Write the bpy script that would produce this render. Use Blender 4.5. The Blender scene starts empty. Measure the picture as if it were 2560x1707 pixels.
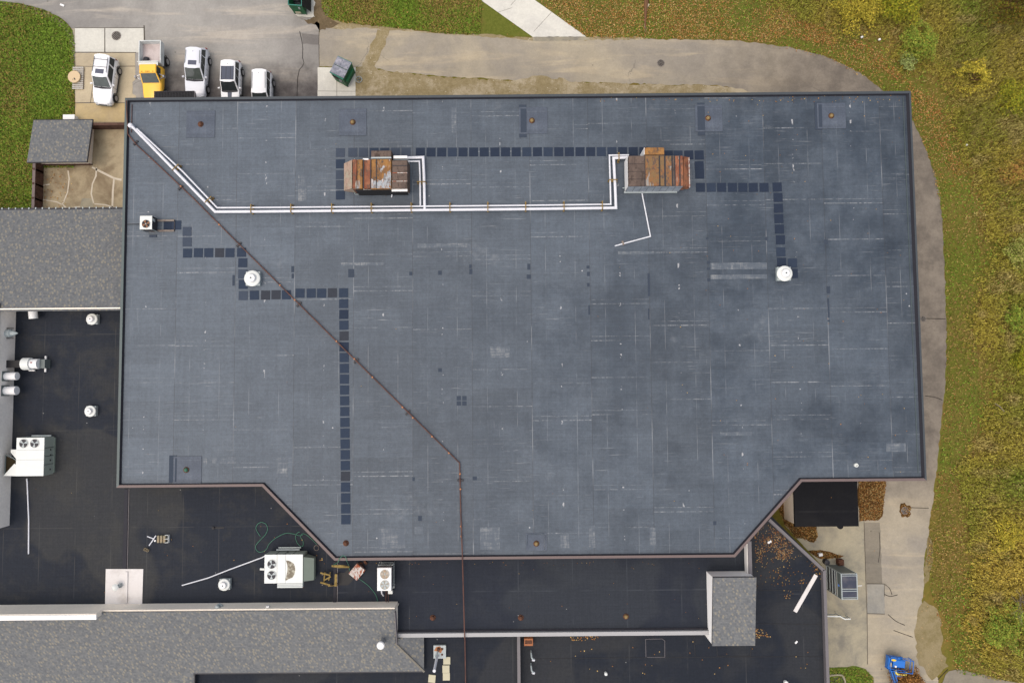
import bpy, math, random
import numpy as np
from mathutils import Vector, Matrix

# ------------------------------------------------------------------ camera, sky, sun, exposure
scene = bpy.context.scene
COL = scene.collection
CAM_H, FPX, PITCH, ROLL = 63.0, 1708.0, 3.1, -0.5
cam_data = bpy.data.cameras.new("camera")
cam = bpy.data.objects.new("camera", cam_data)
COL.objects.link(cam)
cam_data.sensor_width = 36.0
cam_data.lens = 36.0 * FPX / 2560.0
cam_data.clip_end = 2000
CAMR = Matrix.Rotation(math.radians(PITCH), 3, 'X') @ Matrix.Rotation(math.radians(ROLL), 3, 'Z')
cam.matrix_world = Matrix.Translation((0, 0, CAM_H)) @ CAMR.to_4x4()
scene.camera = cam

SUN_DIR = Vector((-0.34, -0.20, 1.0)).normalized()      # towards the bright part of the overcast sky
SUN_ELEV = math.asin(SUN_DIR.z)
SUN_AZ = math.atan2(SUN_DIR.x, SUN_DIR.y)
world = bpy.data.worlds.new("World")
scene.world = world
world.use_nodes = True
wn = world.node_tree
for n in list(wn.nodes): wn.nodes.remove(n)
sky = wn.nodes.new('ShaderNodeTexSky')
sky.sky_type = 'NISHITA'
sky.sun_disc = False
sky.sun_elevation = SUN_ELEV
sky.sun_rotation = SUN_AZ
sky.air_density = 1.0
sky.dust_density = 6.0
sky.ozone_density = 0.6
bg = wn.nodes.new('ShaderNodeBackground')
bg.inputs['Strength'].default_value = 0.10
wo = wn.nodes.new('ShaderNodeOutputWorld')
wn.links.new(sky.outputs[0], bg.inputs[0])
wn.links.new(bg.outputs[0], wo.inputs[0])

sd = bpy.data.lights.new("sun", 'SUN')
sd.energy = 1.5
sd.angle = math.radians(148)
sd.color = (1.0, 0.95, 0.89)
sun = bpy.data.objects.new("sun", sd)
COL.objects.link(sun)
sun.rotation_euler = (-SUN_DIR).to_track_quat('-Z', 'Y').to_euler()

scene.view_settings.view_transform = 'Standard'
scene.view_settings.look = 'None'
scene.view_settings.gamma = 1.0
scene.view_settings.exposure = 0.60
scene.cycles.max_bounces = 6
scene.cycles.diffuse_bounces = 3
scene.cycles.glossy_bounces = 3

random.seed(7)
RNG = np.random.default_rng(11)
K = 1.42          # how much brighter than its albedo a flat surface shows under this light

# ------------------------------------------------------------------ from photograph pixels (2560 wide) to the place
def ray(px, py):
    return CAMR @ Vector(((px - 1280.0) / FPX, -(py - 853.5) / FPX, -1.0))
def P(px, py, z=0.0):
    d = ray(px, py)
    t = (z - CAM_H) / d.z
    return Vector((d.x * t, d.y * t, z))
def P2(px, py, z=0.0):
    v = P(px, py, z); return (v.x, v.y)
def Pplane(px, py, p0, n):
    d = ray(px, py); o = Vector((0, 0, CAM_H))
    t = (p0 - o).dot(n) / d.dot(n)
    return o + d * t
def heading(dx, dy):
    """z rotation that turns local +Y to the pixel direction (dx, dy down)."""
    return math.atan2(-dx, -dy)

# ------------------------------------------------------------------ node helpers
def lin(c):
    c = c / 255.0
    return c / 12.92 if c <= 0.04045 else ((c + 0.055) / 1.055) ** 2.4
def obs(r, g, b, k=None):
    """base colour of a thing that shows as sRGB r, g, b."""
    k = k or K
    return tuple(min(0.82, lin(x) / k) for x in (r, g, b))

class NT:
    def __init__(s, name):
        s.m = bpy.data.materials.new(name); s.m.use_nodes = True
        s.t = s.m.node_tree
        for n in list(s.t.nodes): s.t.nodes.remove(n)
        s.out = s.t.nodes.new('ShaderNodeOutputMaterial')
        s.b = s.t.nodes.new('ShaderNodeBsdfPrincipled')
        s.t.links.new(s.b.outputs[0], s.out.inputs[0])
        s.tc = None
    def set(s, sock, v):
        if hasattr(v, 'links') or isinstance(v, bpy.types.NodeSocket): s.t.links.new(v, sock)
        elif isinstance(v, (tuple, list)) and len(v) == 3 and sock.type == 'RGBA': sock.default_value = (*v, 1)
        else: sock.default_value = v
    def obj(s):
        if s.tc is None: s.tc = s.t.nodes.new('ShaderNodeTexCoord')
        return s.tc.outputs['Object']
    def xyz(s, v=None):
        n = s.t.nodes.new('ShaderNodeSeparateXYZ'); s.set(n.inputs[0], v or s.obj())
        return n.outputs
    def comb(s, x, y, z=0.0):
        n = s.t.nodes.new('ShaderNodeCombineXYZ')
        s.set(n.inputs[0], x); s.set(n.inputs[1], y); s.set(n.inputs[2], z)
        return n.outputs[0]
    def math(s, op, a, b=0.0, clamp=False):
        n = s.t.nodes.new('ShaderNodeMath'); n.operation = op; n.use_clamp = clamp
        s.set(n.inputs[0], a); s.set(n.inputs[1], b)
        return n.outputs[0]
    def scale(s, v, sx, sy, sz=1.0):
        n = s.t.nodes.new('ShaderNodeVectorMath'); n.operation = 'MULTIPLY'
        s.set(n.inputs[0], v); n.inputs[1].default_value = (sx, sy, sz)
        return n.outputs[0]
    def noise(s, v=None, sc=1.0, det=3.0, rough=0.55, dist=0.0):
        n = s.t.nodes.new('ShaderNodeTexNoise'); s.set(n.inputs['Vector'], v or s.obj())
        n.inputs['Scale'].default_value = sc; n.inputs['Detail'].default_value = det
        n.inputs['Roughness'].default_value = rough; n.inputs['Distortion'].default_value = dist
        return n.outputs[0]
    def white(s, v):
        n = s.t.nodes.new('ShaderNodeTexWhiteNoise'); n.noise_dimensions = '3D'; s.set(n.inputs['Vector'], v)
        return n.outputs[0]
    def voro(s, v=None, sc=1.0, feature='F1', dims='3D'):
        n = s.t.nodes.new('ShaderNodeTexVoronoi'); n.voronoi_dimensions = dims; n.feature = feature
        s.set(n.inputs['Vector'], v or s.obj()); n.inputs['Scale'].default_value = sc
        return n.outputs
    def step(s, v, lo, hi):
        n = s.t.nodes.new('ShaderNodeMapRange'); n.interpolation_type = 'SMOOTHSTEP'
        s.set(n.inputs[0], v); n.inputs[1].default_value = lo; n.inputs[2].default_value = hi
        n.inputs[3].default_value = 0.0; n.inputs[4].default_value = 1.0
        return n.outputs[0]
    def ramp(s, v, a, b):
        n = s.t.nodes.new('ShaderNodeMapRange'); s.set(n.inputs[0], v)
        n.inputs[3].default_value = a; n.inputs[4].default_value = b
        return n.outputs[0]
    def mix(s, f, a, b, mode='MIX'):
        n = s.t.nodes.new('ShaderNodeMix'); n.data_type = 'RGBA'; n.blend_type = mode
        s.set(n.inputs[0], f); s.set(n.inputs[6], a); s.set(n.inputs[7], b)
        return n.outputs[2]
    def gain(s, c, f):
        """colour times a grey factor"""
        n = s.t.nodes.new('ShaderNodeVectorMath'); n.operation = 'SCALE'
        s.set(n.inputs[0], c); s.set(n.inputs[3], f)
        return n.outputs[0]
    def rgb(s, c):
        n = s.t.nodes.new('ShaderNodeRGB'); n.outputs[0].default_value = (*c, 1); return n.outputs[0]
    def bump(s, h, st=0.3, dist=0.05):
        n = s.t.nodes.new('ShaderNodeBump'); n.inputs['Strength'].default_value = st
        n.inputs['Distance'].default_value = dist; s.set(n.inputs['Height'], h)
        s.t.links.new(n.outputs[0], s.b.inputs['Normal'])
    def fin(s, col, rough=0.8, spec=0.3, metal=0.0):
        s.set(s.b.inputs['Base Color'], col); s.set(s.b.inputs['Roughness'], rough)
        s.b.inputs['Specular IOR Level'].default_value = spec
        s.b.inputs['Metallic'].default_value = metal
        return s.m

def plain(name, c, rough=0.7, spec=0.3, metal=0.0, var=0.12, sc=2.5, c2=None, lo=0.4, hi=0.7, det=5.0):
    """one colour with soft wear, or two colours mixed by noise"""
    t = NT(name)
    n = t.noise(sc=sc, det=det)
    col = t.rgb(c)
    if c2 is not None: col = t.mix(t.step(n, lo, hi), c, c2)
    fine = t.noise(sc=sc * 9.0, det=2.0)
    col = t.gain(col, t.ramp(t.math('MULTIPLY', t.math('ADD', n, fine), 0.5), 1.0 - 2 * var, 1.0 + 2 * var))
    return t.fin(col, rough, spec, metal)

def paint(name, c, rough=0.25):
    t = NT(name)
    n = t.noise(sc=1.7, det=4.0)
    t.b.inputs['Coat Weight'].default_value = 0.3
    t.b.inputs['Coat Roughness'].default_value = 0.08
    return t.fin(t.gain(t.rgb(c), t.ramp(n, 0.92, 1.06)), rough, 0.4)

def glass_dark(name, c=(0.022, 0.028, 0.03)):
    t = NT(name)
    n = t.noise(sc=2.2, det=3.0)
    return t.fin(t.gain(t.rgb(c), t.ramp(n, 0.5, 1.8)), 0.06, 0.5)

def rusty(name, base, rust, dark, metal_c, lo=0.42, hi=0.58, sc=1.3, bright=0.66):
    t = NT(name)
    v = t.scale(t.obj(), 1.0, 0.55, 1.0)
    a = t.noise(v, sc, 6.0, 0.65, 0.6)
    b = t.noise(v, sc * 2.7, 6.0, 0.7, 0.3)
    c = t.noise(t.scale(t.obj(), 1.0, 0.3, 1.0), sc * 1.1, 4.0, 0.6, 0.9)
    col = t.mix(t.step(a, lo, hi), base, rust)
    col = t.mix(t.step(b, 0.5, 0.62), col, dark)
    col = t.mix(t.step(c, bright, bright + 0.06), col, metal_c)
    col = t.gain(col, t.ramp(t.noise(sc=14, det=3), 0.72, 1.28))
    return t.fin(col, 0.75, 0.25)

# ------------------------------------------------------------------ mesh helpers
class MB:
    """collects pieces of ONE mesh object"""
    def __init__(s): s.v = []; s.f = []
    def add(s, vs, fs):
        o = len(s.v); s.v += [tuple(v) for v in vs]; s.f += [tuple(i + o for i in f) for f in fs]; return s
    def box(s, c, d, rz=0.0, tilt=None):
        hx, hy, hz = d[0] / 2, d[1] / 2, d[2] / 2
        m = Matrix.Rotation(rz, 3, 'Z')
        if tilt: m = m @ Matrix.Rotation(tilt[1], 3, tilt[0])
        vs = [Vector(c) + m @ Vector((x * hx, y * hy, z * hz)) for z in (-1, 1) for x, y in ((-1, -1), (1, -1), (1, 1), (-1, 1))]
        return s.add(vs, [(3, 2, 1, 0), (4, 5, 6, 7), (0, 1, 5, 4), (1, 2, 6, 5), (2, 3, 7, 6), (3, 0, 4, 7)])
    def bbox(s, c, d, rz=0.0, bev=0.03):
        """box whose top rim is bevelled"""
        hx, hy = d[0] / 2, d[1] / 2; z0, z1 = -d[2] / 2, d[2] / 2
        m = Matrix.Rotation(rz, 3, 'Z'); vs = []
        for z, k in ((z0, 0), (z1 - bev, 0), (z1, bev)):
            vs += [Vector(c) + m @ Vector((x * (hx - k), y * (hy - k), z)) for x, y in ((-1, -1), (1, -1), (1, 1), (-1, 1))]
        fs = [(3, 2, 1, 0), (8, 9, 10, 11)]
        for r in (0, 4):
            for i in range(4):
                j = (i + 1) % 4; fs.append((r + i, r + j, r + 4 + j, r + 4 + i))
        return s.add(vs, fs)
    def prism(s, poly, z0, z1):
        n = len(poly)
        area = sum(poly[i][0] * poly[(i + 1) % n][1] - poly[(i + 1) % n][0] * poly[i][1] for i in range(n))
        if area < 0: poly = poly[::-1]
        z0f = z0 if callable(z0) else (lambda x, y: z0); z1f = z1 if callable(z1) else (lambda x, y: z1)
        vs = [(x, y, z0f(x, y)) for x, y in poly] + [(x, y, z1f(x, y)) for x, y in poly]
        fs = [tuple(range(n))[::-1], tuple(range(n, 2 * n))]
        fs += [(i, (i + 1) % n, n + (i + 1) % n, n + i) for i in range(n)]
        return s.add(vs, fs)
    def sheet(s, poly, z):
        n = len(poly)
        area = sum(poly[i][0] * poly[(i + 1) % n][1] - poly[(i + 1) % n][0] * poly[i][1] for i in range(n))
        if area < 0: poly = poly[::-1]
        return s.add([(x, y, z) for x, y in poly], [tuple(range(n))])
    def quad(s, a, b, c, d): return s.add([a, b, c, d], [(0, 1, 2, 3)])
    def slab(s, pts, th):
        """thick plate under a flat polygon of 3-D points"""
        n = len(pts)
        nn = sum(((Vector(pts[i]) - Vector(pts[0])).cross(Vector(pts[(i + 1) % n]) - Vector(pts[0])) for i in range(1, n - 1)), Vector())
        if nn.z < 0: pts = pts[::-1]
        vs = [tuple(p) for p in pts] + [(p[0], p[1], p[2] - th) for p in pts]
        fs = [tuple(range(n)), tuple(range(n, 2 * n))[::-1]] + [(i, n + i, n + (i + 1) % n, (i + 1) % n) for i in range(n)]
        return s.add(vs, fs)
    def tube(s, pts, r, n=8, caps=True):
        pts = [Vector(p) for p in pts]; o = len(s.v); m = len(pts)
        for i, p in enumerate(pts):
            a = (pts[i] - pts[i - 1]).normalized() if i else None
            b = (pts[i + 1] - pts[i]).normalized() if i < m - 1 else None
            t = ((a or b) + (b or a))
            t = t.normalized() if t.length > 1e-6 else (a or b)
            up = Vector((0, 0, 1)) if abs(t.z) < 0.9 else Vector((0, 1, 0))
            x = t.cross(up).normalized(); y = x.cross(t).normalized()
            k = 1.0
            if a and b:
                c = max(0.35, math.sqrt(max(0.0, (1 + a.dot(b)) / 2))); k = 1 / c
            side = (b - a) if a and b else Vector()
            rr = r[i] if isinstance(r, (list, tuple)) else r
            for j in range(n):
                q = 2 * math.pi * j / n
                off = x * math.cos(q) * rr + y * math.sin(q) * rr
                if side.length > 1e-6:
                    sn = side.normalized(); off += sn * off.dot(sn) * (k - 1)
                s.v.append(tuple(p + off))
        for i in range(m - 1):
            for j in range(n):
                k2 = (j + 1) % n
                s.f.append((o + i * n + j, o + i * n + k2, o + (i + 1) * n + k2, o + (i + 1) * n + j))
        if caps:
            s.f.append(tuple(o + j for j in range(n))[::-1]); s.f.append(tuple(o + (m - 1) * n + j for j in range(n)))
        return s
    def lathe(s, prof, c=(0, 0, 0), n=24, axis='Z'):
        o = len(s.v); m = len(prof); c = Vector(c)
        for r, z in prof:
            for j in range(n):
                q = 2 * math.pi * j / n
                p = (r * math.cos(q), r * math.sin(q), z)
                if axis == 'X': p = (p[2], p[0], p[1])
                if axis == 'Y': p = (p[1], p[2], p[0])
                s.v.append(tuple(c + Vector(p)))
        for i in range(m - 1):
            for j in range(n):
                k = (j + 1) % n
                s.f.append((o + i * n + j, o + i * n + k, o + (i + 1) * n + k, o + (i + 1) * n + j))
        if prof[0][0] > 1e-4: s.f.append(tuple(o + j for j in range(n))[::-1])
        if prof[-1][0] > 1e-4: s.f.append(tuple(o + (m - 1) * n + j for j in range(n)))
        return s
    def loft(s, rings, caps=True):
        o = len(s.v); n = len(rings[0])
        for r in rings: s.v += [tuple(p) for p in r]
        for i in range(len(rings) - 1):
            for j in range(n):
                k = (j + 1) % n
                s.f.append((o + i * n + j, o + i * n + k, o + (i + 1) * n + k, o + (i + 1) * n + j))
        if caps:
            s.f.append(tuple(o + j for j in range(n))[::-1]); s.f.append(tuple(o + (len(rings) - 1) * n + j for j in range(n)))
        return s

def tag(o, label=None, cat=None, group=None, kind=None):
    if label: o['label'] = label
    if cat: o['category'] = cat
    if group: o['group'] = group
    if kind: o['kind'] = kind
    return o
def build(name, mb, m, parent=None, smooth=False):
    me = bpy.data.meshes.new(name)
    me.from_pydata(mb.v, [], mb.f); me.update()
    me.materials.append(m)
    if smooth:
        me.polygons.foreach_set('use_smooth', [True] * len(me.polygons))
        try: me.set_sharp_from_angle(angle=math.radians(38))
        except Exception: pass
    o = bpy.data.objects.new(name, me); COL.objects.link(o)
    if parent: o.parent = parent
    return o
def thing(name, loc, label, cat, rz=0.0, group=None):
    o = bpy.data.objects.new(name, None); COL.objects.link(o)
    o.empty_display_size = 0.3
    o.location = loc; o.rotation_euler = (0, 0, rz)
    return tag(o, label, cat, group)
def single(name, mb, m, label, cat, group=None, smooth=False, loc=None, rz=0.0):
    o = build(name, mb, m, None, smooth)
    if loc is not None: o.location = loc; o.rotation_euler = (0, 0, rz)
    return tag(o, label, cat, group)
def setting(name, mb, m, smooth=False): return tag(build(name, mb, m, None, smooth), kind='structure')
def copy_tree(o, parent=None):
    c = o.copy(); COL.objects.link(c); c.parent = parent
    for ch in list(o.children): copy_tree(ch, c)
    return c
def again(proto, loc, rz, label, group=None):
    c = copy_tree(proto); c.location = loc; c.rotation_euler = (0, 0, rz); tag(c, label, None, group); return c

def rough_poly(pts, z, jit=2.0, step=10.0, seed=1):
    """outline given in pixels, densified and slightly ragged, laid on height z"""
    r = random.Random(seed); out = []
    n = len(pts)
    for i in range(n):
        a, b = pts[i], pts[(i + 1) % n]
        L = math.hypot(b[0] - a[0], b[1] - a[1]); k = max(1, int(L / step))
        for j in range(k):
            t = j / k
            w = 0 if (j == 0) else jit
            out.append(P2(a[0] + (b[0] - a[0]) * t + r.uniform(-w, w), a[1] + (b[1] - a[1]) * t + r.uniform(-w, w), z))
    return out
def smooth_path(pts, k=6):
    """Catmull-Rom through points of any dimension"""
    pts = [tuple(p) for p in pts]; out = []
    q = [pts[0]] + pts + [pts[-1]]
    for i in range(1, len(q) - 2):
        for j in range(k):
            t = j / k
            out.append(tuple(0.5 * (2 * b + (c - a) * t + (2 * a - 5 * b + 4 * c - d) * t * t + (3 * b - a - 3 * c + d) * t ** 3)
                             for a, b, c, d in zip(q[i - 1], q[i], q[i + 1], q[i + 2])))
    out.append(pts[-1]); return out

def scatter_mesh(name, verts, faces_n, cols, m):
    """many small 4-corner faces as one mesh; cols: one colour per face"""
    nf = len(cols)
    me = bpy.data.meshes.new(name)
    me.vertices.add(nf * 4); me.loops.add(nf * 4); me.polygons.add(nf)
    me.vertices.foreach_set('co', np.ascontiguousarray(verts, dtype=np.float32).ravel())
    me.loops.foreach_set('vertex_index', np.arange(nf * 4, dtype=np.int32))
    me.polygons.foreach_set('loop_start', np.arange(0, nf * 4, 4, dtype=np.int32))
    me.polygons.foreach_set('loop_total', np.full(nf, 4, dtype=np.int32))
    at = me.color_attributes.new('leaf_colour', 'FLOAT_COLOR', 'POINT')
    c4 = np.ones((nf, 4, 4), dtype=np.float32); c4[:, :, :3] = np.asarray(cols, dtype=np.float32)[:, None, :]
    at.data.foreach_set('color', c4.ravel())
    me.update(); me.validate()
    me.materials.append(m)
    o = bpy.data.objects.new(name, me); COL.objects.link(o)
    return o
def leaf_quads(c, size, yaw, pitch, roll, ratio=0.5):
    """diamond-shaped leaves: centres c (n,3)"""
    n = len(c)
    cy, sy, cp, sp = np.cos(yaw), np.sin(yaw), np.cos(pitch), np.sin(pitch)
    d = np.stack([cy * cp, sy * cp, sp], 1)
    x = np.stack([-sy, cy, np.zeros(n)], 1)
    up = np.cross(d, x)
    x = x * np.cos(roll)[:, None] + up * np.sin(roll)[:, None]
    s = size[:, None]
    v = np.stack([c - d * s * 0.5, c + x * s * ratio * 0.5, c + d * s * 0.5, c - x * s * ratio * 0.5], 1)
    return v
def inside(poly, x, y):
    poly = np.asarray(poly); r = np.zeros(len(x), bool); j = len(poly) - 1
    for i in range(len(poly)):
        xi, yi = poly[i]; xj, yj = poly[j]
        c = ((yi > y) != (yj > y)) & (x < (xj - xi) * (y - yi) / ((yj - yi) or 1e-9) + xi)
        r ^= c; j = i
    return r
def vnoise(x, y, sc, seed):
    g = np.random.default_rng(seed).random((256, 256)); x = x * sc + 500; y = y * sc + 500
    xi, yi = np.floor(x).astype(int), np.floor(y).astype(int); fx, fy = x - xi, y - yi
    fx = fx * fx * (3 - 2 * fx); fy = fy * fy * (3 - 2 * fy)
    a, b = g[xi % 256, yi % 256], g[(xi + 1) % 256, yi % 256]; c, d = g[xi % 256, (yi + 1) % 256], g[(xi + 1) % 256, (yi + 1) % 256]
    return (a * (1 - fx) + b * fx) * (1 - fy) + (c * (1 - fx) + d * fx) * fy
# ------------------------------------------------------------------ materials
def roof_membrane(name, base, dusty, x0, y0, colw=4.92, rowh=3.05, seam=1.0, dust=1.0, weave=1.0, dark_seam=0.45):  # dusty and dust also carry the painted sheen to the west
    t = NT(name)
    X, Y, Z = t.xyz()
    u = t.math('DIVIDE', t.math('SUBTRACT', X, x0), colw)
    ci = t.math('FLOOR', u); fu = t.math('FRACT', u)
    rc = t.white(t.comb(ci, 3.7))
    v = t.math('ADD', t.math('DIVIDE', t.math('SUBTRACT', Y, y0), rowh), rc)
    ri = t.math('FLOOR', v); fv = t.math('FRACT', t.math('ADD', v, t.math('MULTIPLY', t.math('SUBTRACT', t.noise(t.scale(t.obj(), 0.8, 0.1, 1.0), 1.0, 3.0), 0.5), 0.012)))
    cell = t.white(t.comb(ci, ri, 9.0))
    # broad dust, painted sheen to the west, column tint, sheet tint
    big = t.noise(sc=0.075, det=5.0, rough=0.6)
    mid = t.noise(sc=0.5, det=5.0, rough=0.65)
    col = t.mix(t.math('MULTIPLY', t.step(t.math('ADD', t.math('MULTIPLY', big, 0.65), t.math('MULTIPLY', mid, 0.35)), 0.40, 0.62), 0.5 * dust), base, dusty)
    west_sheen = t.step(t.math('ADD', ci, t.math('MULTIPLY', rc, 1.5)), 13.0, -2.0)  # paler towards the west: the roof's gloss imitated in its colour
    col = t.mix(t.math('MULTIPLY', west_sheen, 0.75 * dust), col, dusty)  # the dusty colour doubles as that painted sheen
    col = t.gain(col, t.ramp(rc, 0.92, 1.08))
    col = t.gain(col, t.ramp(cell, 0.94, 1.06))
    half = t.white(t.comb(t.math('FLOOR', t.math('MULTIPLY', u, 4.0)), ri, 2.0))
    col = t.gain(col, t.ramp(half, 0.97, 1.03))
    # woven scrim showing through: fine lines both ways
    w1 = t.noise(t.scale(t.obj(), 4.0, 0.12, 1.0), 1.0, 5.0, 0.7)
    w2 = t.noise(t.scale(t.obj(), 0.30, 8.0, 1.0), 1.0, 3.0)
    wv = t.math('ADD', w1, w2)
    col = t.gain(col, t.ramp(t.math('MULTIPLY', wv, 0.5), 1.0 - 0.36 * weave, 1.0 + 0.36 * weave))
    fine = t.noise(sc=5.0, det=4.0, rough=0.9)
    col = t.gain(col, t.ramp(fine, 1.0 - 0.5 * weave, 1.0 + 0.5 * weave))
    col = t.gain(col, t.ramp(mid, 0.90, 1.10))
    # lap seams across each strip: pairs of broken pale lines
    dash = t.math('MULTIPLY', t.step(t.noise(t.scale(t.obj(), 3.1, 1.3, 1.0), 1.0, 5.0, 0.8), 0.38, 0.66), t.step(t.noise(t.scale(t.obj(), 0.33, 0.9, 1.0), 1.0, 3.0, 0.6), 0.34, 0.62))
    l1 = t.math('SUBTRACT', 1.0, t.step(t.math('ABSOLUTE', t.math('SUBTRACT', fv, 0.5)), 0.003, 0.022))
    l2 = t.math('SUBTRACT', 1.0, t.step(t.math('ABSOLUTE', t.math('SUBTRACT', fv, 0.615)), 0.003, 0.012))
    l2 = t.math('MULTIPLY', l2, t.math('GREATER_THAN', t.white(t.comb(ri, ci, 4.0)), 0.35))
    lap = t.math('MULTIPLY', t.math('ADD', l1, t.math('MULTIPLY', l2, 0.8)), dash)
    lap = t.math('MULTIPLY', lap, t.step(t.white(t.comb(ci, ri, 5.0)), 0.05, 0.8))
    # short scratches along the strips
    sn = t.noise(t.scale(t.obj(), 0.45, 11.0, 1.0), 1.0, 3.0, 0.6)
    sm = t.step(t.noise(sc=0.22, det=3.0), 0.48, 0.66)
    scr = t.math('MULTIPLY', t.step(sn, 0.61, 0.72), sm)
    sn3 = t.noise(t.scale(t.obj(), 0.9, 26.0, 1.0), 1.0, 3.0, 0.6)
    sm3 = t.step(t.noise(t.scale(t.obj(), 0.5, 0.35, 1.0), 1.0, 3.0), 0.5, 0.62)
    scr = t.math('ADD', scr, t.math('MULTIPLY', t.math('MULTIPLY', t.step(sn3, 0.60, 0.74), sm3), 0.7))
    sn2 = t.noise(t.scale(t.obj(), 11.0, 0.5, 1.0), 1.0, 3.0, 0.6)
    sm2 = t.step(t.noise(t.scale(t.obj(), 1, 1, 1), 0.3, 2.0), 0.58, 0.7)
    scr = t.math('ADD', scr, t.math('MULTIPLY', t.math('MULTIPLY', t.step(sn2, 0.62, 0.74), sm2), 0.6))
    # white bird-lime specks, many of them on the middle of a strip
    vo = t.voro(sc=0.8)
    sp = t.math('LESS_THAN', vo[0], 0.05)
    sp = t.math('MULTIPLY', sp, t.math('GREATER_THAN', t.white(vo[1]), 0.86))
    midl = t.math('SUBTRACT', 1.0, t.step(t.math('ABSOLUTE', t.math('SUBTRACT', fu, 0.5)), 0.008, 0.02))
    blot = t.step(t.noise(t.scale(t.obj(), 2.0, 2.2, 1.0), 1.0, 2.0), 0.64, 0.7)
    sp = t.math('ADD', sp, t.math('MULTIPLY', midl, blot), True)
    # powdery drifts
    pw = t.math('MULTIPLY', t.step(t.noise(sc=0.16, det=6.0, rough=0.7), 0.6, 0.78), t.step(t.noise(sc=1.6, det=4.0), 0.4, 0.65))
    pale = t.mix(0.25, (0.42, 0.43, 0.43), dusty)
    col = t.mix(t.math('MULTIPLY', lap, 0.62 * seam, True), col, pale)
    col = t.mix(t.math('MULTIPLY', scr, 0.34 * dust, True), col, pale)
    col = t.mix(t.math('MULTIPLY', pw, 0.22 * dust, True), col, pale)
    col = t.mix(t.math('MULTIPLY', sp, 0.55 * dust, True), col, (0.5, 0.5, 0.5))
    # long seams between strips, some dark, some pale, brown grit in places
    ed = t.math('SUBTRACT', 0.5, t.math('ABSOLUTE', t.math('SUBTRACT', fu, 0.5)))
    ln = t.math('SUBTRACT', 1.0, t.step(ed, 0.002, 0.010))
    nb = t.math('ROUND', u)
    dk = t.step(t.noise(t.comb(t.math('MULTIPLY', nb, 17.3), t.math('MULTIPLY', Y, 0.16), 0.0), 1.0, 3.0), 0.36, 0.50)
    scol = t.mix(dk, pale, t.mix(0.35, (0.03, 0.024, 0.018), base))
    seamf = t.math('MULTIPLY', ln, t.ramp(t.noise(t.scale(t.obj(), 0.2, 1.6, 1.0), 1.0, 3.0), 0.0, 1.0), True)
    col = t.mix(t.math('MULTIPLY', seamf, 0.75 * seam, True), col, scol)
    lnh = t.math('SUBTRACT', 1.0, t.step(t.math('ABSOLUTE', t.math('SUBTRACT', t.math('FRACT', t.math('MULTIPLY', u, 2.0)), 0.5)), 0.004, 0.014))
    lnh = t.math('MULTIPLY', lnh, t.step(t.noise(t.scale(t.obj(), 0.15, 0.5, 1.0), 1.0, 2.0), 0.45, 0.7))
    col = t.mix(t.math('MULTIPLY', lnh, 0.28 * seam, True), col, pale)
    t.bump(mid, 0.08, 0.05)
    rough = t.ramp(big, 0.52, 0.66)
    return t.fin(col, rough, 0.35)

def black_roof(name, base, stain, x0, y0, colw=3.05, k_stain=0.5):
    t = NT(name)
    X, Y, Z = t.xyz()
    a = t.noise(sc=0.22, det=6.0, rough=0.65, dist=0.5)
    b = t.noise(sc=0.9, det=6.0, rough=0.7)
    col = t.mix(t.math('MULTIPLY', t.step(t.math('ADD', t.math('MULTIPLY', a, 0.6), t.math('MULTIPLY', b, 0.4)), 0.47, 0.62), k_stain), base, stain)
    # old puddle marks: pools with a soft rim
    pud = t.noise(sc=0.13, det=1.5, rough=0.4)
    rim = t.math('SUBTRACT', 1.0, t.step(t.math('ABSOLUTE', t.math('SUBTRACT', pud, 0.56)), 0.0, 0.02))
    col = t.mix(t.math('MULTIPLY', t.step(pud, 0.555, 0.575), 0.45), col, t.gain(t.rgb(stain), 1.15))
    col = t.mix(t.math('MULTIPLY', rim, 0.25), col, stain)
    wv = t.math('ADD', t.noise(t.scale(t.obj(), 8.0, 0.3, 1.0), 1.0, 2.0), t.noise(t.scale(t.obj(), 0.3, 8.0, 1.0), 1.0, 2.0))
    col = t.gain(col, t.ramp(t.math('MULTIPLY', wv, 0.5), 0.72, 1.28))
    col = t.gain(col, t.ramp(t.noise(sc=5.0, det=4.0, rough=0.9), 0.55, 1.45))
    fu = t.math('FRACT', t.math('DIVIDE', t.math('SUBTRACT', X, x0), colw))
    fv = t.math('FRACT', t.math('DIVIDE', t.math('SUBTRACT', Y, y0), colw * 2.7))
    ln = t.math('SUBTRACT', 1.0, t.step(t.math('ABSOLUTE', t.math('SUBTRACT', fu, 0.5)), 0.004, 0.013))
    lv = t.math('SUBTRACT', 1.0, t.step(t.math('ABSOLUTE', t.math('SUBTRACT', fv, 0.5)), 0.002, 0.005))
    s = t.math('MULTIPLY', t.math('ADD', ln, lv, True), t.step(t.noise(t.scale(t.obj(), 0.4, 0.4, 1.0), 1.0, 3.0), 0.4, 0.62))
    col = t.mix(t.math('MULTIPLY', s, 0.45), col, t.gain(t.rgb(stain), 1.9))
    vo = t.voro(sc=1.1)
    sp = t.math('MULTIPLY', t.math('LESS_THAN', vo[0], 0.05), t.math('GREATER_THAN', t.white(vo[1]), 0.8))
    col = t.mix(t.math('MULTIPLY', sp, 0.4), col, (0.4, 0.4, 0.38))
    return t.fin(col, 0.7, 0.12)

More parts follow.
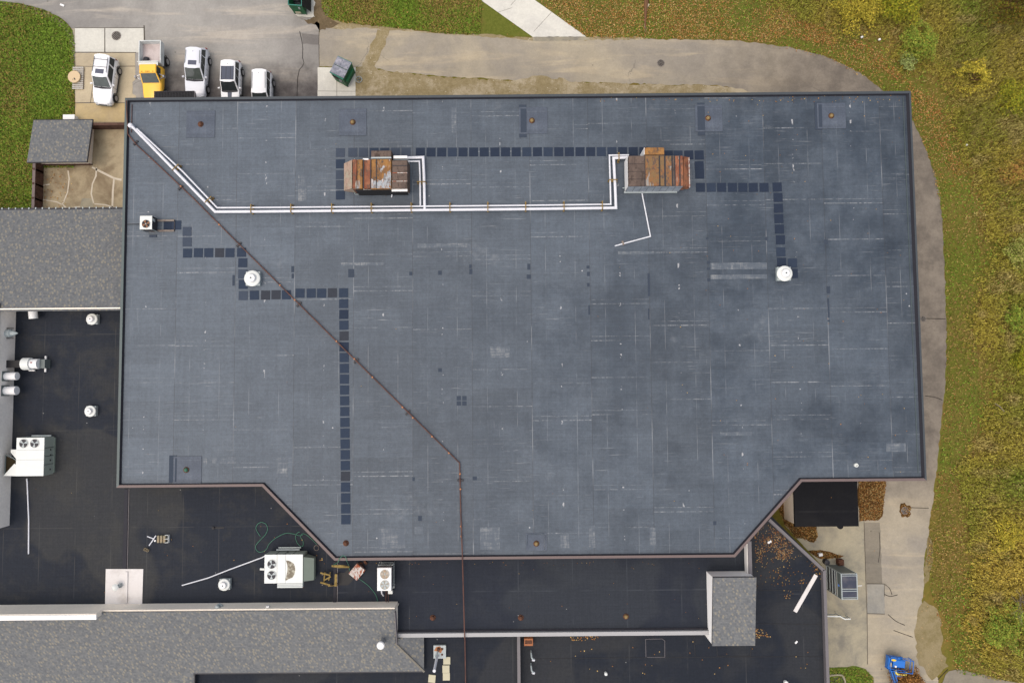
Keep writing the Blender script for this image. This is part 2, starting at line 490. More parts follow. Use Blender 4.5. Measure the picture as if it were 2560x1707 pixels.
def shingles(name):
    t = NT(name)
    X, Y, Z = t.xyz()
    row = t.math('FLOOR', t.math('DIVIDE', Y, 0.14))
    off = t.white(t.comb(row, 1.0))
    cx = t.math('FLOOR', t.math('ADD', t.math('DIVIDE', X, 0.15), t.math('MULTIPLY', off, 7.0)))
    r1 = t.white(t.comb(cx, row, 0.0))
    col = t.mix(r1, obs(106, 109, 112), obs(124, 126, 126))
    vo = t.voro(t.comb(t.math('ADD', X, t.math('MULTIPLY', Y, 0.25)), t.math('MULTIPLY', Y, 0.72)), 3.9, dims='2D')
    dot = t.math('MULTIPLY', t.math('SUBTRACT', 1.0, t.step(vo[0], 0.20, 0.42)), t.step(t.white(vo[1]), 0.25, 0.85))
    col = t.mix(t.math('MULTIPLY', dot, 0.62), col, obs(158, 151, 132))
    fy = t.math('FRACT', t.math('DIVIDE', Y, 0.14))
    col = t.gain(col, t.ramp(t.step(fy, 0.0, 0.3), 0.88, 1.04))
    col = t.gain(col, t.ramp(t.noise(sc=0.35, det=4.0), 0.95, 1.05))
    col = t.gain(col, t.ramp(t.noise(sc=12, det=2.0), 0.85, 1.15))
    return t.fin(col, 0.9, 0.15)

def asphalt(name, c1, c2, c3, zone=None, cracks=0.35):
    t = NT(name)
    a = t.noise(sc=0.10, det=6.0, rough=0.62, dist=0.4)
    b = t.noise(t.scale(t.obj(), 0.09, 0.75, 1.0), 1.0, 5.0, 0.6, 0.5)
    d = t.noise(sc=0.5, det=6.0, rough=0.7)
    col = t.mix(t.step(a, 0.38, 0.64), c1, c2)
    col = t.mix(t.math('MULTIPLY', t.step(b, 0.5, 0.68), 0.7), col, c3)
    if zone: col = t.mix(zone(t, a, d), col, t.mix(t.step(d, 0.35, 0.65), *zone.cols))
    col = t.gain(col, t.ramp(d, 0.76, 1.24))
    col = t.gain(col, t.ramp(t.noise(sc=1.8, det=6.0, rough=0.85, dist=0.6), 0.82, 1.18))
    col = t.gain(col, t.ramp(t.noise(sc=5.0, det=5.0, rough=0.9), 0.74, 1.26))
    vo = t.voro(sc=0.8)
    sp = t.math('MULTIPLY', t.math('LESS_THAN', vo[0], 0.06), t.math('GREATER_THAN', t.white(vo[1]), 0.75))
    col = t.mix(t.math('MULTIPLY', sp, 0.5), col, (0.07, 0.06, 0.05))
    cr = t.voro(t.comb(t.math('ADD', t.xyz()[0], t.math('MULTIPLY', d, 1.6)), t.math('ADD', t.xyz()[1], t.math('MULTIPLY', a, 1.2))), 0.16, 'DISTANCE_TO_EDGE')
    ck = t.math('MULTIPLY', t.math('LESS_THAN', cr[0], 0.004), t.step(t.noise(sc=0.12, det=2), 0.58, 0.64))
    col = t.mix(t.math('MULTIPLY', ck, cracks), col, (0.05, 0.045, 0.04))
    t.bump(t.noise(sc=9.0, det=4.0, rough=0.8), 0.15, 0.02)
    return t.fin(col, 0.88, 0.2)

def concrete(name, c1, c2, joint=None, crack=0.0):
    t = NT(name)
    a = t.noise(sc=0.35, det=6.0, rough=0.65, dist=0.4)
    col = t.mix(t.step(a, 0.4, 0.68), c1, c2)
    col = t.gain(col, t.ramp(t.noise(sc=1.4, det=7.0, rough=0.8), 0.76, 1.22))
    col = t.gain(col, t.ramp(t.noise(sc=5.0, det=4.0, rough=0.9), 0.82, 1.18))
    vo = t.voro(sc=1.2)
    sp = t.math('MULTIPLY', t.math('LESS_THAN', vo[0], 0.05), t.math('GREATER_THAN', t.white(vo[1]), 0.8))
    col = t.mix(t.math('MULTIPLY', sp, 0.5), col, (0.08, 0.07, 0.06))
    return t.fin(col, 0.88, 0.2)

def grassy(name, g1, g2, dry, leaf, dry_k=0.5, leaf_k=0.1, dry_lo=0.5):
    t = NT(name)
    a = t.noise(sc=0.16, det=6.0, rough=0.65, dist=0.5)
    b = t.noise(sc=2.6, det=6.0, rough=0.9)
    c = t.noise(sc=0.9, det=6.0, rough=0.85)
    col = t.mix(t.step(b, 0.3, 0.72), g1, g2)
    col = t.mix(t.math('MULTIPLY', t.step(t.math('ADD', t.math('MULTIPLY', a, 0.6), t.math('MULTIPLY', c, 0.4)), dry_lo, dry_lo + 0.14), dry_k), col, dry)
    lf = t.voro(sc=4.0)
    lk = t.math('MULTIPLY', t.math('LESS_THAN', lf[0], 0.25), t.math('GREATER_THAN', t.math('ADD', t.white(lf[1]), t.math('MULTIPLY', t.math('SUBTRACT', a, 0.5), 1.2)), 1.0 - leaf_k))
    col = t.mix(t.math('MULTIPLY', lk, 0.75), col, leaf)
    col = t.gain(col, t.ramp(t.noise(sc=14.0, det=3.0, rough=0.8), 0.7, 1.3))
    t.bump(b, 0.5, 0.06)
    return t.fin(col, 0.95, 0.08)

MAIN_X0 = P(439.7, 762, 6.5).x
M_main = roof_membrane('main_membrane', obs(50, 62, 75), obs(102, 112, 122), MAIN_X0, 0.0)
M_sump = roof_membrane('sump_membrane', obs(54, 65, 80), obs(100, 109, 122), MAIN_X0, 0.0, seam=0.3)
def scuffed(name):
    t = NT(name)
    a = t.noise(t.scale(t.obj(), 5.0, 0.7, 1.0), 1.0, 5.0, 0.75)
    c = t.noise(t.scale(t.obj(), 0.7, 6.0, 1.0), 1.0, 5.0, 0.75)
    d = t.noise(sc=0.8, det=6.0, rough=0.75)
    k = t.math('MULTIPLY', t.step(t.math('ADD', t.math('MULTIPLY', a, 0.5), t.math('MULTIPLY', c, 0.5)), 0.42, 0.66), t.step(d, 0.36, 0.66))
    col = t.mix(t.math('MULTIPLY', k, 0.8), obs(88, 98, 109), obs(170, 172, 170))
    return t.fin(t.gain(col, t.ramp(t.noise(sc=5.0, det=4.0, rough=0.9), 0.8, 1.2)), 0.6, 0.35)
M_scuff = scuffed('dusty_scuff')
M_low = black_roof('black_membrane', obs(42, 47, 56), obs(66, 66, 64), P(155, 900, 4.2).x, 0.0)
M_strip = black_roof('strip_membrane', obs(44, 49, 59), obs(58, 62, 67), P(155, 900, 4.2).x, 0.7, 4.6, 0.4)
M_lowest = black_roof('lowest_membrane', obs(38, 43, 52), obs(58, 59, 60), P(1500, 1600, 3.0).x, 1.5, 5.0, 0.4)
M_shed_roof = black_roof('shelter_membrane', obs(22, 23, 27), obs(34, 34, 35), 1.0, 0.3, 9.0, 0.3)
M_shingle = shingles('shingle_tabs')
M_cap_dark = plain('slate_metal_cap', obs(66, 73, 78), 0.45, 0.4)
M_cap_teal = plain('teal_metal_cap', obs(84, 98, 98), 0.45, 0.4)
M_cap_brown = plain('brown_metal_cap', obs(116, 100, 97), 0.5, 0.35)
M_cap_grey = plain('grey_metal_cap', obs(118, 114, 116), 0.5, 0.35)
M_cap_white = plain('pale_metal_cap', obs(178, 178, 178), 0.5, 0.35, var=0.06)
M_flash = plain('dark_flashing', obs(50, 50, 57), 0.7, 0.2)
M_wall = plain('beige_wall', (.84, .77, .66), 0.85, 0.15, sc=0.6)
M_wall_grey = plain('warm_grey_wall', (.82, .77, .70), 0.85, 0.15, sc=0.5)
M_wall_white = plain('white_wall', (.92, .91, .88), 0.8, 0.2, var=0.05)
M_brick = plain('brown_brick', obs(120, 92, 80), 0.9, 0.1, sc=3.0)
M_gravelwhite = plain('white_paint', (0.69, 0.69, 0.68), 0.5, 0.3, var=0.05)
M_offwhite = plain('offwhite_paint', (0.60, 0.62, 0.59), 0.5, 0.3, var=0.06)
M_sage = plain('sage_panel', obs(140, 152, 140), 0.6, 0.3, var=0.06)
M_sage_dark = plain('sage_side_panel', obs(168, 178, 166), 0.6, 0.3, var=0.08)
M_galv = plain('galvanised', obs(176, 186, 186), 0.4, 0.5, var=0.1)
M_galv_dark = plain('grey_steel', obs(110, 120, 118), 0.5, 0.4)
M_black = plain('black_metal', (0.015, 0.015, 0.016), 0.6, 0.3)
M_rubber = plain('tyre_rubber', (0.018, 0.018, 0.018), 0.85, 0.2)
M_wood = plain('weathered_wood', obs(160, 138, 84), 0.9, 0.1, c2=obs(120, 100, 58), sc=3)
M_wood_old = plain('grey_wood', obs(150, 140, 130), 0.9, 0.1, c2=obs(120, 105, 98), sc=3)
M_wood_clamp = plain('yellow_wood', obs(164, 138, 84), 0.85, 0.1, c2=obs(116, 94, 60), sc=4)
M_brown = plain('brown_boards', obs(104, 80, 70), 0.9, 0.1, c2=obs(76, 58, 52), sc=2)
M_gas = plain('rust_brown_pipe', obs(112, 80, 70), 0.7, 0.2, c2=obs(84, 62, 58), sc=1.2)
M_rust_cap = plain('orange_fitting', obs(186, 130, 92), 0.8, 0.15)
M_brass = plain('brass_dome', obs(150, 126, 80), 0.6, 0.35, c2=obs(104, 82, 52), sc=6)
M_drain_iron = plain('rusty_iron', obs(112, 76, 58), 0.85, 0.2, c2=obs(62, 44, 36), sc=5)
M_iron = plain('cast_iron', obs(150, 144, 136), 0.7, 0.3, c2=obs(124, 116, 108), sc=5)
M_pipe_white = plain('white_pipe_jacket', (0.58, 0.59, 0.62), 0.5, 0.3, var=0.12, sc=1.1)
M_pad = plain('pad_rubber', obs(54, 65, 82), 0.85, 0.15, var=0.12, sc=3)
M_pad_b = plain('pad_rubber_dark', obs(46, 56, 73), 0.85, 0.15, var=0.12, sc=3)
M_pad_c = plain('pad_rubber_brown', obs(62, 66, 74), 0.85, 0.15, var=0.14, sc=3)
M_pad_d = plain('pad_rubber_dusty', obs(72, 81, 95), 0.85, 0.15, var=0.12, sc=3)
M_paver = plain('cream_paver', obs(206, 200, 172), 0.85, 0.15, var=0.08, sc=2)
M_block = plain('concrete_block', obs(166, 150, 124), 0.95, 0.1, c2=obs(140, 138, 118), sc=4)
M_hose = plain('green_hose', obs(66, 128, 104), 0.5, 0.3)
M_cardboard = plain('brown_card', obs(178, 118, 84), 0.9, 0.1)
M_white_membrane = plain('white_membrane', obs(236, 232, 228), 0.7, 0.2, c2=obs(210, 204, 198), sc=0.9, lo=0.5, hi=0.8, var=0.06)
M_rust_a = rusty('rust_orange_panels', obs(168, 122, 68), obs(136, 98, 62), obs(92, 80, 70), obs(184, 190, 194), bright=0.62)
M_rust_b = rusty('rust_patchy_panels', obs(134, 108, 74), obs(148, 104, 66), obs(98, 84, 76), obs(158, 156, 150), bright=0.62)
M_rust_brown = rusty('rust_brown_panels', obs(112, 96, 86), obs(98, 84, 76), obs(78, 66, 58), obs(140, 134, 126), bright=0.72)
M_rust_red = rusty('rust_red_panels', obs(162, 108, 78), obs(136, 82, 60), obs(104, 82, 68), obs(182, 176, 162), bright=0.62)
M_rust_hood = rusty('rust_faded_hood', obs(176, 150, 134), obs(164, 160, 140), obs(150, 128, 112), obs(180, 178, 168), bright=0.66)
M_rust_white = rusty('rust_white_panel', obs(214, 208, 200), obs(168, 92, 62), obs(150, 84, 58), obs(230, 230, 226), lo=0.48, hi=0.56, sc=3.0, bright=0.6)
M_aluminium = plain('aluminium_sides', obs(176, 184, 192), 0.4, 0.5, c2=obs(140, 148, 160), sc=2)
M_glass = glass_dark('dark_glass')
M_glass_green = glass_dark('windscreen_glass', (0.05, 0.06, 0.055))
M_car_white = paint('white_car_paint', (0.73, 0.74, 0.75))
M_car_silver = paint('silver_white_car_paint', (0.62, 0.64, 0.68))
M_yellow = paint('yellow_truck_paint', obs(255, 196, 62, 1.2))
M_chrome = plain('chrome', obs(190, 192, 196), 0.25, 0.5, metal=0.6)
M_trim = plain('dark_trim', (0.03, 0.03, 0.035), 0.55, 0.3)
M_sunroof = plain('sunroof_glass', obs(82, 86, 104), 0.2, 0.5, var=0.05)
M_vinyl = plain('grey_roof_vinyl', obs(84, 90, 106), 0.5, 0.35, var=0.06)
M_bedfloor = plain('scuffed_bed_floor', obs(216, 204, 200), 0.8, 0.2, c2=obs(190, 176, 172), sc=1.0)
M_bedwall = plain('white_bed_wall', obs(238, 242, 238), 0.5, 0.3, c2=obs(208, 216, 214), sc=1.2)
M_amber = plain('amber_lens', obs(196, 120, 30), 0.3, 0.4)
M_redlens = plain('red_lens', obs(140, 24, 24), 0.3, 0.4)
M_clearlens = plain('clear_lens', obs(206, 210, 212), 0.2, 0.5)
M_green_steel = plain('green_steel', obs(46, 116, 76), 0.55, 0.3, c2=obs(36, 96, 62), sc=1.5)
M_green_rim = plain('green_rim', obs(64, 136, 122), 0.5, 0.3)
M_lid = plain('grey_plastic_lid', obs(134, 138, 150), 0.5, 0.35, c2=obs(172, 172, 182), sc=2.5)
M_lid_black = plain('black_plastic_lid', obs(34, 36, 42), 0.5, 0.35)
M_blue = paint('blue_lift_paint', obs(10, 104, 190, 1.1))
M_blue_pale = plain('pale_blue_panel', obs(110, 158, 240), 0.5, 0.3)
M_yellowtape = plain('yellow_padding', obs(250, 232, 120), 0.6, 0.2, var=0.05)
M_sticker = plain('yellow_sticker', obs(250, 216, 60), 0.5, 0.3, var=0.04)
M_reel = plain('tan_reel_top', obs(222, 198, 160), 0.85, 0.15, var=0.05)
M_pallet = plain('pale_pallet_boards', obs(204, 200, 190), 0.9, 0.1, var=0.12, sc=4)
M_mesh_dark = plain('dark_screen_panel', obs(52, 58, 76), 0.35, 0.4, c2=obs(84, 84, 92), sc=1.4, var=0.1)
M_nest = plain('grey_stain', obs(136, 128, 112), 0.9, 0.1, c2=obs(186, 182, 164), sc=4, lo=0.45, hi=0.6)

M_ground = grassy('rough_ground', obs(124, 116, 52), obs(98, 98, 38), obs(134, 110, 60), obs(150, 118, 66), 0.7, 0.22, 0.44)
M_lawn = grassy('green_lawn', obs(112, 128, 58), obs(86, 104, 40), obs(128, 120, 72), obs(150, 130, 84), 0.6, 0.06, 0.48)
M_lawn2 = grassy('olive_lawn', obs(118, 122, 54), obs(88, 98, 36), obs(128, 108, 60), obs(170, 126, 74), 0.6, 0.22, 0.46)
M_dirt = grassy('dry_dirt', obs(166, 152, 118), obs(138, 124, 88), obs(198, 186, 160), obs(196, 186, 160), 0.8, 0.18, 0.46)
M_dirt_dark = grassy('dark_dirt', obs(116, 100, 78), obs(96, 84, 62), obs(138, 122, 94), obs(160, 140, 110), 0.6, 0.1, 0.46)
M_litter = grassy('leafy_verge', obs(120, 118, 52), obs(96, 104, 38), obs(132, 114, 62), obs(156, 122, 68), 0.55, 0.1, 0.48)
M_mulch = grassy('brown_leaf_mulch', obs(92, 68, 34), obs(62, 48, 26), obs(112, 80, 44), obs(140, 98, 52), 0.6, 0.4, 0.45)
def bay_zone(t, a, d):      # oil-darkened parking bays
    X, Y, Z = t.xyz(); w = t.math('MULTIPLY', t.math('SUBTRACT', t.noise(sc=0.25, det=4.0), 0.5), 5.0)
    return t.math('MULTIPLY', t.step(t.math('ADD', Y, w), 30.5, 27.0), t.step(X, -35.5, -33.0))
bay_zone.cols = (obs(82, 78, 77), obs(106, 102, 100))
def grey_zone(t, a, d):     # the newer greyer surfacing round the bend
    X, Y, Z = t.xyz(); w = t.math('MULTIPLY', t.math('SUBTRACT', t.noise(sc=0.15, det=4.0), 0.5), 8.0)
    return t.math('MULTIPLY', t.step(t.math('ADD', X, w), 14.0, 32.0), t.step(t.math('ADD', Y, w), -16.0, -6.0))
grey_zone.cols = (obs(122, 114, 104), obs(142, 133, 120))
M_asphalt = asphalt('grey_asphalt', obs(172, 169, 162), obs(146, 143, 138), obs(198, 189, 174), bay_zone)
M_asphalt_dark = asphalt('worn_asphalt', obs(140, 136, 128), obs(124, 120, 116), obs(150, 146, 138))
M_drive = asphalt('tan_drive', obs(180, 170, 148), obs(158, 151, 138), obs(198, 184, 156), grey_zone)
M_drive_grey = asphalt('grey_brown_drive', obs(146, 138, 122), obs(130, 124, 112), obs(156, 148, 130))
M_patch = concrete('grey_patch', obs(164, 160, 148), obs(148, 146, 138))
M_slab = concrete('pale_concrete', obs(222, 220, 208), obs(206, 204, 194))
M_walk = concrete('white_concrete', obs(230, 228, 216), obs(220, 218, 208))
M_tan = concrete('tan_concrete', obs(204, 190, 160), obs(184, 170, 144))
M_ochre = concrete('ochre_concrete', obs(204, 182, 134), obs(186, 168, 132))
M_yard = concrete('stained_yard', obs(182, 168, 138), obs(138, 122, 98))
M_se = concrete('weathered_concrete', obs(176, 168, 144), obs(138, 134, 122))
M_shoulder = grassy('worn_shoulder', obs(148, 134, 98), obs(122, 112, 74), obs(162, 148, 116), obs(176, 150, 110), 0.7, 0.1, 0.44)
M_joint = plain('joint_dirt', obs(96, 90, 80), 0.9, 0.1)
M_sealant = plain('white_sealant', obs(214, 204, 184), 0.8, 0.15)
M_crack = plain('crack_black', obs(52, 48, 46), 0.9, 0.1)
def leaf_mat():
    t = NT('leaf_surface')
    n = t.t.nodes.new('ShaderNodeAttribute'); n.attribute_name = 'leaf_colour'
    return t.fin(n.outputs['Color'], 0.8, 0.15)
M_leaf = leaf_mat()
M_bark = plain('grey_bark', obs(150, 138, 116), 0.9, 0.1, sc=6)
M_bark_brown = plain('brown_bark', obs(124, 92, 68), 0.9, 0.1, sc=6)

# ------------------------------------------------------------------ ground, roads, pavements
g = MB(); g.sheet([(-400, -400), (400, -400), (400, 400), (-400, 400)], 0.0)
setting('ground', g, M_ground)
def flat(name, pts, lvl, m, jit=2.0, seed=1, step=10):
    z = 0.004 * lvl
    b = MB(); b.sheet(rough_poly(pts, z, jit, step, seed), z); return setting(name, b, m)
LAWN_EDGE = [(0, 4), (54, 11), (109, 25), (145, 42), (168, 61), (182, 78), (187, 110), (187, 300)]
flat('lawn', [(-300, -300), (-40, -12), *LAWN_EDGE, (187, 420), (90, 420), (90, 523), (-300, 540)], 1, M_lawn, 1.5)
flat('lawn', [(806, -200), (803, 20), (812, 40), (850, 54), (940, 64), (1060, 77), (1120, 84), (1340, 94), (1600, 98), (1830, 100), (1930, 110), (1990, 60), (1900, -30), (1700, -200)], 1, M_lawn2, 3)
flat('verge', [(1860, -120), (1900, 40), (1930, 112), (2060, 138), (2165, 188), (2205, 225), (2270, 290), (2330, 420), (2350, 540), (2362, 760), (2360, 980), (2340, 1180), (2420, 1200), (2450, 1000), (2440, 800), (2450, 600), (2420, 400), (2350, 280), (2260, 170), (2150, 90), (2040, 30), (1980, -120)], 2, M_litter, 6, 3)
flat('dirt_edge', [(0, 4), (54, 11), (109, 25), (145, 42), (168, 61), (182, 78), (187, 110), (188, 172), (180, 172), (176, 124), (168, 92), (150, 66), (120, 46), (60, 24), (0, 14)], 2, M_dirt, 2.5, 41, 6)
flat('dirt_edge', [(795, -40), (785, 60), (800, 72), (1010, 88), (1300, 102), (1470, 104), (1620, 104), (1620, 94), (1290, 92), (1110, 82), (960, 66), (860, 56), (822, 44), (812, -40)], 3, M_dirt, 4, 4)
flat('parking_lot', [(-300, -300), (-40, -13), *[(x + 2, y) for x, y in LAWN_EDGE[:-1]], (188, 75), (188, 340), (800, 340), (798, 66), (790, 40), (788, -40), (800, -300)], 2, M_asphalt, 1.2, 5)
DRIVE_N = [(798, 68), (850, 74), (900, 70), (945, 72), (960, 80), (990, 76), (1090, 84), (1180, 90), (1280, 97), (1335, 102), (1480, 101), (1600, 99), (1720, 99), (1830, 101), (1930, 112), (2000, 124), (2060, 140), (2112, 163), (2165, 192), (2208, 228), (2250, 264), (2284, 304), (2306, 350), (2326, 402), (2338, 436), (2349, 482), (2356, 560), (2361, 650), (2365, 760), (2366, 860), (2364, 960), (2356, 1014), (2349, 1100), (2340, 1180), (2331, 1262), (2319, 1345), (2311, 1402), (2308, 1482), (2300, 1530), (2294, 1562), (2300, 1620), (2340, 1680), (2360, 1760), (2060, 1800), (2060, 1205), (2170, 1180), (2170, 320), (2150, 300), (1900, 240), (1800, 214), (1640, 211), (1430, 206), (1280, 201), (1090, 190), (980, 180), (940, 172), (900, 168), (798, 166)]
flat('driveway', DRIVE_N, 4, M_drive, 2.2, 7, 9)
flat('dirt_strip', [(944, 74), (974, 76), (965, 110), (950, 140), (936, 166), (946, 176), (1090, 192), (1280, 202), (1320, 196), (1330, 190), (1370, 192), (1380, 198), (1410, 196), (1430, 206), (1640, 212), (1800, 214), (1850, 222), (1950, 252), (1950, 330), (890, 330), (888, 172), (905, 166), (924, 124)], 6, M_dirt, 3, 9, 9)
flat('sidewalk', [(1010, -136), (1145, -136), (1336, 0), (1465, 92), (1332, 93), (1201, 0)], 7, M_walk, 0)
flat('sidewalk_kerb', [(1332, 93), (1465, 92), (1478, 101), (1332, 103)], 7, M_se, 1)
def strip(name, pts, w, lvl, m):
    """thin painted or cut line along pixels"""
    z = 0.004 * lvl; q = [Vector(P2(*p, z)) for p in pts]; b = MB()
    L, R = [], []
    for i in range(len(q)):
        d = (q[min(i + 1, len(q) - 1)] - q[max(i - 1, 0)]).normalized(); nrm = Vector((-d.y, d.x))
        ww = w * (0.8 + 0.4 * random.random()) * 0.5
        L.append(q[i] + nrm * ww); R.append(q[i] - nrm * ww)
    b.v = [(p.x, p.y, z) for p in L + R]; n = len(q)
    b.f = [(i, n + i, n + i + 1, i + 1) for i in range(n - 1)]
    return setting(name, b, m)
strip('pavement_joint', [(1280, 20), (1246, 31)], 0.03, 8, M_joint)
strip('pavement_joint', [(1379, 31), (1334, 80)], 0.03, 8, M_joint)
strip('pavement_joint', [(1290, -1), (1277, 14)], 0.03, 8, M_joint)
flat('concrete_apron', [(187, 71), (361, 71), (361, 132), (187, 132)], 7, M_slab, 0)
strip('pavement_joint', [(262, 71), (262, 131)], 0.10, 8, M_joint)
strip('pavement_joint', [(187, 131), (340, 132)], 0.08, 8, M_joint)
strip('pavement_joint', [(187, 70), (360, 70)], 0.06, 8, M_joint)
strip('pavement_joint', [(360, 64), (361, 110)], 0.10, 8, M_joint)
flat('concrete_apron', [(188, 133), (338, 133), (338, 200), (331, 206), (331, 235), (340, 240), (340, 258), (188, 258)], 7, M_tan, 0.6)
flat('concrete_apron', [(188, 259), (350, 258), (350, 330), (188, 330)], 7, M_ochre, 0.6)
strip('pavement_joint', [(188, 166), (250, 167), (338, 166)], 0.06, 8, M_joint)
strip('pavement_joint', [(188, 258), (224, 257), (340, 258)], 0.06, 8, M_joint)
strip('pavement_joint', [(246, 133), (242, 170), (236, 200), (231, 220), (226, 258)], 0.05, 8, M_crack)
flat('kerb_strip', [(179, 72), (186, 72), (188, 120), (188, 172), (180, 172), (178, 120)], 8, M_se, 0.8)
flat('concrete_pad', [(794, 169), (889, 169), (889, 335), (794, 335)], 7, M_walk, 0.4)
strip('pavement_joint', [(842, 200), (842, 330)], 0.04, 8, M_joint)
strip('pavement_joint', [(795, 228), (888, 229)], 0.03, 8, M_joint)
flat('concrete_pad', [(724, -40), (790, -40), (788, 45), (745, 42), (738, 36)], 7, M_slab, 1)
flat('dirt_patch', [(786, -20), (788, 44), (770, 48), (752, 48), (766, 56), (786, 62), (800, 76), (830, 70), (850, 58), (822, 44), (812, 20), (812, -20)], 8, M_dirt_dark, 4, 12, 6)
strip('pavement_crack', [(749, 79), (754, 100), (757, 122), (756, 144), (760, 158), (756, 166), (748, 175), (744, 195), (743, 225), (742, 250)], 0.05, 8, M_crack)
strip('pavement_joint', [(798, 66), (797, 110), (798, 165)], 0.05, 8, M_joint)
flat('driveway_patch', [(754, 84), (797, 88), (797, 112), (757, 110)], 5, M_asphalt_dark, 1)
flat('driveway_pad', [(783, 62), (792, 54), (799, 60), (799, 78), (786, 80)], 8, M_asphalt, 1)
flat('yard', [(82, 305), (350, 305), (350, 560), (82, 560)], 9, M_yard, 0)
for pts, w in (([(170, 427), (173, 447), (169, 480), (160, 503), (156, 511), (166, 521)], 0.12), ([(104, 499), (124, 502), (142, 505), (156, 512)], 0.10), ([(241, 419), (240, 440), (231, 460), (228, 485), (234, 508)], 0.14), ([(241, 424), (265, 436), (285, 446), (304, 450)], 0.18), ([(285, 448), (282, 480), (281, 518)], 0.17), ([(105, 464), (124, 461)], 0.12), ([(236, 510), (262, 512), (290, 520)], 0.1), ([(180, 520), (200, 517)], 0.14), ([(230, 418), (241, 424)], 0.16)):
    strip('crack_sealant', pts, w, 11, M_sealant)
flat('yard_patch', [(205, 496), (232, 497), (234, 518), (200, 520)], 10, M_se, 1.5)
# south-east paving
flat('concrete_paving', [(1960, 1310), (2158, 1296), (2168, 1530), (2168, 1665), (2068, 1665), (2060, 1420)], 6, M_se, 0.5)
flat('leaf_bed', [(1930, 1235), (2010, 1235), (2042, 1320), (2045, 1340), (2035, 1356), (1990, 1345), (1960, 1310)], 7, M_mulch, 4, 15)
flat('leaf_bed', [(2146, 1190), (2216, 1190), (2210, 1255), (2206, 1290), (2196, 1300), (2148, 1302), (2144, 1260)], 7, M_mulch, 3, 16)
flat('asphalt_patch', [(2161, 1306), (2200, 1306), (2206, 1460), (2166, 1460)], 7, M_drive_grey, 1)
flat('concrete_patch', [(2168, 1460), (2210, 1459), (2212, 1533), (2168, 1534)], 8, M_patch, 0.5)
flat('leaf_bed', [(2020, 1376), (2050, 1374), (2110, 1388), (2100, 1394), (2050, 1396)], 8, M_mulch, 2, 17)
for pts in ([(2168, 1458), (2211, 1459), (2211, 1490)], [(2168, 1533), (2212, 1534)], [(2160, 1296), (2165, 1460), (2168, 1540), (2169, 1660)]):
    strip('pavement_joint', pts, 0.06, 10, M_joint)
for pts in ([(2312, 989), (2338, 993), (2356, 1000)], [(2306, 796), (2364, 797)], [(2270, 1268), (2322, 1270)], [(2211, 1485), (2226, 1490), (2244, 1486)], [(2212, 1460), (2224, 1470), (2230, 1486)], [(2220, 1535), (2240, 1552), (2262, 1562)], [(2234, 1575), (2262, 1585), (2282, 1592)], [(2198, 1330), (2200, 1370), (2196, 1405)], [(2290, 1665), (2296, 1690), (2310, 1706)], [(2345, 1698), (2362, 1680), (2370, 1672)]):
    strip('pavement_crack', smooth_path(pts, 3), 0.05, 10, M_crack)
flat('asphalt_spur', [(2345, 1720), (2358, 1702), (2364, 1685), (2372, 1677), (2390, 1673), (2430, 1680), (2480, 1692), (2520, 1702), (2600, 1720), (2600, 1800), (2345, 1800)], 9, M_drive_grey, 2, 21)
flat('gravel_shoulder', [(2295, 1525), (2310, 1500), (2322, 1510), (2346, 1530), (2354, 1580), (2352, 1620), (2372, 1664), (2330, 1700), (2290, 1640), (2288, 1570)], 7, M_shoulder, 5, 22)
flat('gravel_shoulder', [(2313, 1400), (2322, 1340), (2332, 1360), (2328, 1420), (2322, 1450), (2311, 1460)], 7, M_shoulder, 4, 23)
flat('grass_island', [(2055, 1668), (2140, 1664), (2165, 1672), (2182, 1690), (2190, 1740), (2055, 1760)], 9, M_lawn, 2, 24)
b = MB(); kp = smooth_path([P(2072, 1688, .1), P(2100, 1686, .1), P(2110, 1694, .1), (P(2113, 1712, .1)), P(2113, 1760, .1)], 4)
b.tube(kp, 0.09, 6); setting('kerb', b, M_se)
flat('island_paving', [(2070, 1689), (2101, 1688), (2110, 1696), (2112, 1740), (2070, 1740)], 10, M_asphalt, 0.5)
# ------------------------------------------------------------------ buildings
ZM, ZC, ZL, ZG, ZS = 6.5, 6.74, 4.2, 3.1, 4.2
Z3 = lambda p, z: Vector((p[0], p[1], z))
# world outline of the great roof, from its corners at cap height
_nw, _ne, _se, _sw = P(313, 245, ZC), P(2276, 228, ZC), P(2318, 1200, ZC), P(290, 1220, ZC)
XW, XE = (_nw.x + _sw.x) / 2, (_ne.x + _se.x) / 2
YN, YS = (_nw.y + _ne.y) / 2, (_se.y + _sw.y) / 2
_a, _b, _c, _d = P(655, 1217.5, ZC), P(836, 1400, ZC), P(1838, 1393, ZC), P(2005, 1202, ZC)
YS2 = (_b.y + _c.y) / 2
HALL = [(XW, YN), (XW, YS), (_a.x, YS), (_b.x, YS2), (_c.x, YS2), (_d.x, YS), (XE, YS), (XE, YN)]
def inset(poly, d):
    n = len(poly); out = []
    area = sum(poly[i][0] * poly[(i + 1) % n][1] - poly[(i + 1) % n][0] * poly[i][1] for i in range(n))
    s = 1 if area > 0 else -1
    for i in range(n):
        p0, p1, p2 = Vector(poly[i - 1]), Vector(poly[i]), Vector(poly[(i + 1) % n])
        e1, e2 = (p1 - p0).normalized(), (p2 - p1).normalized()
        n1, n2 = Vector((-e1.y, e1.x)) * s, Vector((-e2.y, e2.x)) * s
        bis = (n1 + n2); bis = bis / max(1e-6, bis.length_squared) * 2
        q = p1 + bis * d; out.append((q.x, q.y))
    return out
hall = thing('main_hall', (0, 0, 0), 'large hall with a vast weathered dark grey flat roof and low metal-capped parapets', 'building')
b = MB(); b.prism(inset(HALL, 0.12), -0.2, ZM - 0.02); build('wall', b, M_brick, hall)
b = MB(); b.sheet(inset(HALL, 0.25), ZM); build('roof', b, M_main, hall)
inn = inset(HALL, 0.30)
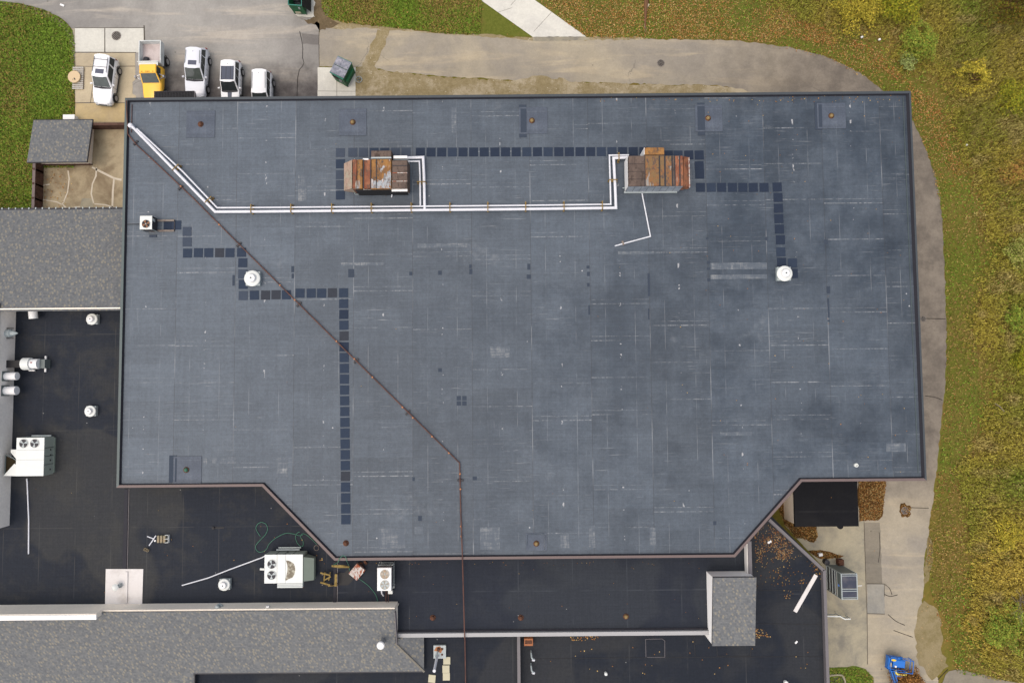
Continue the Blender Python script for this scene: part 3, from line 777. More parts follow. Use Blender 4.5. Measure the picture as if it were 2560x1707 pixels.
def cap_seg(poly, inn, i, z0, z1, m, name, parent, lipz=None):
    j = (i + 1) % len(poly)
    b = MB(); b.prism([poly[i], poly[j], inn[j], inn[i]], z0, z1)
    return build(name, b, m, parent)
caps = [M_cap_teal, M_cap_brown, M_cap_brown, M_cap_brown, M_cap_brown, M_cap_brown, M_cap_dark, M_cap_dark]
fl2 = inset(HALL, 0.29)
for i in range(8):
    cw = 0.15 if i == 6 else 0.21
    cap_seg(HALL, inset(HALL, cw), i, ZM - 0.5, ZC, caps[i], 'parapet', hall)
    j = (i + 1) % 8
    bb = MB(); o = inset(HALL, cw + .005); fl2 = inset(HALL, 0.29)
    bb.add([Z3(o[i], ZC - 0.03), Z3(o[j], ZC - 0.03), Z3(fl2[j], ZM + 0.004), Z3(fl2[i], ZM + 0.004)], [(0, 1, 2, 3)])
    build('flashing', bb, M_flash, hall)
# dark inner gutter line at the west cap: a pipe-like termination bar
b = MB(); b.tube([(XW + 0.5, YN - 0.5, ZM + 0.05), (XW + 0.5, YN - 2.9, ZM + 0.05)], 0.03, 6); build('termination_bar', b, M_gas, hall)
b = MB(); b.tube([(XE - 0.55, YN - 0.4, ZM + 0.03), (XE - 0.55, YS + 0.6, ZM + 0.03)], 0.025, 6); build('termination_bar', b, M_cap_teal, hall)
# dark repair tapes and patches stuck to the sheet
def patch(px, py, w, h, m, rz=0.0, z=ZM + 0.006, name='roof_patch_or_shade', parent=None):
    c = P(px, py, z); b = MB(); b.box((c.x, c.y, z), (w, h, 0.008), rz); return build(name, b, m, parent or hall)
M_tape_shade = plain('dark_tape_and_shade', obs(66, 75, 88), 0.8, 0.15)  # real tape, and the painted shade beside the drain sumps
for px, py, w, h in ((732, 673, .25, .5), (732, 690, .2, .4), (878, 683, .5, .7), (1100, 682, .3, .35), (1176, 666, .2, .3), (1177, 679, .25, .45), (1027, 684, .25, .3), (1322, 667, .25, .5), (1322, 692, .35, .35), (1470, 668, .25, .25), (1471, 685, .25, .35), (1471, 712, .2, .3), (1622, 712, .18, 1.9), (1771, 656, .25, .25), (1771, 672, .25, .2), (1772, 700, .25, .25), (1622, 785, .12, .9), (1473, 775, .14, .8), (1768, 596, .2, .2), (1916, 597, .2, .3), (2065, 605, .3, .4), (2071, 725, .3, .6), (2072, 802, .2, .15), (2071, 770, .16, 1.6), (1147, 995, .36, .36), (1161, 995, .36, .36), (1147, 1008, .36, .36), (1161, 1008, .36, .36), (1100, 925, .3, .3), (1034, 1197, .2, .3), (1187, 1195, .35, .3), (1150, 1200, .3, .3), (584, 701, .2, .9), (1787, 1307, .25, .3), (1050, 1295, .3, .4)):
    patch(px, py, w, h, M_tape_shade)
# dusty pale scuffs on single sheets
patch(1847, 665, 4.7, 0.55, M_scuff); patch(1847, 692, 4.7, 0.35, M_scuff)
patch(560, 1150, 1.9, 0.5, M_scuff); patch(1412, 1352, 0.7, 1.1, M_scuff); patch(513, 1152, .3, .5, M_scuff); patch(1047, 1325, .7, .6, M_scuff)
for px, py, w, h in ((705, 1168, .9, 1.6), (980, 1345, 2.2, 1.6), (1225, 1345, 1.6, 1.8), (1480, 1340, .5, 1.8), (1632, 1340, .5, 1.4), (2240, 1118, 1.6, .7), (1250, 880, 1.6, .9), (905, 660, 3.6, .25), (1110, 614, 4.4, .35), (1590, 632, 3.0, .2), (1840, 1084, 2.6, .3), (1135, 300, .4, 2.2), (756, 470, .7, 2.2)):
    patch(px, py, w, h, M_scuff)

# far-left taller block with warm grey wall
tx = P(38, 850, ZL).x; ty0 = P(24, 1313, ZL).y; ty1 = P(38, 766, ZL).y
t = thing('tower_block', (0, 0, 0), 'taller block with warm grey wall rising past the edge of the black low roof', 'building')
b = MB(); b.prism([(tx - 14, ty0), (tx, ty0), (tx, ty1), (tx - 14, ty1)], -0.2, 6.1); build('wall', b, M_wall_grey, t)
b = MB(); b.prism([(tx - 14, ty0 - .06), (tx + .06, ty0 - .06), (tx + .06, ty1 + .06), (tx - 14, ty1 + .06)], 6.1, 6.25); build('coping', b, M_cap_grey, t)

# shingled wing against the hall
yr, ye = P(150, 777, 6.2).y, P(150, 524, 3.6).y
t = thing('shingled_wing', (0, 0, 0), 'wing with a broad grey shingled slope beside the stained yard', 'building')
zf = lambda x, y: 6.2 + (y - yr) / (ye - yr) * (3.6 - 6.2)
x0, x1 = -62.0, XW - 0.02
b = MB(); b.slab([(x0, yr, 6.2), (x1, yr, 6.2), (x1, ye, 3.6), (x0, ye, 3.6)], 0.18); build('roof', b, M_shingle, t)
b = MB(); b.prism([(x0, yr + .25), (x1, yr + .25), (x1, ye - .5), (x0, ye - .5)], -0.2, lambda x, y: zf(x, y) - 0.2); build('wall', b, M_wall, t)
b = MB(); b.box(((x0 + x1) / 2, yr + .19, 6.08), (x1 - x0, 0.1, 0.3)); build('fascia', b, M_wall, t)
b = MB(); b.box(((x0 + x1) / 2, ye + .10, 3.5), (x1 - x0, 0.13, 0.14)); build('gutter', b, M_trim, t)
for k in range(19):
    c = P(6 + k * 16.8, 523, 3.55)
    if c.x < x1: b = MB(); b.box((c.x, ye + .13, 3.58), (.09, .16, .05)); build('gutter_clip', b, M_galv, t)

# low flat black roof, west and south-west
yF = P(500, 1511.5, ZL).y
xj = P(838, 1450, ZL).x
t = thing('flat_roof_wing', (0, 0, 0), 'low wing with a stained black flat roof crowded with rooftop equipment', 'building')
LOW = [(tx, yr + .3), (XW, yr + .3), (XW, YS + .05), (_a.x, YS + .05), (_b.x, YS2 + .05), (xj, YS2 + .05), (xj, yF), (tx - 14, yF), (tx - 14, ty0), (tx, ty0)]
b = MB(); b.sheet(LOW, ZL); build('roof', b, M_low, t)
b = MB(); b.prism(inset(LOW, 0.05), -0.2, ZL - .03); build('wall', b, M_wall, t)
for px, yy0, yy1, w in ((317, 1222, 1420, .32), (838, 1402, 1510, .25)):
    a = P(px, yy0, ZL).x; b = MB()
    b.box((a, (P(px, yy0, ZL).y + P(px, yy1, ZL).y) / 2, ZL + .05), (w, abs(P(px, yy0, ZL).y - P(px, yy1, ZL).y), .10)); build('expansion_joint', b, M_flash, t)
    b = MB(); b.box((a + .2, (P(px, yy0, ZL).y + P(px, yy1, ZL).y) / 2, ZL + .02), (.06, abs(P(px, yy0, ZL).y - P(px, yy1, ZL).y), .03)); build('seam_strip', b, M_cap_grey, t)
c = P(311, 1467, ZL); b = MB()
q = [P2(265, 1421.5, ZL), P2(358.5, 1421.5, ZL), P2(355.5, 1513, ZL), P2(263, 1513, ZL)]; b.prism(q, ZL, ZL + .03); build('white_patch', b, M_white_membrane, t)
b = MB(); b.box((P(317, 1467, ZL).x, c.y, ZL + .07), (.22, 2.6, .09)); build('white_patch', b, M_white_membrane, t)

# strip roof south of the hall
yE = P(1400, 1589, 4.55).y
xe1 = P(1878, 1400, 4.9).x
t = thing('strip_roof_wing', (0, 0, 0), 'long narrow wing with plain black roof between the great hall and the grey capped parapet', 'building')
STR = [(xj, YS2 + .05), (_c.x, YS2 + .05), (xe1, P(1878, 1350, ZL).y), (xe1, yE), (P(989, 1590, ZL).x, yE), (P(989, 1590, ZL).x, yF), (xj, yF)]
b = MB(); b.sheet(STR, ZS + .004); build('roof', b, M_strip, t)
b = MB(); b.prism(inset(STR, 0.06), -0.2, ZS - .03); build('wall', b, M_wall, t)
xs0, xs1 = P(989, 1590, 4.55).x, P(1782, 1590, 4.55).x
b = MB(); b.box(((xs0 + xs1) / 2, yE + .16, 4.37), (xs1 - xs0, .32, .45)); build('parapet', b, M_cap_white, t)
b = MB(); b.box(((xs0 + xs1) / 2, yE + .40, 4.24), (xs1 - xs0, .14, .07)); build('flashing', b, M_flash, t)
ya, yb = P(1872, 1352, 5.0).y, P(1872, 1440, 5.0).y
b = MB(); b.box((xe1 - .14, (ya + yb) / 2, 4.6), (.30, ya - yb, .9)); build('parapet', b, M_cap_grey, t)
b = MB(); b.box((xe1 - .31, (ya + yb) / 2, 4.55), (.05, ya - yb, .75)); build('white_sheathing', b, M_wall_white, t)

# lowest roofs
xg = P(1297, 1650, 3.9).x
t = thing('lowest_roof_wing', (0, 0, 0), 'lowest wing with black flat roof, slanting grey edge and scattered brown leaves', 'building')
GA = [(P(430, 1600, 3.4).x, yE + .1), (xg, yE + .1), (xg, -40), (P(430, 1600, 3.4).x, -40)]
b = MB(); b.sheet(GA, 3.4); build('roof', b, M_lowest, t)
d0, d1, d2 = P(1926, 1296, ZG + .3), P(2064, 1424, ZG + .3), P(2075, 1720, ZG + .3)
GB = [(xg, yE + .1), (xe1 - 2.5, yE + .1), (xe1 - 2.5, YS2 + 2), (d0.x - 1.5, d0.y + 1.0), (d0.x, d0.y + .4), (d1.x, d1.y), (d1.x + .05, -40), (xg, -40)]
b = MB(); b.sheet(GB, 2.95); build('roof', b, M_lowest, t)
b = MB(); b.prism(inset(GB, 0.08), -0.2, 2.9); build('wall', b, M_brick, t)
b = MB(); b.prism(inset(GA, 0.08), -0.2, 3.36); build('wall', b, M_brick, t)
def cap_line(pts, w, z0, z1, m, name, parent):
    for i in range(len(pts) - 1):
        a, c = Vector(pts[i][:2]), Vector(pts[i + 1][:2]); d = (c - a).normalized(); n = Vector((-d.y, d.x)) * (-w)
        e = d * (w * .4 if i else 0)
        b = MB(); b.prism([tuple(a - e * 0), tuple(c), tuple(c + n + (d * -w * .41 if i == 0 else d * 0)), tuple(a + n + (d * -w * .0))], z0, z1); build(name, b, m, parent)
cap_line([d0, d1], .26, 2.6, ZG + .3, M_cap_grey, 'parapet', t)
b = MB(); b.box((d1.x - .10, (d1.y - 40) / 2, 3.0), (.26, d1.y + 40, .8)); build('parapet', b, M_cap_grey, t)
b = MB(); b.box((xg + .0, (yE - 40) / 2 + .05, 3.45), (.26, 40 + yE, .95)); build('parapet', b, M_cap_grey, t)
for pts in ([(1614, 1686 - 90), (1660, 1594), (1663, 1640), (1660, 1642), (1618, 1640), (1614, 1600)],):
    b = MB(); b.tube([P(*p, 2.962) for p in ((1615, 1642), (1614, 1597), (1655, 1596), (1662, 1601), (1662, 1642), (1618, 1642))], .025, 4); build('patch_outline', b, M_cap_grey, t)
for a_, c_ in (((1792, 1613), (1794, 1640)), ((1794, 1639), (1876, 1639)), ((1878, 1612), (1876, 1640)), ((1735, 1590), (1738, 1640)), ((1340, 1646), (1700, 1642)), ((1700, 1642), (2058, 1640)), ((1895, 1558), (2050, 1560)), ((1900, 1475), (2050, 1474))):
    b = MB(); b.tube([P(*a_, 2.955), P(*c_, 2.955)], .022, 4); build('roof_seam', b, plain('faint_seam', obs(64, 64, 66), .8, .1), t)

# shingled south wing
ridge = P(500, 1528, 5.9); yr2 = ridge.y; yeav = P(700, 1680, 3.95).y
sl = (3.95 - 5.9) / (yeav - yr2)
pl0 = Vector((0, yr2, 5.9)); pln = Vector((0, -sl, 1)).normalized()
t = thing('gabled_south_wing', (0, 0, 0), 'shingled sloping wing with a cream wall along the black low roof', 'building')
pts = [Pplane(px, py, pl0, pln) for px, py in ((989, 1527), (989, 1608), (1060, 1679), (483, 1680))]
xl = P(-200, 1600, 5).x
zz = lambda y: 5.9 + sl * (y - yr2)
yend = yeav - 3.2
R = [Vector((xl, yr2, 5.9)), Vector((pts[0].x, yr2, 5.9)), pts[1], pts[2], Vector((pts[3].x, yeav, zz(yeav))), Vector((pts[3].x, yend, zz(yend))), Vector((xl, yend, zz(yend)))]
pts[2].y = yeav; pts[2].z = zz(yeav)
b = MB(); b.slab([tuple(p) for p in R], 0.16); build('roof', b, M_shingle, t)
A, B = pts[1], pts[2]; Cc = Vector((B.x, yE - .02, B.z)); Dd = Vector((A.x, yE - .02, A.z))
b = MB(); b.slab([tuple(p) for p in (A, B, Cc, Dd)], 0.12); build('hip_roof', b, M_shingle, t)
for k in range(24):
    q = A.lerp(B, (k + .5) / 24); b = MB(); b.box((q.x, q.y, q.z + .05), (.26, .15, .05), math.radians(-45)); build('hip_cap', b, plain('hip_cap_tab', obs(136, 132, 122), .9, .1) if k == 0 else bpy.data.materials['hip_cap_tab'], t)
b = MB(); b.prism([(xl, yr2 + .14), (pts[0].x - .1, yr2 + .14), (pts[0].x - .1, yeav + .3), (xl, yeav + .3)], -0.2, lambda x, y: zz(y) - .17); build('wall', b, M_wall, t)
b = MB(); b.prism([(pts[0].x - .1, yE - .1), (B.x - .25, yE - .1), (B.x - .25, yeav + .3), (pts[0].x - .1, yeav + .3)], -0.2, 3.7); build('wall', b, M_wall, t)
yw = yF
b = MB(); b.box(((xl + pts[0].x) / 2, yw - .03, (ZL + 5.80) / 2), (pts[0].x - xl, .08, 5.80 - ZL)); build('wall', b, M_wall, t)
xk = P(284, 1507, ZL).x
b = MB(); b.box(((xl + xk) / 2, yw - .02, (ZL + 6.6) / 2), (xk - xl, .34, 6.6 - ZL)); build('raised_wall', b, M_wall, t)
b = MB(); b.box(((xl + xk) / 2 + .03, yw - .10, 6.65), (xk - xl + .06, .34, .16)); build('white_coping', b, M_wall_white, t)
b = MB(); b.box((pts[0].x - .04, (yr2 + pts[1].y) / 2, 5.3), (.06, yr2 - pts[1].y, .5), 0, ('X', math.atan2(sl, 1))); build('verge_trim', b, M_cap_grey, t)
b = MB(); b.box(((pts[3].x + B.x) / 2, yeav - .05, zz(yeav) - .1), (B.x - pts[3].x, .1, .16)); build('gutter', b, M_trim, t)
b = MB(); b.box((pts[3].x + .05, yeav - 1.6, zz(yeav) - .35), (.1, 3.2, .5)); build('gutter', b, M_trim, t)
# stair penthouse with shingled lid
n1, n2, s1, s2 = P(1786, 1444, 6.3), P(1895, 1444, 6.3), P(1778, 1614, 5.55), P(1884, 1614, 5.55)
px0, px1 = (n1.x + s1.x) / 2, (n2.x + s2.x) / 2
t = thing('stair_penthouse', (0, 0, 0), 'white walled roof penthouse under a sloping shingled lid', 'building')
b = MB(); b.slab([(px0, n1.y, 6.3), (px1, n1.y, 6.3), (px1, s1.y, 5.55), (px0, s1.y, 5.55)], .12); build('roof', b, M_shingle, t)
zp = lambda x, y: 6.3 + (y - n1.y) / (s1.y - n1.y) * (5.55 - 6.3) - .13
b = MB(); b.prism([(px0 + .03, n1.y - .05), (px1 - .05, n1.y - .05), (px1 - .05, s1.y + .06), (px0 + .03, s1.y + .06)], 2.0, zp); build('wall', b, M_wall_white, t)
b = MB(); b.box(((px0 + px1) / 2, n1.y + .03, 6.2), (px1 - px0 + .04, .06, .18)); build('fascia', b, M_trim, t)
b = MB(); b.box((px0 - .02, (n1.y + s1.y) / 2, 5.86), (.04, n1.y - s1.y, .06), 0, ('X', math.atan2(.75, n1.y - s1.y))); build('fascia', b, M_trim, t)

# small black-roofed shelter
t = thing('entrance_shelter', (0, 0, 0), 'small boxy shelter with plain black flat roof and beige side beside the leaf bed', 'building')
zs = 2.5
k1, k2 = P(1984, 1206, zs), P(2147, 1315, zs)
b = MB(); b.prism([(k1.x, YS + .1), (k2.x, YS + .1), (k2.x, k2.y), (k1.x, k2.y)], zs - .2, zs); build('roof', b, M_shed_roof, t)
b = MB(); b.prism([(k1.x + .04, YS + .1), (k2.x - .2, YS + .1), (k2.x - .2, k2.y + .2), (k1.x + .04, k2.y + .2)], -.1, zs - .2); build('wall', b, M_wall, t)
b = MB(); b.lathe([(.25, zs - .2), (.25, zs - .05)], (P(2102, 1317, zs).x, k2.y, 0), 14); build('scupper', b, M_shed_roof, t)

# garden shed and yard fence
t = thing('garden_shed', (0, 0, 0), 'small shed with a single shingled slope on the grass beside the fenced yard', 'shed')
sn1, sn2, ss1, ss2 = P(84, 301, 1.3), P(231, 302.5, 1.3), P(67, 405.5, 2.0), P(217, 406, 2.0)
sx0, sx1 = (sn1.x + ss1.x) / 2, (sn2.x + ss2.x) / 2
b = MB(); b.slab([(sx0, sn1.y, 1.3), (sx1, sn1.y, 1.3), (sx1, ss1.y, 2.0), (sx0, ss1.y, 2.0)], .1); build('roof', b, M_shingle, t)
zsd = lambda x, y: 1.3 + (y - sn1.y) / (ss1.y - sn1.y) * .7 - .11
b = MB(); b.prism([(sx0 + .3, sn1.y - .2), (sx1 - .6, sn1.y - .2), (sx1 - .75, ss1.y + .34), (sx0 + .3, ss1.y + .34)], -.1, zsd); build('wall', b, M_wall, t)
for y, z in ((sn1.y + .02, 1.24), (ss1.y - .03, 1.93)):
    b = MB(); b.box(((sx0 + sx1) / 2, y, z), (sx1 - sx0 + .05, .06, .17)); build('fascia', b, M_trim, t)
b = MB(); b.box((sx1 + .02, (sn1.y + ss1.y) / 2, 1.60), (.05, sn1.y - ss1.y, .13), 0, ('X', math.atan2(-.7, sn1.y - ss1.y))); build('fascia', b, M_trim, t)
b = MB(); b.box(((sx0 + sx1) / 2 - .2, ss1.y + .31, .2), (sx1 - sx0 - 1.0, .06, .4)); build('skirting', b, M_brown, t)

t = thing('yard_fence', (0, 0, 0), 'brown board fence walling in the cracked concrete yard', 'fence')
fx0, fy0 = P(86, 430, 1.2).x, P(260, 311, 1.2).y
fa = P(250, 311, 1.2).x
b = MB(); b.box(((sx1 - 1 + XW) / 2, fy0, .6), (XW - sx1 + 1, .12, 1.2)); build('board_panel', b, M_brown, t)
b = MB(); b.box((fx0, (ss1.y + ye) / 2, .6), (.12, ss1.y - ye + .8, 1.2)); build('board_panel', b, M_brown, t)
b = MB(); b.box(((sx1 - 1 + XW) / 2, fy0, 1.24), (XW - sx1 + 1, .24, .07)); build('top_rail', b, M_brown, t)
b = MB(); b.box((fx0, (ss1.y + ye) / 2, 1.24), (.26, ss1.y - ye + .8, .07)); build('top_rail', b, M_cap_brown, t)
for k in range(4):
    b = MB(); b.box((fx0 - .02, ss1.y - .4 - k * 1.35, .65), (.16, .16, 1.36)); build('post', b, M_brown, t)
b = MB(); b.box((P(176, 296, .4).x, P(176, 296, .4).y, .3), (1.0, .45, .6)); b.box((P(176, 296, .4).x, P(176, 296, .4).y, .62), (1.08, .5, .06))
single('storage_box', b, M_gravelwhite, 'white lidded box behind the garden shed', 'box')

# ribbed awning on the hall's far wall
t = thing('ribbed_awning', (0, 0, 0), 'dark ribbed metal awning sticking out over the yellow truck', 'awning')
a0, a1 = P(386, 229.5, 3.3), P(485, 228.5, 3.3)
b = MB(); b.prism([(a0.x, a0.y), (a1.x, a0.y), (a1.x, YN - .1), (a0.x, YN - .1)], 3.18, 3.26); build('deck', b, M_black, t)
n = 26
b = MB()
for k in range(n + 1): b.box((a0.x + (a1.x - a0.x) * k / n, (a0.y + YN) / 2, 3.29), (.035, a0.y - YN, .06))
b.box(((a0.x + a1.x) / 2, a0.y, 3.24), (a1.x - a0.x + .06, .06, .16)); build('ribs', b, M_trim, t)
b = MB(); b.prism([(a1.x + .03, a0.y), (a1.x + .09, a0.y), (a1.x + .09, YN - .1), (a1.x + .03, YN - .1)], lambda x, y: 3.2 if y > a0.y - .1 else 1.9, 3.3); build('side_gusset', b, M_cap_grey, t)
# ------------------------------------------------------------------ walkway pads on the great roof
padme = {}
def pad(px, py, w, h, m, label, group, rz=0.0):
    key = (m.name, w, h)
    if key not in padme:
        b = MB(); b.bbox((0, 0, .012), (w, h, .024), 0, .008); padme[key] = build('walkway_pad', b, m)
        o = padme[key]
    else:
        o = padme[key].copy(); COL.objects.link(o)
    o.location = P(px, py, ZM + .002); o.rotation_euler = (0, 0, rz)
    tag(o, label, 'walkway pad', group)
rp = random.Random(5)
def run(pts, where, ms, w=.76, h=.76):
    for px, py in pts:
        m = rp.choice(ms)
        word = {'pad_rubber': 'dark blue grey', 'pad_rubber_dark': 'near black', 'pad_rubber_brown': 'brownish', 'pad_rubber_dusty': 'pale dusty'}[m.name]
        pad(px, py, w, h, m, f'{word} square walkway pad {where}', f'{word} walkway pads {where}', rp.uniform(-.02, .02))
DK = [M_pad_b, M_pad_b, M_pad]
MX = [M_pad, M_pad_b, M_pad, M_pad_c, M_pad]
DU = [M_pad_d, M_pad, M_pad_d]
run([(851, 382), (851, 410), (851, 437), (851, 462), (851, 488)], 'beside the western rusty unit', DU)
run([(882 + i * 26.6, 381.5 - i * .08) for i in range(6)], 'behind the western rusty unit', DU)
run([(1051 + i * 26.6, 381 - i * .08) for i in range(22)], 'in the row between the two rusty units', DK)
run([(1671, 388), (1695, 388), (1722, 388), (1748, 388), (1748, 415), (1749, 436)], 'at the corner beside the eastern rusty unit', DK)
run([(1751, 469), (1778, 469), (1804, 469), (1831, 469), (1857, 469), (1883, 469), (1910, 469), (1943, 468)], 'in the short row east of the rusty unit', DK)
run([(1945, 494), (1946, 521), (1947, 547), (1948.5, 573), (1951, 600), (1952, 630), (1954, 656)], 'in the column leading to the eastern white fan', DK)
run([(1981, 658), (1983, 684)], 'touching the eastern white fan', DK)
run([(442, 563), (468, 579), (468, 605), (469, 633)], 'stepping down from the small condenser', DU)
run([(496, 632), (522, 632), (549, 632), (575, 632), (604, 631)], 'in the short row under the small condenser', MX)
run([(607, 657), (607, 685), (608, 711), (608, 739)], 'in the column beside the western white fan', DU)
run([(636, 738), (664, 738), (690, 737), (716, 737), (750, 733), (778, 733), (804, 733), (831, 732), (859, 732)], 'in the row crossed by the rusty gas pipe', MX)
run([(859.3 + i * .27, 759 + i * 26.95) for i in range(21)], 'in the long column running to the lower parapet', MX)

# ------------------------------------------------------------------ roof drains
def drain(px, py, label, dome_m, sump=None, z=ZM, r=.17, off=(0, 0)):
    c = P(px, py, z); t = thing('roof_drain', c, label, 'roof drain', 0, 'roof drains')
    if sump:
        w, h = sump; ox, oy = off; b = MB(); o = .042
        O = [(-w / 2 + ox, -h / 2 + oy, o), (w / 2 + ox, -h / 2 + oy, o), (w / 2 + ox, h / 2 + oy, o), (-w / 2 + ox, h / 2 + oy, o)]
        I = [(x * .52 + ox * .48, y * .52 + oy * .48, .008) for x, y, _ in O]
        E = [(x, y, .002) for x, y, _ in O]
        b.add(O + I, [(4, 5, 6, 7)] + [(i, (i + 1) % 4, 4 + (i + 1) % 4, 4 + i) for i in range(4)])
        b.add(O + E, [(i, 4 + i, 4 + (i + 1) % 4, (i + 1) % 4) for i in range(4)])
        build('sump_sheet', b, M_sump, t)
    b = MB(); b.lathe([(r * 1.45, .004), (r * 1.4, .05), (r * 1.05, .06), (r * 1.0, .045)], (0, 0, 0), 18); build('clamp_ring', b, M_drain_iron, t, True)
    b = MB(); b.lathe([(r, .045), (r * .97, .11), (r * .7, .18), (r * .35, .205), (0.0, .21)], (0, 0, 0), 16); d = build('strainer_dome', b, dome_m, t, True)
    return t
drain(502, 311, 'brown roof drain in a wide sump, nearest the white pipes\' bent end', M_drain_iron, (2.4, 2.3))
drain(882, 306, 'brass roof drain in a nested square sump above the western rusty unit', M_brass, (2.3, 2.3))
drain(1330, 302, 'brass roof drain midway along the far parapet with a strip of painted shade beside it', M_brass, (2.4, 2.3), off=(0.1, 0))
drain(1770, 296, 'brass roof drain along the far parapet, above the eastern rusty unit', M_brass, (2.3, 2.3), off=(.05, 0))
drain(2078, 290, 'leaf-choked roof drain nearest the corner beside the tall weeds', M_brass, (2.4, 2.2))
drain(466, 1174, 'green-topped roof drain near the diagonal parapet\'s western end', plain('green_dome', obs(60, 110, 90), .6, .3), (2.3, 2.2), off=(.1, 0))
drain(865, 1357, 'bare rusty roof drain at the end of the long pad column', M_drain_iron)
drain(1341, 1358, 'brass roof drain in a small taped square by the lower parapet', M_brass, (1.7, 1.4), off=(0, .15))
drain(1082, 1543, 'rusty roof drain on the narrow strip, beside the gas pipe', M_drain_iron, None, ZS)
drain(1302, 1543, 'rusty roof drain midway along the narrow strip roof', M_drain_iron, None, ZS)
drain(1565, 1540, 'yellow domed roof drain on the narrow strip roof', M_brass, None, ZS)
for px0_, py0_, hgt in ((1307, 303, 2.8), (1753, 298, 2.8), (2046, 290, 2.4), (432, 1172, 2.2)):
    patch(px0_, py0_, .62, hgt, M_tape_shade, 0, ZM + .03)  # shade of the sump's west slope, laid on as a dark strip
for a_, c_ in (((1320, 1335), (1360, 1335)), ((1318, 1336), (1318, 1362)), ((1362, 1336), (1361, 1376))):
    pa, pc = P(*a_, ZM + .05), P(*c_, ZM + .05); b = MB(); b.tube([pa, pc], .035, 4); build('roof_patch_or_shade', b, M_scuff, hall)
b = MB(); c = P(2139, 1162, ZM); b.lathe([(.16, 0), (.16, .16), (.11, .17), (.11, .05)], (0, 0, 0), 16)
single('vent_stub', b, M_offwhite, 'short white vent stub on the bare corner above the shelter', 'vent', loc=c)

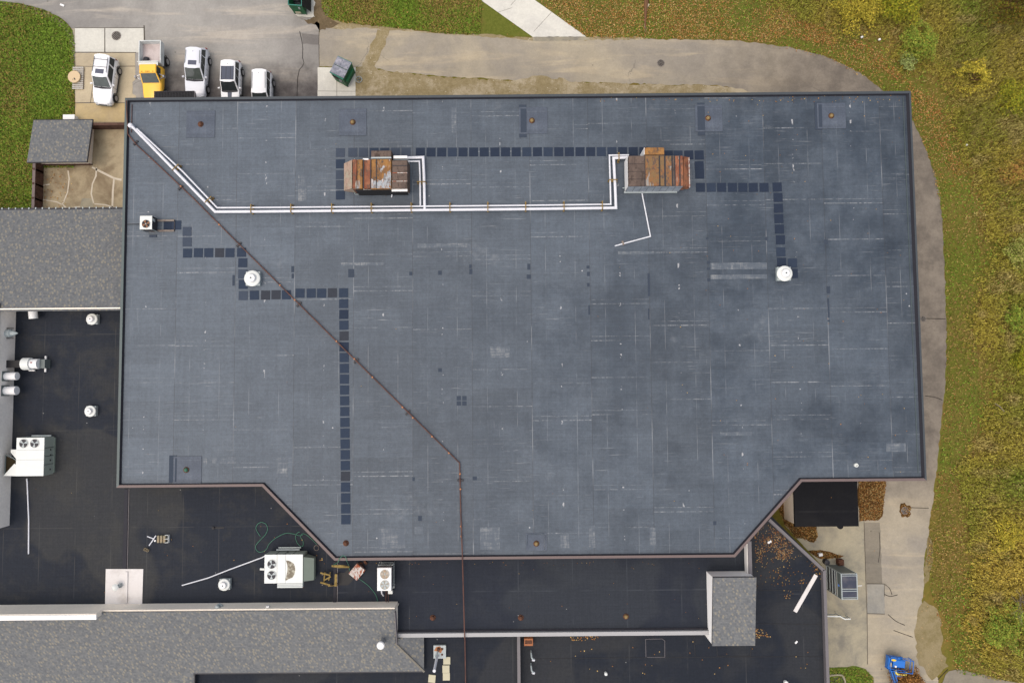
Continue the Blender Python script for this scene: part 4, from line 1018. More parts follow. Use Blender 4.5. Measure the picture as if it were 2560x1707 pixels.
# ------------------------------------------------------------------ the two rusty air handlers
M_silver_torn = rusty('torn_silver_coating', obs(176, 182, 186), obs(128, 124, 122), obs(150, 104, 60), obs(236, 238, 240), lo=.45, hi=.6, sc=2.2, bright=.56)
def air_handler_west():
    z1 = ZM + 1.85
    def X(px): return P(px, 430, z1).x
    def Y(py): return P(900, py, z1).y
    t = thing('air_handler', (P(940, 435, ZM).x, P(940, 435, ZM).y, ZM), 'rusted orange air handler with torn silver coating and an open black lower side', 'air handler', 0, 'rusty air handlers')
    o = t.location
    def L(px, py, z=z1): p = P(px, py, z); return (p.x - o.x, p.y - o.y, z - ZM)
    def cabinet(name, xa, xb, ya, yb, zt, m, zb=ZM + .35, bev=.03):
        a, c = L(xa, ya, zt), L(xb, yb, zt); b = MB()
        b.bbox(((a[0] + c[0]) / 2, (a[1] + c[1]) / 2, (zb + zt) / 2 - ZM), (abs(c[0] - a[0]), abs(a[1] - c[1]), zt - zb), 0, bev); return build(name, b, m, t)
    cabinet('fan_cabinet', 928, 978, 398, 472, z1, M_rust_a)
    cabinet('coil_cabinet', 980, 1018.5, 401, 471, z1 - .06, M_rust_brown)
    cabinet('filter_cabinet', 909, 926, 399, 471, z1 - .03, M_rust_red)
    cabinet('filter_cabinet', 893, 906, 399, 471, z1 - .05, M_rust_a)
    cabinet('filter_cabinet', 881.5, 891.5, 399, 471, z1 - .08, M_rust_red)
    # sloping intake hood
    a, c = L(880, 400, z1 - .05), L(880, 471, z1 - .05); e, f_ = L(860, 409, z1 - .75), L(860, 476, z1 - .75)
    b = MB(); b.loft([[a, c, (c[0], c[1], .45), (a[0], a[1], .45)], [e, f_, (f_[0], f_[1], .8), (e[0], e[1], .8)]]); build('intake_hood', b, M_rust_hood, t)
    b = MB(); b.prism([L(*q)[:2] for q in ((929, 447), (936, 452), (944, 449), (951, 452), (958, 446), (961, 434), (968, 430), (977, 424), (977.5, 471), (929, 471))], 1.842, 1.852); build('torn_coating', b, M_silver_torn, t)
    # ridge box behind
    cabinet('exhaust_box', 928, 978, 377, 394, z1 + .02, M_rust_brown, ZM + .9)
    a, c = L(928, 393, z1 + .05), L(978, 396, z1 + .05); b = MB(); b.box(((a[0] + c[0]) / 2, (a[1] + c[1]) / 2, 1.86), (c[0] - a[0], .12, .08)); build('seam_strip', b, M_galv, t)
    for px in (909, 927, 941):
        a, c = L(px, 399, z1), L(px, 471, z1); b = MB(); b.box(((a[0] + c[0]) / 2, (a[1] + c[1]) / 2, 1.87), (.06, a[1] - c[1], .06)); build('standing_seam', b, M_trim, t)
    for py in (414, 432, 453):
        a, c = L(981, py, z1), L(1018, py, z1); b = MB(); b.box(((a[0] + c[0]) / 2, (a[1] + c[1]) / 2, 1.80), (c[0] - a[0], .05, .05)); build('standing_seam', b, M_rust_white if py > 430 else M_trim, t)
    # open plenum and sill frame
    a, c = L(886, 472, z1 - .2), L(1022, 484, ZM + .1)
    b = MB(); b.box(((a[0] + c[0]) / 2, a[1] - .10, .82), (c[0] - a[0] - .1, .06, 1.5)); build('side_opening', b, M_black, t)
    p0, p1, p2, p3 = L(888, 486, ZM + .15), L(1022.5, 484, ZM + .15), L(1022.5, 400, ZM + .15), L(888, 400, ZM + .15)
    b = MB(); b.tube([p0, p1], .035, 6); b.tube([p1, p2], .035, 6); b.tube([p2, p3], .035, 6); b.tube([p3, p0], .035, 6)
    for q in (p0, p1, p2, p3): b.tube([(q[0], q[1], .0), (q[0], q[1], .45)], .03, 6)
    build('base_frame', b, M_galv, t)
    b = MB(); b.box(((p0[0] + p1[0]) / 2, (p0[1] + p2[1]) / 2, .2), (p1[0] - p0[0] - .5, p2[1] - p0[1] - .4, .4)); build('curb', b, M_black, t)
    for xa, xb, y, zt, m in ((908, 928, 472.5, z1 - .35, M_offwhite), (979, 1018.5, 474.5, z1 - .25, M_gravelwhite)):
        a, c = L(xa, y, zt), L(xb, y, zt); b = MB(); b.box(((a[0] + c[0]) / 2, a[1], zt - ZM - .04), (c[0] - a[0], .20 if xa < 950 else .28, .06)); build('flap', b, m, t)
    a, c = L(907, 398, z1 + .02), L(921, 399, z1 + .02); b = MB(); b.box(((a[0] + c[0]) / 2, a[1], 1.83), (c[0] - a[0], .12, .04)); build('flap', b, M_gravelwhite, t)
    a, c = L(984, 393.5, z1 - .3), L(1018, 393, z1 - .3); b = MB(); b.box(((a[0] + c[0]) / 2, a[1], 1.5), (c[0] - a[0], .22, .2)); build('pipe_box', b, M_gravelwhite, t)
    b = MB(); b.tube([L(979, 484, ZM + .3), L(980, 488, ZM + .2), L(979, 493, ZM + .05)], .05, 8); build('drain_spout', b, M_pipe_white, t)
air_handler_west()
def air_handler_east():
    z1 = ZM + 1.85
    t = thing('air_handler', (P(1640, 430, ZM).x, P(1640, 430, ZM).y, ZM), 'rusted patchy brown air handler with silver panelled sides, joined by a bent white drain pipe', 'air handler', 0, 'rusty air handlers')
    o = t.location
    def L(px, py, z=z1): p = P(px, py, z); return (p.x - o.x, p.y - o.y, z - ZM)
    def cabinet(name, xa, xb, ya, yb, zt, m, zb=ZM + .2, bev=.03):
        a, c = L(xa, ya, zt), L(xb, yb, zt); b = MB()
        b.bbox(((a[0] + c[0]) / 2, (a[1] + c[1]) / 2, (zb + zt) / 2 - ZM), (abs(c[0] - a[0]), abs(a[1] - c[1]), zt - zb), 0, bev); return build(name, b, m, t)
    cabinet('body', 1571.5, 1708, 390, 465.5, z1 - .05, M_aluminium)
    def top(name, xa, xb, m, dz=0.0, ya=390, yb=465):
        a, c = L(xa, ya), L(xb, yb); b = MB(); b.bbox(((a[0] + c[0]) / 2, (a[1] + c[1]) / 2, 1.82 + dz), (c[0] - a[0], a[1] - c[1], .08), 0, .02); return build(name, b, m, t)
    top('seam_tray', 1571, 1708.5, M_trim, -.03)
    for k, (ya, yb) in enumerate(((390, 409.5), (410.5, 428.5), (429.5, 447.5), (448.5, 465.5))): top('coil_lid', 1571, 1612, M_rust_brown, 0, ya, yb)
    top('fan_lid', 1613, 1648, M_rust_b, .03); top('fan_lid', 1650, 1661, M_rust_b, .05)
    top('filter_lid', 1664, 1680, M_rust_b, 0); top('filter_lid', 1681.5, 1686.5, M_rust_brown, .05); top('filter_lid', 1688, 1699, M_rust_red, 0); top('filter_lid', 1700.5, 1708.5, M_rust_red, .02)
    a, c = L(1709, 391, z1 - .02), L(1709, 465, z1 - .02); e, f_ = L(1722, 394, z1 - .5), L(1724, 469, z1 - .5)
    b = MB(); b.loft([[a, c, (c[0], c[1], .6), (a[0], a[1], .6)], [e, f_, (f_[0], f_[1], .9), (e[0], e[1], .9)]]); build('intake_hood', b, M_rust_red, t)
    b = MB(); b.tube([(e[0], e[1], e[2]), (f_[0], f_[1], f_[2])], .06, 6); build('hood_lip', b, M_rust_white, t)
    cabinet('exhaust_box', 1611.5, 1661, 369, 386, z1 + .1, M_rust_a, ZM + .9)
    a, c = L(1611.5, 369, z1 + .1), L(1611.5, 386, z1 + .1); b = MB()
    b.prism([(a[0] - .03, a[1]), (a[0] - .001, a[1]), (a[0] - .001, c[1]), (a[0] - .03, c[1])], .02, 1.9); build('white_cheek', b, M_gravelwhite, t)
    a, c = L(1612, 388, z1), L(1661, 388, z1); b = MB(); b.box(((a[0] + c[0]) / 2, a[1], 1.70), (c[0] - a[0], .22, .2)); build('seam_strip', b, M_rust_brown, t)
    # panel joints on both visible sides
    a, c = L(1571.5, 465.5), L(1708, 465.5)
    for k in range(1, 8):
        x = a[0] + (c[0] - a[0]) * k / 8; b = MB(); b.box((x, a[1] - .012, .95), (.05, .03, 1.4)); build('panel_joint', b, M_galv_dark, t)
    b = MB(); b.box(((a[0] + c[0]) / 2 - .1, a[1] - .05, .16), (c[0] - a[0], .16, .1)); build('base_rail', b, M_galv, t)
    for k in range(1, 5):
        y = a[1] + (L(1571.5, 390)[1] - a[1]) * k / 5; b = MB(); b.box((a[0] - .01, y, .95), (.03, .05, 1.4)); build('panel_joint', b, M_galv_dark, t)
    b = MB(); b.box((a[0] - .03, (a[1] + L(1571.5, 390)[1]) / 2, .95), (.02, L(1571.5, 390)[1] - a[1], 1.5)); build('west_cladding', b, M_gravelwhite, t)
    b = MB(); b.tube([(a[0] - .25, a[1] + .25, .4), (a[0], a[1] + .25, .4)], .04, 6); build('stub_pipe', b, M_galv, t)
air_handler_east()
def pipe(name, path, r, m, label, cat, n=8):
    b = MB(); b.tube(path, r, n); return single(name, b, m, label, cat, smooth=True)
pz = ZM + .04
pipe('drain_pipe', [P(1606, 478, ZM + .35), P(1605, 483, pz + .05), P(1626, 591, pz), P(1537, 615, pz)], .055, M_pipe_white, 'bent white drain pipe leading from the eastern rusty unit across the roof', 'drain pipe')
b = MB(); c = P(1557, 608, ZM); b.box((0, 0, .05), (.14, .36, .1)); single('pipe_block', b, M_wood_old, 'small wood block under the bent drain pipe', 'pipe support', loc=c, rz=.3)

# ------------------------------------------------------------------ insulated white pipe pair
zb_, zs_ = ZM + .38, ZM + .40
big = [P(332, 318, ZM + .02), P(332, 318, zb_), P(441, 430, zb_), P(538, 529.5, zb_), P(640, 529, zb_), P(1280, 523.2, zb_), P(1540, 520, zb_), P(1538, 470, zb_), P(1534, 395.5, zb_), P(1572, 394, zb_)]
b = MB(); b.tube(big, .12, 12); b.tube([P(1062, 525, zb_), P(1060, 440, zb_), P(1058, 393.5, zb_), P(1018, 395, zb_)], .12, 12)
b.lathe([(.2, .0), (.2, .42), (.12, .5), (0, .5)], P(332, 318, ZM), 14)
single('insulated_pipe', b, M_pipe_white, 'thicker of the paired white insulated pipes crossing the great roof', 'pipe', 'paired white roof pipes', smooth=True)
sml = [P(342, 322, ZM + .02), P(343, 323, zs_), P(457, 429, zs_), P(543, 519.5, zs_), P(640, 519, zs_), P(1280, 514, zs_), P(1527, 511, zs_), P(1526, 470, zs_), P(1523.5, 388.5, zs_), P(1572, 388, zs_)]
b = MB(); b.tube(sml, .068, 10); b.tube([P(1051, 516, zs_), P(1050, 440, zs_), P(1048.5, 403.5, zs_), P(1019, 404, zs_)], .068, 10)
single('insulated_pipe', b, M_pipe_white, 'thinner of the paired white insulated pipes crossing the great roof', 'pipe', 'paired white roof pipes', smooth=True)
def support():
    t = thing('pipe_support', (0, 0, 0), 'timber block with metal strut clamped under the paired white pipes', 'pipe support', 0, 'supports under the paired white pipes')
    b = MB(); b.box((0, 0, .06), (.14, .78, .12)); build('timber_block', b, M_wood_clamp, t)
    b = MB(); b.box((0, -.30, .22), (.06, .05, .34)); b.box((0, .30, .22), (.06, .05, .34)); build('strut', b, M_trim, t)
    b = MB(); b.box((0, 0, .54), (.07, .72, .035)); b.box((0, .33, .47), (.07, .05, .17)); b.box((0, -.33, .47), (.07, .05, .17)); build('clamp', b, M_wood_clamp, t)
    return t
sup = support(); first = True
SP = [(633, 525, 0), (732, 524, 0), (833, 523, 0), (931, 522, 0), (1030, 521, 0), (1126, 520.5, 0), (1220, 519, 0), (1314, 518.5, 0), (1409, 518, 0), (1504, 517, 0), (527, 503, math.radians(-46)), (446, 423, math.radians(-46)), (1055, 459, math.pi / 2), (1531, 454, math.pi / 2), (1545, 397, 0)]
for i, (px, py, a) in enumerate(SP):
    o = sup if i == 0 else copy_tree(sup)
    o.location = P(px, py, ZM + .005); o.rotation_euler = (0, 0, a)

# ------------------------------------------------------------------ rusty gas pipe
zg = ZM + .16
gp = [P(316, 252, ZM + .25), P(319, 335, zg), P(341, 362, zg), P(411, 427, zg), P(487.5, 500, zg), P(640, 653, zg), P(841, 853, zg), P(1149, 1157, zg), P(1152, 1281, zg), P(1156, 1390, ZC + .08), P(1156.3, 1402, ZC + .08), P(1156.4, 1404, ZS + .55), P(1161.3, 1580, ZS + .55), P(1162, 1594, ZS + .55), P(1162.4, 1600, 3.65), P(1165, 1760, 3.6)]
t = thing('gas_pipe', (0, 0, 0), 'long thin rust brown gas pipe running diagonally across the great roof then straight down', 'gas pipe')
b = MB(); b.tube(gp, .05, 8); build('pipe_run', b, M_gas, t, True)
for px, py in ((452, 466), (548, 562), (700, 713), (737, 750), (841, 853), (886, 897), (931, 943), (1006, 1018), (1032, 1044), (1080, 1091), (1122, 1132), (1150, 1184), (1151, 1222), (1152, 1315), (1153, 1340)):
    b = MB(); p = P(px, py, zg); b.lathe([(.07, -.05), (.075, 0), (.07, .05)], p, 8); build('coupling', b, M_rust_cap, t, True)
for px, py, a in ((340, 358, -.8), (452, 470, -.8), (598, 612, -.8), (748, 761, -.8), (891, 902, -.8), (1020, 1031, -.8), (1151, 1200, 0)):
    b = MB(); p = P(px, py, ZM); b.box((p.x, p.y, ZM + .06), (.5, .16, .10), -a if a else 0); build('support_block', b, M_trim, t)

# ------------------------------------------------------------------ fans and small vents
def mushroom_fan(px, py, z, r, label, base=True, h=.75, m=None, off=(0, 0)):
    t = thing('exhaust_fan', P(px, py, z), label, 'exhaust fan', 0, 'white mushroom exhaust fans')
    b = MB(); b.box((0, 0, h * .22), (r * 1.75, r * 1.75, h * .44)); build('curb', b, M_galv, t)
    b = MB(); b.lathe([(r * .8, h * .40), (r, h * .5), (r * 1.0, h * .62), (r * .93, h * .68), (r * .78, h * .70), (r * .6, h * .73), (r * .55, h * .78)], (0, 0, 0), 28); build('spun_shroud', b, m or M_offwhite, t, True)
    b = MB(); b.lathe([(r * .55, h * .72), (r * .54, h * .92), (r * .46, h * 1.0), (r * .2, h * 1.03), (0, h * 1.04)], (0, 0, 0), 24); build('motor_cap', b, M_gravelwhite, t, True)
    b = MB(); b.lathe([(r * .12, h * 1.04), (0, h * 1.08)], (0, 0, 0), 10); build('cap_bolt', b, M_galv_dark, t)
    return t
mushroom_fan(632 + 4, 696 + 2, ZM, .66, 'white domed exhaust fan on the great roof beside the rusty gas pipe', h=.8)
mushroom_fan(1956, 684 + 2, ZM, .64, 'white domed exhaust fan at the end of the dark pad column', h=.8)
mushroom_fan(237, 799, ZL, .48, 'white domed fan on the black roof just below the shingled slope', h=.7)
mushroom_fan(233, 1027, ZL, .48, 'white domed fan standing alone on the black roof midway beside the great hall', h=.7)
mushroom_fan(566, 1457, ZL, .50, 'white domed fan near the cream wall and the long white drain pipe', h=.75)
t = thing('vent_stack', P(297, 1463, ZL + .03), 'small capped grey vent stack standing on the white membrane square', 'vent')
b = MB(); b.lathe([(.15, 0), (.14, .55)], (0, 0, 0), 14); b.lathe([(.26, .5), (.3, .55), (.24, .62), (.12, .7), (0, .72)], (0, 0, 0), 16); build('stack', b, M_offwhite, t, True)
b = MB(); b.box((.2, .05, .18), (.22, .3, .36)); build('side_box', b, M_galv, t)
t = thing('domed_vent', P(549, 1518, 5.0), 'small pale domed vent fixed high on the cream wall', 'vent')
b = MB(); b.lathe([(.36, 0), (.34, .12), (.2, .2)], (0, 0, 0), 16); build('hood', b, M_galv, t, True)
b = MB(); b.lathe([(.2, .15), (.22, .5), (.15, .58), (0, .6)], (0, .12, 0), 14); build('cap', b, M_galv, t, True)
b = MB(); b.box((0, 0, .12), (.24, .22, .26)); single('utility_box', b, M_gravelwhite, 'tiny white box on top of the cream wall', 'box', loc=P(671, 1515.5, 5.3))
# vents on the tower's wall
def wall_pipe(px, py, r, ln, label, m=M_gravelwhite, z=5.2):
    y = P(px, py, z).y; t = thing('wall_duct', (tx, y, z), label, 'wall duct', 0, 'white ducts on the warm grey wall')
    b = MB(); b.tube([(0, 0, 0), (ln, 0, 0)], r, 16); build('duct', b, m, t, True)
    b = MB(); b.lathe([(r * .86, 0), (r * .86, .02)], (ln - .012, 0, 0), 16, 'X'); build('mouth', b, m, t)
    b = MB(); b.box((.02, 0, 0), (.04, r * 2.5, r * 2.5)); build('collar', b, M_galv_dark, t); return t
wall_pipe(30, 940, .33, 1.0, 'short white duct on the warm grey wall, next to the blower')
wall_pipe(30, 976, .36, 1.0, 'wider short white duct on the warm grey wall, farther from the blower')
y = P(30, 833, 5.2).y; t = thing('wall_exhaust', (tx, y, 5.2), 'silver cone-nosed exhaust with dark brackets on the warm grey wall', 'exhaust')
b = MB(); b.lathe([(.34, 0), (.34, .35), (.24, .42), (.22, .6), (0.02, .95)], (0, 0, 0), 16, 'X'); build('cone', b, M_galv, t, True)
b = MB(); b.box((.25, .42, 0), (.6, .06, .1)); build('bracket', b, M_trim, t); b = MB(); b.box((.25, -.42, 0), (.6, .06, .1)); build('bracket', b, M_trim, t)
yv = yr + .25; c = P(82, 791, 4.9); t = thing('wall_duct', (c.x, yv, 4.95), 'square-cut white duct poking out under the shingled slope', 'wall duct')
b = MB(); b.tube([(0, 0, 0), (.03, -.75, -.1)], .34, 16); build('duct', b, M_gravelwhite, t, True)
b = MB(); b.box((0, -.01, 0), (.8, .04, .8)); build('collar', b, M_wall, t)
# blower with its black duct
c = P(92, 910, ZL); t = thing('blower_unit', (c.x, c.y, ZL), 'white drum blower with black duct reaching to the warm grey wall', 'blower')
b = MB(); b.box((-(c.x - tx) / 2 - .2, 0, .75), (c.x - tx - .3, .62, .42)); build('black_duct', b, M_black, t)
b = MB(); b.tube([(-.55, 0, .8), (.1, 0, .8)], .52, 20); build('drum', b, M_offwhite, t, True)
b = MB(); b.tube([(.1, 0, .78), (.75, 0, .78)], .42, 18); build('motor_housing', b, M_gravelwhite, t, True)
b = MB(); b.box((.95, 0, .4), (.5, .75, .7)); build('outlet_box', b, M_galv_dark, t)
b = MB(); b.box((.85, 0, .12), (.14, 1.35, .12)); b.box((-.3, -.55, .12), (.5, .12, .12)); build('skid', b, M_gravelwhite, t)
b = MB(); b.box((.35, .1, 1.2), (.14, .1, .04)); build('warning_plate', b, M_redlens, t)

# ------------------------------------------------------------------ packaged rooftop units
def fan_disc(parent, x, y, z, r, name='condenser_fan', blades=3, a0=0.4, mb=None, md=None):
    b = MB(); b.lathe([(r, -.02), (r, .012)], (x, y, z), 28); f = build(name, b, md or M_trim, parent)
    bb = MB()
    for k in range(blades):
        q = a0 + k * 2 * math.pi / blades
        pts = [(0.12 * r, q - .3), (.95 * r, q - .36), (.95 * r, q + .36), (0.12 * r, q + .3)]
        v = [(x + rr * math.cos(aa), y + rr * math.sin(aa), z + .025 + (.02 if i in (1,) else 0)) for i, (rr, aa) in enumerate(pts)]
        bb.add(v, [(0, 1, 2, 3)])
    build('blade_set', bb, mb or M_galv, f)
    b = MB(); b.lathe([(r * .16, .02), (r * .14, .05), (0, .055)], (x, y, z), 12); build('hub', b, M_galv, f)
    b = MB(); b.lathe([(r * 1.06, 0), (r * 1.06, .03), (r * .99, .03), (r * .99, 0)], (x, y, z), 28); build('guard_ring', b, M_offwhite, f)
zt = ZL + 1.35
a, c = P(43, 1094, zt), P(109, 1189, zt); o = ((a.x + c.x) / 2, (a.y + c.y) / 2, ZL)
t = thing('rooftop_unit', o, 'pale rooftop unit with twin fans and a gaping triangular hood beside the warm grey wall', 'rooftop unit', 0, 'pale twin-fan rooftop units')
w, d = c.x - a.x, a.y - c.y
b = MB(); b.bbox((0, 0, .75), (w, d, 1.2), 0, .03); build('cabinet', b, M_sage_dark, t)
b = MB(); b.box((0, d * .34, 1.372), (w + .02, d * .32, .05)); build('top_panel', b, M_offwhite, t)
b = MB(); b.box((0, d * .05, 1.372), (w + .02, d * .25, .05)); build('top_panel', b, M_offwhite, t)
b = MB(); b.box((0, -d * .29, 1.372), (w + .02, d * .42, .05)); build('top_panel', b, M_offwhite, t)
b = MB(); b.box((.2, 0, .08), (w - .3, d - .2, .16)); build('curb', b, M_sage, t)
for fx in (-.24 * w, .16 * w): fan_disc(t, fx, d * .35, 1.41, .36)
# hood: two slanting white wings and a dark mouth
b = MB(); hx = -w / 2
b.add([(hx, d * .19, 1.36), (hx - .62, d * .19, 1.2), (hx - .75, d * .10, 1.0), (hx, -d * .08, 1.3), (hx, -d * .08, .9), (hx, d * .19, .7)], [(0, 1, 2, 3), (0, 5, 1), (1, 5, 4, 2), (2, 4, 3)]); build('hood_wing', b, M_offwhite, t)
b = MB()
b.add([(hx, -d / 2, 1.36), (hx - 1.18, -d / 2, 1.2), (hx - .25, -d * .18, 1.25), (hx, -d * .2, 1.36), (hx - 1.1, -d / 2, .7), (hx, -d / 2, .5)], [(0, 3, 2, 1), (0, 1, 4, 5)]); build('hood_wing', b, M_offwhite, t)
b = MB()
b.add([(hx - 1.2, -d * .46, .95), (hx - 1.18, 0.02 * d, .95), (hx - .1, -d * .16, .9), (hx - .3, -d * .2, .92)], [(0, 3, 2, 1)]); build('hood_mouth', b, plain('dark_olive_filter', obs(58, 50, 34), .9, .1), t)
b = MB(); b.tube([(hx - 1.2, -d * .5, 1.0), (hx - 1.18, .03 * d, 1.0), (hx - .9, .03 * d, 1.0), (hx - .08, -d * .14, 1.0)], .05, 6); build('hood_frame', b, M_galv_dark, t)
for k, y in enumerate((d * .22, d * .0, -d * .22)):
    b = MB(); b.box((w / 2 + .01, y, .75), (.02, .03, 1.1)); build('panel_joint', b, M_trim, t)
for y in (d * .16, d * .02, -d * .12, -d * .36): b = MB(); b.box((w / 2 + .03, y, .6), (.05, .12, .08)); build('latch', b, M_black, t)
b = MB(); b.box((.2, d / 2 + .08, .35), (w * .72, .12, .1)); build('conduit', b, M_galv, t)
pipe('drain_pipe', [P(67, 1196, ZL + .2), P(68, 1204, ZL + .06), P(72, 1300, ZL + .05), P(71.5, 1384, ZL + .05)], .055, M_pipe_white, 'straight white drain pipe below the pale unit by the warm grey wall', 'drain pipe')

zt = ZL + 1.35
a, c = P(662, 1386, zt), P(757, 1456, zt); o = ((a.x + c.x) / 2, (a.y + c.y) / 2, ZL)
t = thing('rooftop_unit', o, 'pale rooftop unit with twin fans and a big brown stain on its lid', 'rooftop unit', 0, 'pale twin-fan rooftop units')
w, d = c.x - a.x, a.y - c.y
b = MB(); b.bbox((0, 0, .75), (w, d, 1.2), 0, .03); build('cabinet', b, M_sage_dark, t)
for xa, xb in ((0, .325), (.332, .545), (.552, 1.0)):
    b = MB(); b.box((-w / 2 + w * (xa + xb) / 2, 0, 1.372), (w * (xb - xa), d + .02, .05)); build('top_panel', b, M_offwhite, t)
b = MB(); b.box((.1, .05, .08), (w - .3, d - .2, .16)); build('curb', b, M_sage, t)
fan_disc(t, -w * .31, d * .17, 1.41, .36, a0=1.9); fan_disc(t, -w * .31, -d * .22, 1.41, .36, a0=2.6)
# brown crescent of grime on the lid
b = MB(); vs = []; fs = []
rr = random.Random(3)
out = [(-.05, .32), (.06, .30), (.20, .20), (.25, .05), (.24, -.12), (.18, -.27), (.06, -.33), (-.06, -.38), (-.02, -.15), (0.0, .1)]
b.prism([(w * (.10 + x * .8), d * (y - .02)) for x, y in smooth_path(out + [out[0]], 4)[:-1]], 1.398, 1.401); build('grime_stain', b, M_nest, t)
b = MB(); b.prism([(w / 2 + .03, d * .40), (w / 2 + .75, d * .30), (w / 2 + .75, -d * .48), (w / 2 + .03, -d * .46)], .25, lambda x, y: 1.3 if x < w / 2 + .1 else .78); build('intake_hood', b, M_sage, t)
b = MB(); b.box((w * .16, -d / 2 - .22, 1.12), (w * .66, .40, .34)); build('side_hood', b, M_galv, t)
for k in range(3): b = MB(); b.box((w * .16, -d / 2 - .1 - k * .13, 1.31), (w * .66, .05, .04)); build('louvre', b, M_offwhite, t)
for k in range(3): b = MB(); b.box((-w * .22 + k * w * .22, d / 2 + .012, .75), (.03, .03, 1.1)); build('panel_joint', b, M_trim, t)
b = MB(); b.box((0, d / 2 + .14, .3), (w * .62, .12, .1)); b.box((.1, d / 2 + .28, .15), (w * .6, .1, .08)); build('conduit', b, M_galv, t)
b = MB(); b.box((w * .05, d / 2 + .05, .8), (.05, .25, .05)); build('latch', b, M_black, t)
pipe('drain_pipe', [P(663, 1389, ZL + .3), P(655, 1393, ZL + .07), P(575, 1422.5, ZL + .05), P(520, 1444, ZL + .05), P(455, 1462.5, ZL + .05)], .05, M_pipe_white, 'slanting white drain pipe from the stained unit towards the cream wall', 'drain pipe')

# two-fan condenser on a stand
zt = ZL + 1.5
a, c = P(943, 1419, zt), P(978, 1476, zt); o = ((a.x + c.x) / 2, (a.y + c.y) / 2, ZL); w, d = c.x - a.x, a.y - c.y
t = thing('condensing_unit', o, 'white condensing unit with two grilled fans, one rusty, on an open stand', 'condenser')
b = MB(); b.bbox((0, 0, 1.28), (w, d, .44), 0, .02); build('cabinet', b, M_gravelwhite, t)
fan_disc(t, .05, d * .22, 1.505, .38, blades=5, mb=plain('rusty_blade', obs(178, 150, 118), .6, .3, c2=obs(200, 196, 186), sc=3), md=plain('pale_grille', obs(170, 164, 150), .6, .3))
fan_disc(t, .05, -d * .24, 1.505, .38, blades=5, a0=1.0, mb=M_galv, md=bpy.data.materials['pale_grille'])
for x in (-w / 2 + .05, w / 2 + .02):
    for y in (-d / 2 + .1, d / 2 + .12): b = MB(); b.box((x, y, .55), (.06, .06, 1.1)); build('leg', b, M_galv, t)
b = MB(); b.box((0, d / 2 + .14, .42), (w + .1, .05, .05)); b.box((w / 2 + .04, 0, .42), (.05, d + .2, .05)); b.box((0, d / 2 + .1, .95), (w + .05, .05, .05)); build('stand_rail', b, M_galv, t)
b = MB(); b.box((-.02, .02, .6), (w - .2, d - .2, .9)); build('coil', b, M_black, t)
b = MB(); b.box((.35, -d / 2 - .38, .5), (.36, .26, .34)); build('disconnect_box', b, M_offwhite, t)
b = MB(); b.tube([(-.35, -d / 2 - .1, .9), (-.35, -d / 2 - .45, .7), (-.3, -d / 2 - .8, .2)], .06, 8); build('white_elbow', b, M_pipe_white, t, True)
b = MB(); b.tube([(-.1, -d / 2, .5), (-.08, -d / 2 - .5, .15), (-.12, -d / 2 - 1.1, .12), (-.06, yF - o[1], .15), (-.05, yF - o[1] - .1, .6)], .035, 6); b.tube([(.05, -d / 2, .5), (.1, -d / 2 - .5, .15), (.12, yF - o[1], .2), (.28, yF - o[1] - .05, .8), (.45, yF - o[1] - .03, 1.0)], .03, 6); build('line_set', b, M_gas, t, True)

# small condenser on sleepers
zt = ZM + 1.0
a, c = P(350, 540, zt), P(379.5, 573.5, zt); o = ((a.x + c.x) / 2, (a.y + c.y) / 2, ZM); w, d = c.x - a.x, a.y - c.y
t = thing('condensing_unit', o, 'small white single-fan condensing unit on timber sleepers by the hall\'s western parapet', 'condenser')
b = MB(); b.bbox((0, 0, .55), (w * .97, d * .97, .86), 0, .02); build('coil_cabinet', b, M_trim, t)
b = MB(); b.box((0, 0, .98), (w, d, .05)); build('top_panel', b, M_offwhite, t)
fan_disc(t, .02, -d * .1, 1.008, .34, blades=4, mb=plain('brown_fan', obs(150, 110, 84), .7, .2), md=M_black)
for q in ((1, -1), (1, 1), (-1, -1)): b = MB(); b.box((q[0] * w / 2, q[1] * d / 2, .5), (.04, .04, .95)); build('corner_post', b, M_galv, t)
for y in (.38, -.48): b = MB(); b.box((.82, y, .06), (2.1, .14, .12)); build('sleeper', b, M_wood_old, t)
b = MB(); b.box((1.42, -.05, .012), (.9, .95, .02)); build('rubber_mat', b, M_pad_b, t)
b = MB(); b.box((1.88, -.05, .05), (.06, .9, .07)); build('cross_bar', b, M_trim, t)
b = MB(); b.box((w / 2 + .02, .25, .75), (.06, .24, .3)); build('electrical_box', b, M_galv, t)
b = MB(); b.tube([(-w / 2, .1, .1), (XW + .3 - o[0], .1, .03)], .025, 6); build('conduit', b, M_black, t)
b = MB(); b.box((.1, -d / 2 - .35, .04), (.6, .18, .07)); build('pipe_curb', b, M_pad_d, t)

# vent pipe on shingles
c = Pplane(958, 1600, pl0, pln); t = thing('vent_stack', c, 'shiny round vent pipe with white cap on the shingled south slope', 'vent')
b = MB(); b.lathe([(.24, -.1), (.22, .5), (.22, 1.0)], (0, 0, 0), 18); build('flue', b, M_chrome, t, True)
b = MB(); b.lathe([(.3, 1.02), (.33, 1.08), (.28, 1.2), (.1, 1.26), (0, 1.27)], (0, 0, 0), 20); build('cap', b, M_gravelwhite, t, True)
